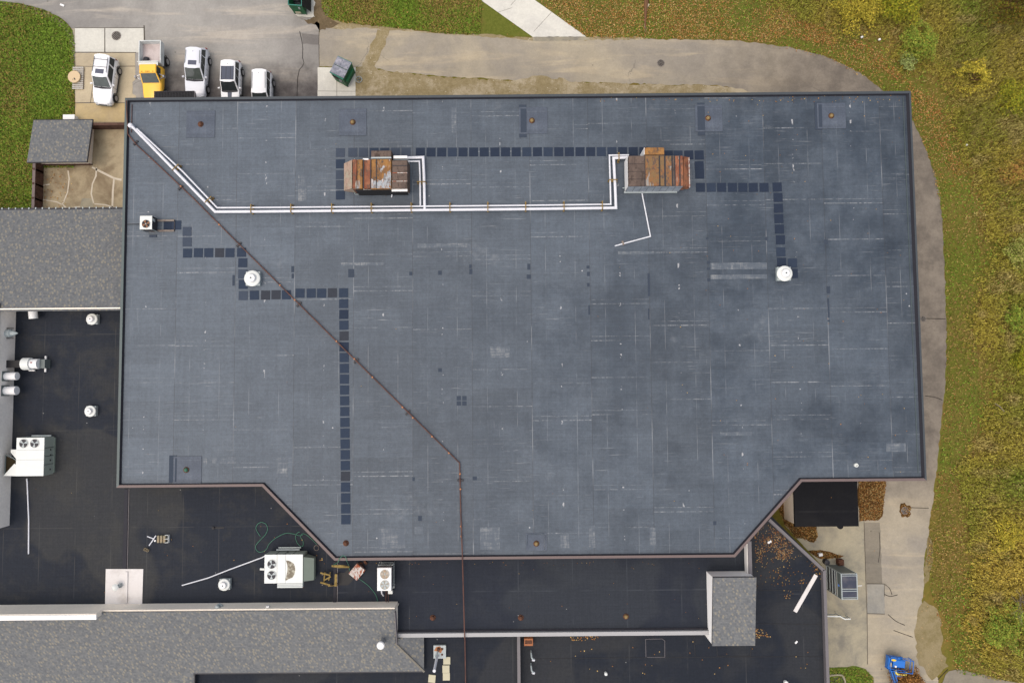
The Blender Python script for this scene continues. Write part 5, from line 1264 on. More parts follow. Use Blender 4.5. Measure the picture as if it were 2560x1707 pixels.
# ------------------------------------------------------------------ loose things on the low roofs
def hose(pts, label):
    b = MB(); b.tube([P(*p, 0) if False else p for p in pts], .024, 6); return single('garden_hose', b, M_hose, label, 'hose', smooth=True)
def hp(lst, z=ZL + .04, k=5): return [tuple(P(x, y, z)) for x, y in smooth_path(lst, k)]
hose(hp([(651, 1340), (643, 1328), (640, 1318), (646, 1308), (655, 1305), (665, 1310), (669, 1322), (664, 1335), (650, 1350), (640, 1362), (640, 1372), (647, 1379), (658, 1378), (667, 1371), (673, 1359), (690, 1344), (712, 1333), (730, 1333), (748, 1338), (757, 1336)]), 'green garden hose looped above the stained pale unit')
hose(hp([(750, 1328), (742, 1333), (739, 1342), (743, 1356), (752, 1365), (758, 1362), (757, 1350), (751, 1341), (756, 1334), (764, 1335), (776, 1344), (792, 1360)]), 'green hose coiled against the slanting parapet')
b = MB(); cc = [tuple(P(791 + 6 * math.cos(q), 1369 + 6.5 * math.sin(q), ZL + .04)) for q in np.linspace(0, 6.2, 18)]; b.tube(cc, .022, 6); single('wire_ring', b, M_wood_old, 'thin tan ring lying by the slanting parapet', 'ring')
top = [P(x, y, ZC + .12) for x, y in ((846, 1404), (848, 1396), (857, 1388), (864, 1391), (867, 1402))]
hose([tuple(P(832, 1412, ZL + .04)), tuple(P(842, 1407, ZL + .5))] + [tuple(p) for p in top] + hp([(873, 1416), (874, 1425)], ZL + .3) + hp([(893, 1443), (915, 1458), (930, 1473), (941, 1490), (947, 1514)], ZL + .04), 'green hose arched over the parapet corner and on past the rusty panel')
# ladder-like wooden stand leaning on the parapet
t = thing('timber_stand', P(864, 1402, ZL), 'olive timber stand leaning over the parapet corner', 'stand')
for x in (-.36, 0.0, .36):
    b = MB(); b.tube([(x, -.5, .05), (x, .35, 2.75)], .05, 4); build('upright', b, M_wood, t)
for k in range(5):
    b = MB(); b.box((0, -.28 + k * .15, .75 + k * .48), (.95, .14, .06)); build('slat', b, M_wood, t)
t = thing('timber_trestle', P(828, 1446, ZL), 'tangled olive timber trestle straddling the roof joint beside the black board', 'trestle')
for (x, y, l, w_, a_, z) in ((-.35, .55, .85, .13, -.25, .55), (-.35, -.25, .85, .13, -.3, .55), (.55, .05, 1.0, .2, 1.55, .6), (-.2, .15, .6, .1, .5, .4), (-.5, .2, .9, .1, 1.5, .3), (-.05, .3, .7, .08, 1.4, .35), (.2, -.5, .8, .06, .1, .25)):
    b = MB(); b.box((x, y, z), (l, w_, .07), a_); build('board', b, M_wood, t)
for x, y in ((-.6, .5), (-.1, .45), (-.6, -.35), (.05, -.4), (.55, .45), (.55, -.35)): b = MB(); b.box((x, y, .28), (.07, .07, .56)); build('leg', b, M_wood_old, t)
b = MB(); b.box((1.1, .02, .02), (.75, 1.05, .03)); single('rubber_mat', b, M_black, 'flat black mat beside the olive timber trestle', 'mat', loc=P(826, 1447, ZL))
b = MB(); b.box((0, 0, .03), (1.0, .95, .04), math.radians(45)); single('black_board', b, M_black, 'black square board half under the rusty white panel', 'board', loc=P(871, 1441, ZL))
t = thing('rusty_panel', P(893, 1428, ZL + .45), 'rust-streaked white steel box lid lying tilted near the parapet', 'panel')
b = MB(); b.bbox((0, 0, 0), (.92, 1.1, .32), math.radians(-40), .03); build('lid', b, M_rust_white, t)
b = MB(); b.box((.1, .5, -.25), (.3, .3, .3), .4); build('foot', b, M_drain_iron, t)
c = P(903, 1410, ZL); b = MB()
for k in range(7): b.box((random.uniform(-.4, .4), random.uniform(-.25, .25), .05 + .02 * k), (random.uniform(.15, .4), random.uniform(.1, .2), .06), random.uniform(0, 3))
single('scrap_heap', b, M_drain_iron, 'small heap of rusty scrap between the white panel and parapet', 'scrap', loc=c)
# concrete blocks
def cblock(px, py, rz, up, label, m=None, z=ZL):
    b = MB()
    if up:  # cores up
        for x in (-.19, 0, .19): b.box((x, 0, .1), (.035, .2, .19))
        for y in (-.085, .085): b.box((0, y, .1), (.41, .035, .19))
    else: b.bbox((0, 0, .1), (.19, .62 if False else .6, .2), 0, .015)
    return single('concrete_block', b, m or M_block, label, 'concrete block', 'loose concrete blocks', loc=P(px, py, z), rz=rz)
for k, nm in enumerate(('nearest the crossed white offcuts', 'middle one of the close row of three', 'next to the open pale frame')):
    cblock(398 + k * 7.7, 1346, 0, False, f'tan solid concrete block lying flat, {nm}')
t = thing('pallet_crate', P(420, 1345, ZL), 'open pale double frame at the end of the tan blocks', 'frame')
b = MB()
for y in (-.31, 0, .31): b.box((0, y, .14), (.3, .03, .28))
b.box((.15, 0, .14), (.03, .65, .28)); build('frame', b, M_offwhite, t)
cblock(368, 1373, -.45, True, 'single hollow tan concrete block below the white offcuts')
pipe('pipe_offcut', [P(390, 1338, ZL + .06), P(380, 1353, ZL + .05), P(373, 1363, ZL + .05)], .05, M_pipe_white, 'longer white pipe offcut crossing the other near the tan blocks', 'pipe offcut')
pipe('pipe_offcut', [P(368, 1340, ZL + .06), P(384, 1346, ZL + .05)], .045, M_pipe_white, 'shorter white pipe offcut pointing away from the tan blocks', 'pipe offcut')
b = MB(); b.lathe([(.08, 0), (.08, .05), (0, .06)], (0, 0, 0), 10); single('plastic_cap', b, M_gravelwhite, 'small white cap between the offcuts and tan blocks', 'cap', loc=P(388, 1351, ZL))
b = MB(); b.box((0, 0, .09), (.16, .36, .18), .3); single('pipe_bracket', b, M_offwhite, 'tiny pale bracket against the stained pale unit', 'bracket', loc=P(657, 1421, ZL), rz=1.2)
b = MB(); b.lathe([(.12, 0), (.12, .12), (.07, .13)], (0, 0, 0), 10); b.box((.5, 0, .02), (.8, .12, .03)); single('lead_vent', b, M_black, 'small black vent with a faint strip on the black roof above the hose', 'vent', loc=P(534, 1319, ZL))
# lower-right bits
t = thing('valve_tray', P(1100, 1626, 3.4), 'galvanised square tray with rusty valve and white upright pipe', 'tray')
b = MB(); b.box((0, 0, .12), (1.05, 1.08, .24)); build('tray', b, M_galv, t)
b = MB(); b.prism([(-.5, .1), (-.3, .42), (.0, .48), (.25, .2), (.1, -.1), (-.2, .05)], .241, .246); build('rust_stain', b, M_rust_cap, t)
b = MB(); b.lathe([(.14, .24), (.13, .5), (.05, .52)], (-.1, .25, 0), 12); b.lathe([(.1, .24), (.06, .34)], (.22, .25, 0), 10); b.lathe([(.09, .24), (.07, .3)], (.2, -.22, 0), 10); build('valve', b, M_drain_iron, t)
b = MB(); b.tube([(-.12, .15, .4), (-.25, -.1, .8), (-.25, -.25, .95)], .07, 8); build('branch_pipe', b, M_galv, t, True)
b = MB(); b.tube([(-.2, -.3, .3), (-.25, -.75, 2.2)], .11, 12); b.lathe([(.13, 0), (.13, .04)], (-.24, -.74, 2.2), 12); build('upright_pipe', b, M_pipe_white, t, True)
pv = (('touching the galvanised tray', 1117, 1650), ('second from the galvanised tray', 1115, 1671), ('third from the galvanised tray', 1116, 1690), ('last before the picture edge', 1116, 1716))
for nm, px, py in pv:
    b = MB(); b.bbox((0, 0, .03), (.6, .62, .06), 0, .01); single('stepping_stone', b, M_paver, f'cream square stepping stone, {nm}', 'stepping stone', 'cream stepping stones', loc=P(px, py, 3.405))
b = MB(); b.bbox((0, 0, .03), (.6, .64, .06), 0, .01); single('stepping_stone', b, M_paver, 'lone cream stepping stone off to the side by the shingled hip', 'stepping stone', 'cream stepping stones', loc=P(1080, 1695, 3.405), rz=-.1)
t = thing('cardboard_box', P(1321, 1598, 2.95), 'orange brown box on the dark roof under the pale parapet', 'box')
b = MB(); b.bbox((0, 0, .3), (.75, .6, .6), 0, .02); build('box', b, M_cardboard, t)
b = MB(); b.box((0, .02, .605), (.6, .3, .01)); build('flap', b, M_drain_iron, t)
for py, nm in ((1637, 'nearer the orange box'), (1669, 'farther from the orange box')):
    t = thing('gooseneck_vent', P(1331, py, 2.95), f'white gooseneck pipe vent beside the grey dividing parapet, {nm}', 'vent', 0, 'white gooseneck vents')
    b = MB(); b.tube([(-.12, .38, 0), (-.12, .36, .5), (-.08, .1, .75), (.04, -.05, .72), (.08, -.1, .55)], .07, 8); build('riser', b, M_galv, t, True)
    b = MB(); b.tube([(-.04, -.1, .72), (.16, -.14, .66)], .10, 10); build('hood', b, M_pipe_white, t, True)
b = MB(); b.lathe([(.13, 0), (.12, .25), (.14, .27), (.1, .32), (0, .33)], (0, 0, 0), 12); single('round_vent', b, M_offwhite, 'pale round vent cap near the bottom of the dark roof', 'vent', loc=P(1514, 1681, 2.95))
b = MB(); b.lathe([(.16, 0), (.15, .25), (.17, .27), (.1, .32), (0, .33)], (0, 0, 0), 12); single('round_vent', b, M_offwhite, 'pale round vent cap nearest the slanting grey roof edge', 'vent', loc=P(1963, 1703, 2.95))
b = MB(); b.bbox((0, 0, .03), (.34, 3.65, .06), 0, .01); a, c = P(2040, 1437, 3.0), P(1988, 1528, 3.0)
single('white_plank', b, M_white_membrane, 'long white plank lying slantwise on the dark leafy roof', 'plank', loc=((a.x + c.x) / 2, (a.y + c.y) / 2, 2.955), rz=math.atan2(-(c.x - a.x), (c.y - a.y)) )
b = MB(); b.box((0, 0, .04), (.26, .13, .08), .8); single('litter_scrap', b, M_gravelwhite, 'white scrap of litter on the dark roof below the plank', 'litter', loc=P(1990, 1604, 2.95))
b = MB(); b.lathe([(.1, 0), (.06, .05), (.1, .1)], (0, 0, 0), 8); b.box((.1, .05, .05), (.3, .16, .06), .5); single('litter_scrap', b, M_gravelwhite, 'white litter among the brown leaves near the hall corner', 'litter', loc=P(1921, 1355, 2.95))
b = MB(); b.box((0, 0, .2), (.32, .24, .3), .2); single('white_pail', b, M_gravelwhite, 'small white pail in the strip of brown leaves', 'pail', loc=P(2048, 1384, 0))
b = MB(); b.box((0, 0, .03), (.4, .18, .05), -.4); single('litter_scrap', b, M_gravelwhite, 'white paper scrap on the grey asphalt near the top', 'litter', loc=P(156, 14, .02))

# ------------------------------------------------------------------ covers in the paving
def cover(px, py, r, label, grate=True):
    t = thing('drain_cover', P(px, py, .036), label, 'drain cover', 0, 'round iron covers in the paving')
    b = MB(); b.lathe([(r, 0), (r, .02), (r * .88, .02), (r * .86, .008), (0, .008)], (0, 0, 0), 24); build('frame', b, M_iron, t)
    b = MB()
    n = 6
    for k in range(n):
        x = -r * .72 + k * r * 1.44 / (n - 1); h = math.sqrt(max(0, (r * .84) ** 2 - x * x)); b.box((x, 0, .016), (r * .13, 2 * h, .016))
    gobj = build('grating', b, M_iron if grate else M_galv_dark, t); gobj.rotation_euler = (0, 0, -.7)
    b = MB(); b.lathe([(r * .85, .009), (0, .009)], (0, 0, 0), 20); build('pit', b, M_black, t)
cover(291, 90, .45, 'large slotted round drain cover in the pale concrete apron')
cover(1652, 158, .36, 'dark round drain cover alone in the tan drive')
cover(2308, 797, .28, 'small dark drain cover against the hall\'s long side wall')
cover(2262, 1276, .34, 'drain cover ringed by fallen leaves on the side drive')
flat('leaf_ring', [(2252, 1258), (2262, 1256), (2278, 1268), (2274, 1290), (2254, 1292), (2250, 1272)], 8, M_mulch, 3, 31, 5)
t = thing('wheel_ring', P(897, 199, .12), 'pale spoked ring lying on the dirt beside the green dumpster', 'wheel ring')
b = MB(); b.tube([(.29 * math.cos(q), .29 * math.sin(q), 0) for q in np.linspace(0, 2 * math.pi, 25)], .035, 6); build('rim', b, M_galv, t, True)
b = MB(); b.tube([(-.27, -.1, 0), (.27, .1, 0)], .035, 5); b.tube([(.1, -.27, 0), (-.1, .27, 0)], .035, 5); build('spoke', b, M_galv_dark, t)
# pallet and cable reel
t = thing('wooden_pallet', P(197, 197, .02), 'pale slatted pallet at the lawn edge', 'pallet')
for k in range(12): b = MB(); b.box((0, -1.0 + k * 2.0 / 11, .14), (1.02, .11, .03)); build('slat', b, M_pallet, t)
for x in (-.45, 0, .45): b = MB(); b.box((x, 0, .06), (.1, 2.1, .11)); build('runner', b, M_wood_old, t)
t = thing('cable_reel', P(188.5, 194.5, .17), 'round tan cable reel standing on the pale pallet', 'cable reel')
b = MB(); b.lathe([(.55, 0), (.55, .05), (.25, .05), (.25, .16), (.575, .16), (.575, .22), (0, .22)], (0, 0, 0), 32); build('drum', b, M_reel, t)
b = MB(); b.box((.07, -.22, .225), (.09, .2, .02), .5); b.box((-.08, -.27, .225), (.05, .08, .02)); build('spindle_hole', b, M_black, t)

# ------------------------------------------------------------------ dumpsters
def dumpster(corners, z1, label, open_lid, sign=False, tilt=1.0):
    p = [P(x, y, z1) for x, y in corners]      # top rim: far-left, far-right, near-right, near-left
    c = sum(p, Vector()) / 4; t = thing('dumpster', (c.x, c.y, 0), label, 'dumpster', 0, 'green dumpsters')
    q = [(v.x - c.x, v.y - c.y) for v in p]
    e0 = [(x * .93, y * .93) for x, y in q]
    zb = .12
    b = MB()
    if not open_lid:
        b.add([(x, y, zb) for x, y in e0] + [(x, y, z1) for x, y in q], [(0, 1, 2, 3)[::-1]] + [(i, (i + 1) % 4, 4 + (i + 1) % 4, 4 + i) for i in range(4)] + [(4, 5, 6, 7)])
    else:
        ii = [(x * .94, y * .94) for x, y in q]; fl_ = [(x * .88, y * .88) for x, y in q]
        b.add([(x, y, zb) for x, y in e0] + [(x, y, z1) for x, y in q] + [(x, y, z1) for x, y in ii] + [(x, y, zb + .1) for x, y in fl_],
              [(0, 1, 2, 3)[::-1]] + [(i, (i + 1) % 4, 4 + (i + 1) % 4, 4 + i) for i in range(4)] + [(4 + i, 4 + (i + 1) % 4, 8 + (i + 1) % 4, 8 + i) for i in range(4)] + [(8 + i, 8 + (i + 1) % 4, 12 + (i + 1) % 4, 12 + i) for i in range(4)] + [(12, 13, 14, 15)])
    m0 = b; body = build('body', m0, M_green_steel, t); 
    import bmesh as _bm
    bm = _bm.new(); bm.from_mesh(body.data); _bm.ops.recalc_face_normals(bm, faces=bm.faces); bm.to_mesh(body.data); bm.free()
    b = MB(); b.tube([(x, y, z1) for x, y in q] + [(q[0][0], q[0][1], z1)], .045, 6); build('rim', b, M_green_rim, t)
    V = [Vector((x, y)) for x, y in q]
    ex, ey = (V[1] - V[0]), (V[3] - V[0])
    for k in range(2):   # fork pockets
        s = -1 if k else 1; mid = (V[0] + V[3]) / 2 if k else (V[1] + V[2]) / 2
        d = ex.normalized() * (-1 if k else 1); b = MB(); cc = mid + d * .06; b.box((cc.x, cc.y, z1 * .55), (.16, ey.length * .8, .2), math.atan2(ey.y, ey.x) - math.pi / 2); build('fork_pocket', b, M_green_steel, t)
    for x, y in e0: b = MB(); b.lathe([(.07, 0), (.07, .12)], (x * .92, y * .92, 0), 10); build('caster', b, M_black, t)
    return t, V, ex, ey
t, V, ex, ey = dumpster([(845, 141), (879, 157.5), (857, 198.5), (825, 181)], 1.95, 'closed green dumpster with grey lids standing askew on the white pad', False)
ang = math.atan2(ex.y, ex.x)
for i in range(2):
    c = V[0] + ex * .5 + ey * (.25 + .5 * i); b = MB(); b.bbox((c.x, c.y, 2.0), (ex.length * 1.02, ey.length * .47, .08), ang, .02); l = build('lid', b, M_lid, t)
    for u in (.22, .72):
        for vv in (-.1, .1):
            c2 = V[0] + ex * (u + .03) + ey * (.25 + .5 * i + vv); b = MB(); b.bbox((c2.x, c2.y, 2.05), (ex.length * .36, ey.length * .14, .04), ang, .015); build('lid_rib', b, M_lid, l)
c = V[3] + ex * .62 - ey.normalized() * -.03; b = MB(); b.box((c.x, c.y, 1.05), (.3, .05, .5), ang); build('label_plate', b, M_lid, t)
c = V[3] + ex * .3; b = MB(); b.box((c.x - ey.normalized().x * -.02, c.y + ey.normalized().y * .02, 1.3), (.55, .08, .35), ang); build('side_door', b, M_black, t)
t, V, ex, ey = dumpster([(721, -40), (754, -38), (754, 14.5), (720.5, 12)], 1.8, 'open green dumpster with its black lid flung back, at the picture\'s top edge', True)
b = MB(); b.slab([(V[1].x + .03, V[1].y, 1.84), (V[2].x + .03, V[2].y, 1.84), (V[2].x + .55, V[2].y, .72), (V[1].x + .55, V[1].y, .72)], .05); build('lid', b, M_lid_black, t)
c = (V[2] + V[3]) / 2; b = MB(); b.box((c.x - .1, c.y - .01, .5), (.5, .03, .3)); build('label_plate', b, M_paver, t)
b = MB(); b.box((c.x + .25, c.y - .03, 1.3), (.16, .05, .3)); build('latch', b, M_galv, t)
b = MB(); rr = random.Random(8)
for k in range(12): b.box((rr.uniform(-.4, .4), rr.uniform(-.7, .7), .35 + rr.uniform(0, .2)), (rr.uniform(.2, .5), rr.uniform(.2, .5), .25), rr.uniform(0, 3))
single('rubbish_bags', b, M_lid_black, 'dark rubbish heaped inside the open dumpster', 'rubbish', loc=t.location)

# ------------------------------------------------------------------ vehicles: local +Y is the nose, z = 0 the road
def lerp3(a, b, t): return tuple(a[i] + (b[i] - a[i]) * t for i in range(3))
def bilin(q, u, v):
    return lerp3(lerp3(q[0], q[1], u), lerp3(q[3], q[2], u), v)
def pane(name, q, u0, u1, v0, v1, m, parent, off=.012, th=.02):
    """a panel lying just proud of the four-sided face q (bottom-left, bottom-right, top-right, top-left)"""
    p = [Vector(bilin(q, u, v)) for u, v in ((u0, v0), (u1, v0), (u1, v1), (u0, v1))]
    n = (p[1] - p[0]).cross(p[3] - p[0]).normalized()
    b = MB(); vs = [x + n * off for x in p] + [x - n * th for x in p]
    b.add(vs, [(0, 1, 2, 3), (0, 4, 5, 1), (1, 5, 6, 2), (2, 6, 7, 3), (3, 7, 4, 0)]); return build(name, b, m, parent)
M_rim = plain('alloy_rim', obs(170, 168, 166), 0.45, 0.4)
def wheel(parent, x, y, r=.36, w=.24, dual=False):
    s = 1 if x > 0 else -1
    wl = bpy.data.objects.new('wheel', None); COL.objects.link(wl); wl.parent = parent; wl.location = (x, y, r)
    b = MB(); b.lathe([(r * .6, -w / 2), (r * .93, -w / 2), (r, -w * .3), (r, w * .3), (r * .93, w / 2), (r * .6, w / 2)], (0, 0, 0), 24, 'X'); build('tyre', b, M_rubber, wl, True)
    b = MB(); b.lathe([(0, 0), (r * .2, .01 * s), (r * .3, -.02 * s), (r * .66, 0)], (s * w * .53, 0, 0), 16, 'X'); build('rim', b, M_rim, wl, True)
def car(label, loc, rz, L, W, H, paint_m, belt=1.0, hood=.98, nose=.78, gl=(-2.2, .75), rf=(-2.0, .05), wb=2.65, trunk=False, roofpanel=None, stripe=False, rails=True, sun=True, bars=False, two_door=False, rear_glass=M_glass, ws_glass=None):
    t = thing('parked_car', loc, label, 'car', rz, 'cars parked behind the hall')
    hw = W / 2; r_, f_ = -L / 2, L / 2
    # lower body: rings along the length
    rings = []
    def ring(y, w, zl, zs, zt):
        return [(-w * .90, y, zl), (-w, y, zl + .16), (-w * 1.0, y, zs - .16), (-w * .95, y, zs), (-w * .80, y, zt), (-w * .3, y, zt + .02), (w * .3, y, zt + .02), (w * .80, y, zt), (w * .95, y, zs), (w * 1.0, y, zs - .16), (w, y, zl + .16), (w * .90, y, zl)]
    yb = gl[1]
    for y, wf, zl, zs, zt in ((r_, .80, .45, .74, .80), (r_ + .08, .90, .34, belt - .10, belt - .03), (r_ + .35, .985, .24, belt - .02, belt + .0), (r_ + 1.1, 1, .22, belt, belt + .02), (0, 1, .22, belt - .01, belt + .01), (yb, 1, .22, belt - .03, hood + .02), (yb + .35, .99, .22, belt - .06, hood), (f_ - .55, .97, .24, nose + .02, nose + .10), (f_ - .2, .90, .28, nose - .10, nose + .01), (f_ - .05, .78, .34, nose - .2, nose - .12), (f_, .66, .40, nose - .30, nose - .26)):
        rings.append(ring(y, hw * wf, zl, zs, zt))
    b = MB(); b.loft(rings); body = build('body', b, paint_m, t, True)
    # cabin
    wb0, wr = hw * .95, hw * .79
    B0 = [(-wb0 * .97, gl[0], belt), (wb0 * .97, gl[0], belt), (wb0 * .96, gl[1], belt - .02), (-wb0 * .96, gl[1], belt - .02)]
    T0 = [(-wr * .96, rf[0], H - .06), (wr * .96, rf[0], H - .06), (wr, rf[1], H - .05), (-wr, rf[1], H - .05)]
    ymid0, ymid1 = (gl[0] * .55 + gl[1] * .45), (rf[0] * .5 + rf[1] * .5)
    b = MB(); b.add(B0 + T0, [(0, 1, 5, 4), (1, 2, 6, 5), (2, 3, 7, 6), (3, 0, 4, 7)]); cab = build('cabin', b, paint_m, t, True)
    bv = cab.modifiers.new('rounded', 'BEVEL'); bv.width = .07; bv.segments = 3; bv.limit_method = 'NONE'
    # crowned roof
    rr_ = []
    for k in range(9):
        s = k / 8; y = rf[0] + (rf[1] - rf[0]) * s; w_ = wr * (.96 + .04 * s); e = 1 - abs(2 * s - 1) ** 4
        bow = .10 * (1 - (2 * s - 1) ** 2)
        rr_.append([(-w_, y, H - .06), (-w_ * .9, y, H - .015 + .01 * e), (-w_ * .4, y, H + .02 * e), (w_ * .4, y, H + .02 * e), (w_ * .9, y, H - .015 + .01 * e), (w_, y, H - .06)])
    # bow the rear and front edges a little
    for k, sgn in ((0, -1), (8, 1)):
        rr_[k] = [(x, y + sgn * .13 * (1 - (abs(x) / wr) ** 2), z) for x, y, z in rr_[k]]
    b = MB(); b.loft(rr_); build('roof', b, paint_m, t, True)
    # glass
    pane('windscreen', (B0[2], B0[3], T0[3], T0[2]), .05, .95, .05, .96, ws_glass or M_glass_green, t)
    pane('rear_window', (B0[0], B0[1], T0[1], T0[0]), .08, .92, .12, .92, rear_glass, t)
    for q in ((B0[1], B0[2], T0[2], T0[1]), (B0[3], B0[0], T0[0], T0[3])):
        cuts = ((.05, .29), (.325, .60), (.625, .93)) if not two_door else ((.05, .33), (.40, .92))
        for u0, u1 in cuts:
            if q[0] == B0[3]: u0, u1 = 1 - u1, 1 - u0
            pane('side_window', q, u0, u1, .10, .90, M_glass, t)
    for x in (-hw + .06, hw - .06):
        for y in (-wb / 2 + .05, wb / 2 + .05):
            wheel(t, x * 1.0, y)
            s = 1 if x > 0 else -1
            b = MB(); b.tube([(s * (hw + .004), y + .44 * math.cos(q), .36 + .44 * math.sin(q)) for q in np.linspace(0, math.pi, 11)], .035, 5); build('wheel_arch', b, M_trim, t)
        s = 1 if x > 0 else -1
        b = MB(); b.bbox((s * (hw + .10), gl[1] - .25, belt + .04), (.2, .12, .16), s * .25, .03); build('wing_mirror', b, paint_m, t)
        b = MB(); b.box((s * (hw + .01), .25, belt - .18), (.03, .16, .03)); build('door_handle', b, M_chrome, t)
        b = MB(); b.box((s * (hw + .01), -.75, belt - .18), (.03, .16, .03)); build('door_handle', b, M_chrome, t)
        b = MB(); b.box((s * (hw + .004), -.05, .30), (.03, wb - .9, .12)); build('sill', b, M_trim, t)
        b = MB(); b.bbox((s * hw * .66, f_ - .19, nose - .10), (.36, .24, .16), -s * .35, .04); build('headlight', b, M_clearlens, t)
        b = MB(); b.box((s * hw * .82, r_ + .10, belt - .22), (.16, .14, .3)); build('tail_light', b, M_redlens, t)
        if rails: b = MB(); b.tube([(s * wr * .84, rf[0] + .2, H + .045), (s * wr * .88, rf[1] - .35, H + .05)], .022, 5); build('roof_rail', b, M_trim if bars else M_galv_dark, t)
    if bars:
        for y in (rf[0] + .42, rf[0] + 1.12): b = MB(); b.tube([(-wr * .86, y, H + .06), (wr * .86, y, H + .06)], .02, 5); build('cross_bar', b, M_trim, t)
    if sun: b = MB(); b.bbox((0, rf[1] - .42, H + .016), (.78, .42, .03), 0, .01); build('sunroof', b, M_sunroof, t)
    if roofpanel:
        b = MB(); y0, y1 = roofpanel; b.bbox((0, (y0 + y1) / 2, H + .012), (wr * 1.72, y1 - y0, .03), 0, .01); v = build('vinyl_roof', b, M_vinyl, t)
        for k in range(6): b = MB(); b.box((-wr * .72 + k * wr * .288, (y0 + y1) / 2, H + .03), (.03, y1 - y0 - .05, .02)); build('roof_rib', b, M_trim if k % 2 else M_vinyl, v)
    if stripe: b = MB(); b.slab([(-.2, yb + .12, hood + .045), (.2, yb + .12, hood + .045), (.17, f_ - .5, nose + .14), (-.17, f_ - .5, nose + .14)], .03); build('bonnet_stripe', b, M_vinyl, t)
    b = MB(); b.bbox((0, f_ - .06, .46), (hw * 1.5, .16, .2), 0, .03); build('front_bumper', b, M_galv_dark if bars else paint_m, t)
    b = MB(); b.box((0, f_ - .04, .62), (hw * .8, .1, .10)); build('grille', b, M_trim, t)
    b = MB(); b.bbox((0, r_ + .02, .48), (hw * 1.7, .16, .22), 0, .03); build('rear_bumper', b, M_trim if trunk else paint_m, t)
    b = MB(); b.slab([(-hw * .88, yb - .03, hood + .05), (hw * .88, yb - .03, hood + .05), (hw * .8, yb + .10, hood + .04), (0, yb + .17, hood + .045), (-hw * .8, yb + .10, hood + .04)], .03); build('cowl', b, M_trim, t)
    for s in (-1, 1):
        for y in (gl[1] - .1, gl[1] - 1.1, gl[1] - 2.05): b = MB(); b.box((s * (hw + .002), y, .68), (.012, .02, .62)); build('door_seam', b, M_trim, t)
    b = MB(); b.tube([(-hw * .35, yb + .1, hood + .07), (.1, yb - .02, hood + .11)], .012, 4); b.tube([(.15, yb + .1, hood + .07), (.6, yb - .0, hood + .1)], .012, 4); build('wiper', b, M_trim, t)
    b = MB(); b.lathe([(.03, 0), (0, .12)], (0, rf[0] + .3, H + .01), 6); build('aerial', b, M_trim, t)
    return t
car('white boxy estate car with roof bars and open sky roof, parked beside the pale pallet', P(275, 213, .04), heading(-7.5, 70), 4.35, 1.86, 1.76, M_car_white, belt=1.05, hood=1.0, nose=.84, gl=(-2.15, .66), rf=(-2.05, -.10), wb=2.6, bars=True, two_door=True, ws_glass=M_glass_green)
car('silver white four-wheel-drive with dark wraparound rear, second vehicle along from the boxy estate', P(501, 192, .04), heading(-3.5, 70), 4.7, 1.92, 1.74, M_car_silver, belt=1.06, hood=1.02, nose=.86, gl=(-2.2, .78), rf=(-1.9, -.12), wb=2.7, ws_glass=M_glass_green)
car('white car with grey ribbed vinyl roof and a grey bonnet stripe', P(586, 218, .04), heading(-1, 70), 4.3, 1.76, 1.66, M_car_white, belt=1.0, hood=.97, nose=.80, gl=(-2.0, .8), rf=(-1.75, .12), wb=2.55, roofpanel=(-1.25, .02), stripe=True, sun=False, rails=False, ws_glass=M_glass)
car('white plain-roofed car nearest the cracked asphalt and white pad', P(663, 246, .04), heading(0, 70), 4.4, 1.78, 1.70, M_car_white, belt=1.02, hood=.98, nose=.80, gl=(-2.1, .95), rf=(-1.95, .12), wb=2.6, sun=False, rails=True, ws_glass=M_glass)

# ------------------------------------------------------------------ yellow tipper truck
t = thing('tipper_truck', P(396, 194, .04), 'yellow cab tipper truck with a white open load bed', 'truck', heading(.6, 80))
hw = .93
def ring(y, w, zl, zs, zt): return [(-w * .92, y, zl), (-w, y, zl + .15), (-w, y, zs - .12), (-w * .95, y, zs), (-w * .8, y, zt), (w * .8, y, zt), (w * .95, y, zs), (w, y, zs - .12), (w, y, zl + .15), (w * .92, y, zl)]
b = MB(); b.loft([ring(-.45, hw, .5, 1.22, 1.26), ring(.95, hw, .5, 1.20, 1.24), ring(1.25, hw * .97, .5, 1.14, 1.22), ring(2.1, hw * .93, .5, 1.04, 1.14), ring(2.45, hw * .88, .5, .98, 1.06), ring(2.55, hw * .8, .55, .85, .92)]); build('body', b, M_yellow, t, True)
B0 = [(-hw * .95, -.42, 1.24), (hw * .95, -.42, 1.24), (hw * .93, 1.12, 1.22), (-hw * .93, 1.12, 1.22)]; T0 = [(-.76, -.36, 1.88), (.76, -.36, 1.88), (.76, .40, 1.88), (-.76, .40, 1.88)]
b = MB(); b.add(B0 + T0, [(0, 1, 5, 4), (1, 2, 6, 5), (2, 3, 7, 6), (3, 0, 4, 7)]); build('cab', b, M_yellow, t)
b = MB(); b.bbox((0, .02, 1.90), (1.54, .80, .1), 0, .05); build('cab_roof', b, M_yellow, t)
pane('windscreen', (B0[2], B0[3], T0[3], T0[2]), .05, .95, .06, .95, M_glass_green, t)
for q in ((B0[1], B0[2], T0[2], T0[1]), (B0[3], B0[0], T0[0], T0[3])): pane('side_window', q, .14, .86, .12, .88, M_glass, t)
pane('rear_window', (B0[0], B0[1], T0[1], T0[0]), .2, .8, .2, .85, M_glass, t)
for x in (-.5, -.14, 0, .14, .5): b = MB(); b.bbox((x, .32, 1.965), (.07, .09, .05), 0, .02); build('marker_lamp', b, M_amber, t)
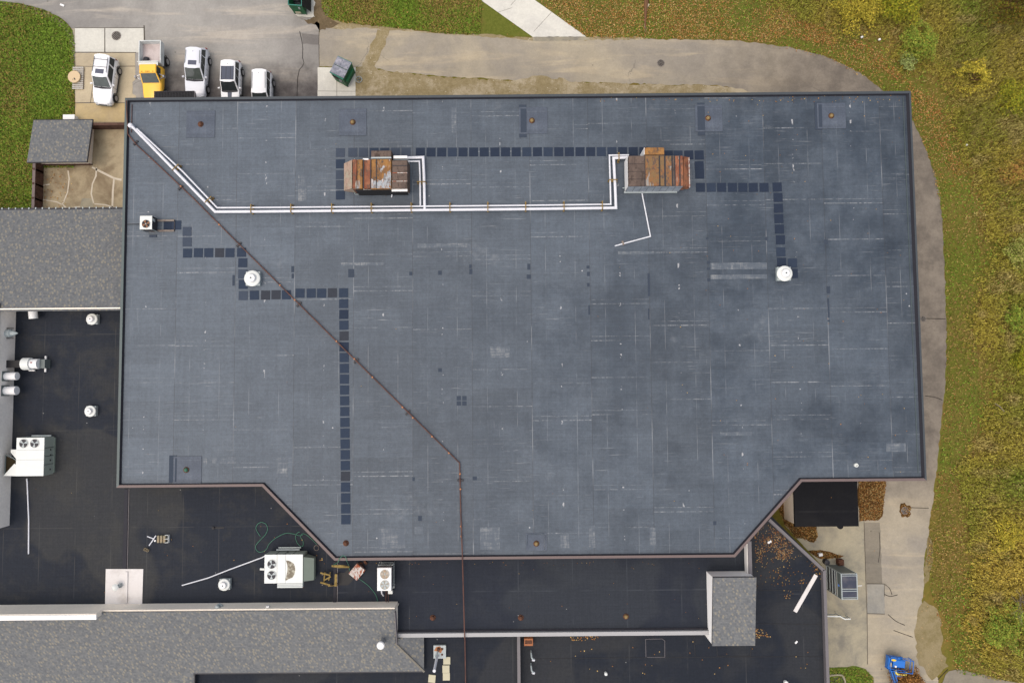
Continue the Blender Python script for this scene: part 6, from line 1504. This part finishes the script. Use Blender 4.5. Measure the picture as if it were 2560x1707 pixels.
for s in (-1, 1):
    b = MB(); b.tube([(s * .85, .35, 1.5), (s * 1.28, .62, 1.5)], .03, 5); b.tube([(s * .85, .85, 1.45), (s * 1.28, .62, 1.5)], .03, 5); b.tube([(s * .85, .62, 1.2), (s * 1.28, .62, 1.4)], .03, 5); build('mirror_arm', b, M_chrome, t)
    b = MB(); b.bbox((s * 1.3, .62, 1.48), (.14, .2, .36), 0, .03); build('wing_mirror', b, M_chrome, t)
    b = MB(); b.box((s * .62, 2.5, .86), (.3, .12, .22)); build('headlight', b, M_clearlens, t)
    wheel(t, s * .86, 1.75, .40, .27); wheel(t, s * .92, -1.3, .40, .30)
    b = MB(); b.tube([(s * .95, -1.3 + .5 * math.cos(q), .42 + .5 * math.sin(q)) for q in np.linspace(0, math.pi, 9)], .05, 5); build('wheel_arch', b, M_trim, t)
b = MB(); b.box((0, -1.2, .62), (.8, 3.0, .24)); build('chassis', b, M_black, t)
x0, x1, y0, y1, zb, ztp = -.98, .98, -2.75, -.62, .95, 1.58
b = MB(); b.box((0, (y0 + y1) / 2, zb), (1.96, y1 - y0, .1)); build('bed_floor', b, M_bedfloor, t)
for x in (x0, x1): b = MB(); b.box((x, (y0 + y1) / 2, (zb + ztp) / 2 + .02), (.07, y1 - y0, ztp - zb)); build('bed_side', b, M_bedwall, t)
b = MB(); b.box((0, y0, (zb + ztp) / 2 + .02), (1.96, .06, ztp - zb)); build('tailgate', b, M_bedwall, t)
b = MB(); b.box((0, y1, 1.45), (1.9, .06, 1.0)); b.box((0, y1 + .10, 1.80), (1.78, .42, .05)); build('headboard', b, M_offwhite, t)
b = MB(); b.box((0, 2.58, .62), (1.7, .14, .2)); build('front_bumper', b, M_chrome, t)
tc = t.matrix_basis
b = MB(); rr = random.Random(4)
def blob(b, c, r, rnd, n=10, m=6):
    o = len(b.v)
    for i in range(m + 1):
        th = math.pi * i / m
        for j in range(n):
            q = 2 * math.pi * j / n; k = r * rnd.uniform(.8, 1.15)
            b.v.append((c[0] + k * math.sin(th) * math.cos(q), c[1] + k * math.sin(th) * math.sin(q), c[2] + k * .6 * math.cos(th)))
    for i in range(m):
        for j in range(n): b.f.append((o + i * n + j, o + (i + 1) * n + j, o + (i + 1) * n + (j + 1) % n, o + i * n + (j + 1) % n))
blob(b, (.55, -1.15, 1.15), .30, rr); blob(b, (.25, -.85, 1.1), .2, rr); blob(b, (.75, -.9, 1.12), .22, rr)
single('debris_heap', b, M_trim, 'dark heap of debris in the corner of the white truck bed', 'debris', loc=t.location, rz=t.rotation_euler[2])

# ------------------------------------------------------------------ tall galvanised frame by the low roof
zt = 3.0
a, c = P(2103, 1434, zt), P(2144, 1497, zt)
t = thing('screened_rack', ((a.x + c.x) / 2, (a.y + c.y) / 2, 0), 'tall galvanised frame with dark screened top standing against the slanting roof edge', 'steel frame')
w, d = c.x - a.x, a.y - c.y
def bar(name, pts, r=.035, m=None): b = MB(); b.tube(pts, r, 6); build(name, b, m or M_galv, t)
for x in (-w / 2, w / 2):
    for y in (-d / 2, d / 2): bar('post', [(x, y, 0), (x, y, zt)], .045)
for y in (-d / 2, -d / 2 + .14, -d * .18, -d * .10, d / 2 - .16, d / 2): bar('top_rail', [(-w / 2, y, zt), (w / 2, y, zt)], .035, M_galv)
for z in (.25, .8, 1.3, 1.8, 2.25): bar('side_rail', [(-w / 2, -d / 2, z), (-w / 2, d / 2, z)], .05, M_galv)
for x in (-w / 2, w / 2): bar('top_rail', [(x, -d / 2, zt), (x, d / 2, zt)], .05, M_galv)
for y0, y1 in ((-d / 2 + .05, -d * .12), (-d * .08, d / 2 - .05)): b = MB(); b.box((0, (y0 + y1) / 2, zt - .04), (w - .05, y1 - y0, .02)); build('top_screen', b, M_mesh_dark, t)
b = MB(); b.box((-w / 2 - .02, 0, 2.62), (.03, d, .62)); build('header_panel', b, M_galv_dark, t)
b = MB(); b.box((-w / 2 + .03, 0, 1.1), (.02, d - .1, 1.7)); build('side_screen', b, M_mesh_dark, t)
b = MB(); b.box((0, d / 2 + .02, 1.5), (w, .02, 2.6)); build('end_screen', b, M_galv_dark, t)
b = MB(); b.box((-w / 2 - .05, -.02, 2.55), (.03, .18, .2)); build('blue_tag', b, M_blue_pale, t)
bar('hoop', [(w / 2 + .05 + .35 * math.sin(q), .35 - 1.05 * (q / math.pi) + .1, 2.2) for q in np.linspace(0, math.pi, 14)], .03, M_paver)
bar('outrigger', [(w / 2, -d * .08, 2.4), (w / 2 + .75, -d * .06, 2.3)], .035, M_gravelwhite)
t = thing('handrail', (0, 0, 0), 'pale bent pipe handrail below the tall galvanised frame', 'handrail')
rp_ = [P(2066, 1539.5, 1.0), P(2100, 1540, 1.0), P(2113, 1547, .95), P(2126, 1546, .95)]
b = MB(); b.tube(rp_, .06, 8); build('rail', b, M_offwhite, t, True)
for p in (rp_[0], rp_[1], rp_[2], rp_[3]): b = MB(); b.tube([p, (p.x, p.y, 0)], .035, 6); build('post', b, M_galv, t)
b = MB(); b.tube([Vector((p.x, p.y, .5)) for p in rp_], .03, 6); build('rail', b, M_galv_dark, t)
b = MB(); b.bbox((0, 0, .3), (.5, .5, .6), 0, .05); single('utility_pedestal', b, M_drain_iron, 'squat rusty pedestal in the leaves above the galvanised frame', 'pedestal', loc=P(2096, 1402, 0))
b = MB(); b.lathe([(.26, 0), (.24, .5), (0, .55)], (0, 0, 0), 12); single('waste_bin', b, M_trim, 'dark round bin tucked against the slanting roof edge', 'bin', loc=P(2062, 1402, 0))

# ------------------------------------------------------------------ blue boom lift
zl = 1.6
a, c = P(2224, 1651, zl), P(2292, 1682, zl)
cx, cy = (a.x + c.x) / 2, (a.y + c.y) / 2
t = thing('boom_lift', (cx, cy, 0), 'blue boom lift with railed basket and arm reaching over the round brown shrub', 'boom lift', math.radians(-8)); t.scale = (.86, .86, .86)
w, d = 2.3, 1.25
b = MB(); b.box((-.25, 0, .62), (w * .72, d * .95, .08)); build('basket_floor', b, M_blue, t)
for z in (1.1, 1.65):
    b = MB(); b.tube([(-w / 2, -d / 2, z), (w / 2, -d / 2, z), (w / 2, d / 2, z), (-w / 2, d / 2, z), (-w / 2, -d / 2, z)], .035, 6); build('basket_rail', b, M_blue, t)
for x in (-w / 2, -w / 6, w / 6, w / 2):
    for y in (-d / 2, d / 2): b = MB(); b.tube([(x, y, .6), (x, y, 1.65)], .03, 6); build('basket_post', b, M_blue, t)
b = MB(); b.bbox((-.05, .05, .95), (1.25, .75, .6), 0, .05); build('control_cabinet', b, M_blue, t)
b = MB(); b.box((-w / 2 + .1, 0, .9), (.16, d, .6)); b.box((-w / 4, d / 2 - .05, .9), (w * .5, .1, .6)); build('side_plate', b, M_blue, t)
b = MB(); b.lathe([(.22, 0), (.22, .02)], (-w / 2 + .48, d * .30, 1.30), 16); o_ = build('warning_label', b, M_sticker, t); o_.scale = (1.2, .5, 1); o_.location = (.1, .19, 0)
b = MB(); b.bbox((-w / 2 + .22, -.12, 1.28), (.14, .42, .04), 0, .01); build('warning_label', b, M_sticker, t)
b = MB(); b.lathe([(.1, 0), (.1, .12), (0, .14)], (-.45, -.22, 1.25), 10); build('beacon', b, M_gravelwhite, t)
b = MB(); b.tube([(-.3, -.62, 1.15), (-.22, -.95, 1.15), (.0, -1.05, 1.15), (.75, -1.02, 1.15), (.85, -.7, 1.15)], .09, 8); build('padded_rail', b, M_yellowtape, t, True)
b = MB(); b.box((.35, -1.22, .95), (.95, .2, .3)); build('control_box', b, M_blue_pale, t)
b = MB(); b.box((.35, -.85, .9), (.8, .25, .2)); build('tool_tray', b, M_black, t)
b = MB(); b.loft([[(-.65 + x, -.75, 1.0 + z) for x, z in ((-.2, -.2), (.2, -.2), (.2, .2), (-.2, .2))], [(.75 + x, -4.2, 1.3 + z) for x, z in ((-.24, -.24), (.24, -.24), (.24, .24), (-.24, .24))]]); build('boom_arm', b, M_blue, t)
b = MB(); b.tube([(-.85, -.8, 1.2), (.45, -4.2, 1.6)], .03, 6); b.tube([(-.62, -.8, 1.24), (.75, -4.2, 1.58)], .06, 6); build('hydraulic_line', b, M_trim, t)
b = MB(); b.bbox((.9, -5.2, .7), (1.6, 2.2, .7), 0, .08); build('chassis', b, M_blue, t)
for x in (.1, 1.7):
    for y in (-4.5, -5.9): wheel(t, x, y, .36, .28)
# ------------------------------------------------------------------ weeds, shrubs, fallen leaves
def pal(*cs): return np.array([obs(*c, 0.98) for c in cs])
def pxgrid(x0, x1, y0, y1, n, z=0.0):
    """n random places over a pixel rectangle, on the ground; returns world xy and the pixels"""
    px = RNG.uniform(x0, x1, n); py = RNG.uniform(y0, y1, n)
    R = np.array(CAMR)
    d = np.stack([(px - 1280) / FPX, -(py - 853.5) / FPX, -np.ones(n)], 1) @ R.T
    t = (z - CAM_H) / d[:, 2]
    return d[:, 0] * t, d[:, 1] * t, px, py
WEED = [(1850, -120), (1900, -10), (1950, 18), (2030, 45), (2110, 66), (2175, 98), (2225, 116), (2250, 152), (2290, 190), (2335, 205), (2372, 262), (2385, 305), (2420, 360), (2438, 420), (2432, 470), (2458, 560), (2470, 640), (2452, 700), (2442, 800), (2452, 860), (2446, 930), (2450, 1000), (2442, 1080), (2424, 1150), (2408, 1230), (2406, 1300), (2420, 1400), (2436, 1480), (2424, 1540), (2450, 1600), (2500, 1650), (2570, 1690), (2900, 1900), (2900, -400), (1850, -400)]
def weeds():
    n = 105000
    x, y, px, py = pxgrid(1850, 2640, -80, 1760, n)
    wob = (vnoise(x, y, .35, 5) - .5) * 70 + (vnoise(x, y, 1.1, 6) - .5) * 40 + RNG.normal(0, 17, n)
    ins = inside(WEED, px - wob, py + wob * .5)
    ins &= RNG.random(n) < (.35 + .65 * np.clip((vnoise(x, y, .5, 9) - .25) * 2.2, 0, 1))
    x, y, px, py = x[ins], y[ins], px[ins], py[ins]; n = len(x)
    deep = np.clip(np.hypot(x - x.min(), 0) * 0 + (vnoise(x, y, .12, 4)), 0, 1)
    hgt = (.45 + .95 * vnoise(x, y, .16, 21)) * RNG.uniform(.7, 1.25, n)
    edge = inside(WEED, px - wob[ins] - 45, py + wob[ins] * .5 + 25)
    hgt *= np.where(edge, 1.0, .45)
    # colour zones
    a = vnoise(x, y, .11, 31); bz = vnoise(x, y, .3, 32); cz = vnoise(x, y, .9, 33)
    green, olive, gold, tan_, brown, red = pal((122, 142, 52), (148, 148, 62), (186, 166, 76), (172, 156, 100), (122, 104, 60), (146, 102, 62))
    south = np.clip((py - 1050) / 350, 0, 1)
    wg = np.clip((a - .50) * 3, 0, .8); wgold = np.clip((bz - .30) * 2.2, 0, 1) * (.55 + .45 * south)
    base = olive[None] * (1 - wg)[:, None] + green[None] * wg[:, None]
    base = base * (1 - wgold)[:, None] + gold[None] * wgold[:, None]
    wt = np.clip((cz - .62) * 4, 0, 1) * .8; base = base * (1 - wt)[:, None] + tan_[None] * wt[:, None]
    wr = np.clip(1 - np.hypot(px - 2545, py - 440) / 60, 0, 1) * (cz > .35); base = base * (1 - wr)[:, None] + red[None] * wr[:, None]
    wb = np.clip(1 - np.hypot(px - 2520, py - 20) / 110, 0, 1) * .7; base = base * (1 - wb)[:, None] + brown[None] * wb[:, None]
    base = base * 1.1 * (1.0 - .14 * np.clip((650 - py) / 400, 0, 1) * np.clip(vnoise(x, y, .14, 77) * 1.4, 0, 1))[:, None]
    V, Cc = [], []
    for k in range(9):
        f = (k + .6) / 9
        ang = RNG.uniform(0, 6.283, n); sp = RNG.uniform(0, .22, n) * (1.2 - f * .5)
        c = np.stack([x + np.cos(ang) * sp, y + np.sin(ang) * sp, hgt * f * RNG.uniform(.85, 1.1, n) + .03], 1)
        size = RNG.uniform(.13, .30, n) * (1.1 - .3 * f)
        if k % 2:      # upright feathery blades
            V.append(leaf_quads(c, size * 1.9, ang, RNG.uniform(.9, 1.5, n), RNG.uniform(-1.5, 1.5, n), .16))
        else:
            V.append(leaf_quads(c, size * .72, ang, RNG.uniform(-.1, 1.3, n), RNG.uniform(-.9, .9, n), RNG.uniform(.28, .45)))
        col = base * RNG.uniform(.72, 1.28, n)[:, None]
        br = RNG.random(n) < (.15 * (1 - f) + .03); col[br] = brown * RNG.uniform(.7, 1.4, br.sum())[:, None]
        Cc.append(col)
    # stalks
    ang = RNG.uniform(0, 6.283, n); c = np.stack([x, y, hgt * .5], 1)
    V.append(leaf_quads(c, hgt * 1.05, ang, np.full(n, 1.35), RNG.uniform(-1, 1, n), .035)); Cc.append(tan_[None] * RNG.uniform(.5, 1.1, n)[:, None])
    o = scatter_mesh('tall_weeds', np.concatenate(V), 4, np.concatenate(Cc), M_leaf); tag(o, kind='stuff')
weeds()
def short_grass():
    """ragged grass on the verge and lawns"""
    V, Cc = [], []
    green, olive, dry = pal((106, 130, 44), (124, 122, 54), (140, 118, 68))
    lawnL = [(-20, -12), *LAWN_EDGE, (187, 420), (90, 420), (90, 523), (-20, 540)]
    lawnT = [(800, -20), (806, 20), (816, 42), (852, 56), (940, 66), (1060, 78), (1120, 86), (1200, 88), (1206, -20)]
    lawnT2 = [(1340, -20), (1462, 92), (1600, 98), (1830, 100), (1930, 110), (2060, 140), (2165, 190), (2205, 225), (2280, 290), (2330, 420), (2355, 540), (2365, 760), (2364, 980), (2346, 1180), (2325, 1300), (2316, 1400), (2330, 1500), (2370, 1560), (2390, 1680), (2500, 1700), (2600, 1700), (2600, -20)]
    island = [(2060, 1672), (2140, 1666), (2165, 1674), (2182, 1692), (2188, 1740), (2060, 1740)]
    for poly, n, (x0, x1, y0, y1), pg in ((lawnL, 40000, (-20, 190, -12, 540), .75), (lawnT, 20000, (800, 1210, -20, 100), .5), (lawnT2, 170000, (1336, 2600, -20, 1710), .3), (island, 3000, (2055, 2190, 1660, 1740), .85)):
        x, y, px, py = pxgrid(x0, x1, y0, y1, n); m = inside(poly, px, py); x, y = x[m], y[m]; n = len(x)
        r = RNG.random(n); zone = vnoise(x, y, .3, 41) - .5
        col = np.where((r < pg + zone)[:, None], green, np.where((r < pg + .3 + zone)[:, None], olive, dry)) * RNG.uniform(.6, 1.3, n)[:, None]
        s = RNG.uniform(.12, .30, n); c = np.stack([x, y, s * .3 + .02], 1)
        V.append(leaf_quads(c, s, RNG.uniform(0, 6.283, n), RNG.uniform(.2, 1.2, n), RNG.uniform(-1, 1, n), .38)); Cc.append(col)
    tag(scatter_mesh('short_grass', np.concatenate(V), 4, np.concatenate(Cc), M_leaf), kind='stuff')
short_grass()
def leaves():
    V, Cc = [], []
    P4 = pal((156, 108, 56), (136, 92, 50), (166, 132, 76), (112, 80, 44), (170, 144, 94))
    P5 = P4 * .62
    def lay(poly, n, box, z, lo=.07, hi=.14, clump=None, seed=50, colours=P4, zj=.02, fade=False):
        x, y, px, py = pxgrid(*box, n, z); m = inside(poly, px, py)
        if fade: m &= RNG.random(n) < np.clip(1.0 - (py - 340) / 240, .10, 1)
        if clump is not None: m &= RNG.random(len(x)) < np.clip((vnoise(x, y, clump, seed) - .3) * 2.2, .04, 1)
        x, y = x[m], y[m]; n = len(x); s = RNG.uniform(lo, hi, n)
        V.append(leaf_quads(np.stack([x, y, z + .012 + RNG.uniform(0, zj, n)], 1), s, RNG.uniform(0, 6.283, n), RNG.uniform(-.3, .3, n), RNG.uniform(-.4, .4, n), .8))
        Cc.append(colours[RNG.integers(0, len(colours), n)] * RNG.uniform(.75, 1.2, n)[:, None])
    R_ = lambda a, b, c, d: ([(a, c), (b, c), (b, d), (a, d)], (a, b, c, d))
    p, bx = R_(0, 186, 10, 520); lay([(0, 10), *LAWN_EDGE[1:], (187, 520), (0, 520)], 1300, bx, .07, clump=.3)
    lay([(806, 0), (816, 42), (852, 56), (1060, 78), (1200, 88), (1203, 0)], 1200, (800, 1210, 0, 95), .07, clump=.5, colours=P4[[0, 2, 4]])
    lay([(1340, 0), (1466, 94), (1600, 98), (1830, 100), (1930, 108), (2000, 60), (1960, 0)], 9000, (1336, 2000, 0, 110), .08, clump=.35, seed=51)
    lay([(1930, 110), (2060, 140), (2165, 190), (2205, 225), (2280, 300), (2328, 410), (2350, 520), (2366, 760), (2364, 960), (2346, 1180), (2420, 1200), (2455, 1000), (2445, 800), (2460, 600), (2440, 420), (2360, 260), (2280, 180), (2180, 110), (2040, 40), (1940, 20)], 34000, (1930, 2470, 20, 1210), .08, clump=.4, seed=52, fade=True)
    lay([(1880, 20), (1960, 40), (2050, 66), (2180, 122), (2262, 194), (2345, 262), (2376, 340), (2420, 440), (2390, 440), (2340, 350), (2292, 272), (2204, 180), (2060, 112), (1950, 86), (1880, 60)], 30000, (1880, 2420, 20, 440), .10, clump=.6, seed=58, colours=P4 * np.array([.95, .85, .8]), zj=.08)
    lay([(2340, 1180), (2312, 1400), (2330, 1500), (2390, 1680), (2520, 1690), (2440, 1500), (2410, 1300), (2420, 1180)], 2500, (2310, 2520, 1180, 1690), .06, clump=.5, seed=53)
    # along the drive's rim and on beds
    lay([(1930, 104), (2060, 134), (2165, 184), (2160, 196), (2060, 146), (1930, 118)], 500, (1930, 2170, 100, 200), .035)
    for poly, n, z in (([(1930, 1235), (2010, 1235), (2042, 1320), (2045, 1340), (2035, 1356), (1990, 1345), (1960, 1310)], 900, .03), ([(2146, 1190), (2216, 1190), (2208, 1270), (2196, 1300), (2148, 1302)], 900, .03), ([(2020, 1376), (2050, 1374), (2110, 1388), (2100, 1394), (2050, 1396)], 200, .03), ([(2252, 1258), (2278, 1268), (2274, 1290), (2254, 1292)], 60, .03)):
        xs = [q[0] for q in poly]; ys = [q[1] for q in poly]; lay(poly, n * 2, (min(xs), max(xs), min(ys), max(ys)), z, zj=.06, colours=P5)
    tag(scatter_mesh('fallen_leaves', np.concatenate(V), 4, np.concatenate(Cc), M_leaf), kind='stuff')
    V.clear(); Cc.clear()
    lay([(1884, 1320), (1930, 1300), (1960, 1330), (1985, 1372), (1975, 1395), (1945, 1400), (1915, 1425), (1890, 1428)], 2200, (1880, 1990, 1300, 1430), 2.96, clump=.9, seed=54, colours=P4 * np.array([.6, .62, .9]))
    lay([(1884, 1310), (1930, 1300), (2050, 1420), (2052, 1460), (1890, 1470)], 450, (1880, 2060, 1300, 1470), 2.96, clump=.6, seed=55, colours=P5)
    lay([(2026, 1404), (2036, 1410), (2052, 1430), (2058, 1440), (2050, 1436)], 140, (2020, 2060, 1400, 1445), 2.96)
    lay([(1886, 1570), (1932, 1575), (1935, 1590), (1890, 1594)], 200, (1880, 1940, 1565, 1600), 2.96, clump=1.2, seed=56)
    lay([(1425, 1590), (1450, 1590), (1496, 1588), (1494, 1600), (1430, 1600)], 60, (1420, 1500, 1585, 1602), 2.96)
    lay([(1960, 1475), (1985, 1475), (1985, 1495), (1960, 1495)], 25, (1955, 1990, 1470, 1500), 2.96)
    lay(*[R_(1310, 2050, 1600, 1700)[0], 30, R_(1310, 2050, 1600, 1700)[1], 2.96])
    tag(scatter_mesh('roof_leaves', np.concatenate(V), 4, np.concatenate(Cc), M_leaf), kind='stuff')
    V.clear(); Cc.clear()
    big = R_(320, 2290, 250, 1390); P4d = P4 * .8; lay(big[0], 25, big[1], ZM + .01, .05, .09, colours=P4d)
    e_ = R_(1700, 2280, 240, 1190); lay(e_[0], 80, e_[1], ZM + .01, .06, .11)
    e_ = R_(1500, 2260, 236, 256); lay(e_[0], 110, e_[1], ZM + .01, .06, .11)
    e_ = R_(860, 1800, 1405, 1560); lay(e_[0], 30, e_[1], ZS + .01, .05, .09, colours=P5)
    e_ = R_(860, 1700, 1403, 1412); lay(e_[0], 30, e_[1], ZS + .01, .05, .09, colours=P5)
    lay([(700, 1290), (712, 1300), (830, 1420), (822, 1424)], 160, (690, 840, 1290, 1430), ZL + .01)
    e_ = R_(40, 800, 790, 1500); lay(e_[0], 25, e_[1], ZL + .01, .05, .1)
    tag(scatter_mesh('roof_leaves', np.concatenate(V), 4, np.concatenate(Cc), M_leaf), kind='stuff')
leaves()

def crown(c, rx, ry, rz, n, colours, lo, hi, seed, gap=.25):
    r = np.random.default_rng(seed)
    d = r.normal(size=(n, 3)); d /= np.linalg.norm(d, axis=1)[:, None]
    k = r.random(n) ** .38
    lump = .42 + 1.0 * vnoise(d[:, 0] * 2.6 + seed, d[:, 1] * 2.6 + d[:, 2] * 1.7, 1.0, seed)
    p = d * (k * lump)[:, None] * np.array([rx, ry, rz]) + np.array(c)
    keep = vnoise(p[:, 0], p[:, 1] + p[:, 2] * .7, 2.2 / max(.4, rx), seed + 1) > gap
    p = p[keep & (p[:, 2] > .05)]; n = len(p)
    v = leaf_quads(p, r.uniform(lo, hi, n), r.uniform(0, 6.283, n), r.uniform(-.6, .9, n), r.uniform(-.9, .9, n), .55)
    cl = colours[r.integers(0, len(colours), n)] * (r.uniform(.65, 1.3, n) * (.8 + .45 * vnoise(p[:, 0], p[:, 1], 2.5, seed + 2)))[:, None]
    return v, cl
def shrub(px, py, rx, h, colours, n, label, cat='shrub', seed=1, leaf=(.09, .19), bark=None, name='shrub', gap=.25, ry=None, stems=6):
    n = int(n * 1.9)
    g0 = P(px, py, 0); t = thing(name, g0, label, cat)
    r = random.Random(seed); tips = []
    b = MB(); b.tube([(0, 0, -.05), (.03, .02, h * .18)], [.07 + .02 * h, .05 + .012 * h], 7); build('trunk', b, bark or M_bark_brown, t, True)
    for k in range(stems):
        q = k * 6.283 / stems + r.uniform(-.4, .4); l = r.uniform(.5, .85)
        pts = [(.02, .01, h * .12), (rx * l * .35 * math.cos(q), rx * l * .35 * math.sin(q), h * .45), (rx * l * .7 * math.cos(q + .2), rx * l * .7 * math.sin(q + .2), h * .8)]
        b = MB(); b.tube(smooth_path(pts, 3), [.05 * (1 - i / 8) + .008 for i in range(7)], 5); build('limb', b, bark or M_bark_brown, t, True)
    v, c = crown((0, 0, h * .58), rx, ry or rx, h * .5, n, colours, *leaf, seed, gap)
    o = scatter_mesh('foliage', v, 4, c, M_leaf); o.parent = t
    return t
G1 = pal((110, 136, 46), (134, 142, 56), (100, 116, 40), (146, 140, 58)); G2 = pal((142, 148, 72), (164, 158, 90), (118, 128, 50)); Y1 = pal((182, 162, 60), (158, 146, 50), (134, 128, 44))
O1 = pal((150, 140, 40), (128, 132, 36), (104, 112, 30)); RD = pal((150, 112, 58), (140, 98, 54), (146, 130, 56), (150, 136, 60)); DK_ = pal((84, 74, 24), (64, 54, 20), (110, 84, 30), (96, 100, 24)); BR = pal((104, 74, 36), (130, 90, 44), (84, 60, 32), (150, 106, 56))
shrub(2288, 112, 1.9, 1.7, G1, 2600, 'bright green shrub in the weeds past the curve of the drive', seed=2)
shrub(2140, 30, 2.6, 1.8, Y1, 3200, 'spreading golden green shrub nearest the leafy curve of the drive', seed=3)
shrub(2230, 20, 2.3, 2.0, O1, 2800, 'olive green shrub between the golden shrub and the dark thicket', seed=4)
shrub(2262, 162, .9, .8, pal((140, 150, 90), (120, 130, 70)), 500, 'small grey green shrub on the rim of the fallen leaves', seed=5)
shrub(2500, 28, 3.0, 4.0, DK_, 4200, 'dark brown thicket tree filling the far corner', 'tree', seed=6, name='thicket_tree', gap=.4)
shrub(2420, 200, 1.9, 1.8, Y1, 1900, 'yellow shrub with dense tips, midway between green and reddish shrubs', seed=7)
shrub(2528, 440, 1.6, 1.5, RD, 1500, 'reddish brown shrub by the picture\'s edge', seed=8)
shrub(2530, 640, 1.5, 2.0, G2, 1900, 'pale yellow green shrub below the reddish one', seed=9)
shrub(2520, 800, 1.5, 1.6, G1, 1600, 'fresh green shrub level with the small drain cover', seed=10)
shrub(2545, 900, 1.3, 1.6, O1, 1300, 'dark olive shrub under the fresh green one', seed=11)
shrub(2520, 250, 1.9, 2.0, O1, 1900, 'olive shrub over the reddish shrub', seed=16)
shrub(2495, 1560, 2.3, 1.9, G1, 3400, 'broad bright green shrub in the golden weeds beside the bare branches', seed=12)
shrub(2505, 1330, 1.8, 1.4, Y1, 1700, 'golden yellow shrub above the bare branches', seed=13)
shrub(2258, 1698, 1.5, 1.4, BR, 3600, 'round brown leaved shrub under the blue arm', seed=14, leaf=(.08, .17), gap=.12, name='round_shrub')
g0 = P(2528, 1492, 0); t = thing('bare_tree', g0, 'leafless pale branched sapling leaning over the bright green shrub', 'tree')
r = random.Random(12)
b = MB(); b.tube([(0, 0, 0), (.05, .0, .9), (.12, -.02, 1.5)], [.07, .05, .035], 6); build('trunk', b, M_bark, t, True)
for k in range(20):
    q = r.uniform(0, 6.283); l = r.uniform(.8, 1.9); z0 = r.uniform(.4, 1.4); p1 = (l * .5 * math.cos(q), l * .5 * math.sin(q), z0 + r.uniform(.4, .9)); q2 = q + r.uniform(-.4, .4)
    p2 = (l * math.cos(q2), l * math.sin(q2), p1[2] + r.uniform(.1, .7)); b = MB(); b.tube([(.06, 0, z0), p1, p2], [.028, .018, .008], 5)
    for s in (.6, .8):
        m = lerp3(p1, p2, s) if False else tuple(p1[i] + (p2[i] - p1[i]) * s for i in range(3)); q3 = q2 + r.choice((-.8, .8)); b.tube([m, (m[0] + .4 * math.cos(q3), m[1] + .4 * math.sin(q3), m[2] + .25)], [.012, .006], 4)
    build('branch', b, M_bark, t, True)
# fallen trunk with a twiggy end on the leaf-strewn grass
t = thing('fallen_trunk', (0, 0, 0), 'long brown fallen trunk lying in the leaf strewn grass with a twiggy tip', 'fallen trunk')
a = [P(1618, -30, .3), P(1616, 0, .28), P(1614, 30, .2), P(1613, 60, .12), P(1613, 84, .05)]
b = MB(); b.tube(a, [.24, .22, .13, .08, .03], 8); build('trunk', b, M_bark_brown, t, True)
for q in ((1612, 60, 1610, 78), (1613, 58, 1616, 80), (1614, 50, 1612, 82)): b = MB(); b.tube([P(q[0], q[1], .15), P(q[2], q[3], .08)], [.03, .012], 5); build('branch', b, M_bark, t)
b = MB(); b.bbox((0, 0, .1), (.18, .5, .2), -.6, .03); single('pale_stone', b, M_paver, 'pale stone beside the fallen trunk', 'stone', loc=P(1618, 18, 0))
# a few white scraps and stones in the weeds
for px, py, nm in ((2154, 94, 'white scrap at the edge of the leaf litter near the drive'), (2198, 100, 'pale scrap just below the golden shrub'), (2416, 363, 'white scrap in the weeds under the yellow shrub')):
    b = MB(); b.bbox((0, 0, .06), (.2, .16, .12), .4, .02); single('litter_scrap', b, M_gravelwhite, nm, 'litter', loc=P(px, py, .3))
b = MB(); b.tube([P(2487, 1008, .9), P(2500, 1016, .8), P(2510, 1028, .6)], [.03, .04, .05], 5); single('bare_stick', b, M_bark, 'pale bare stick poking from the weeds', 'stick')
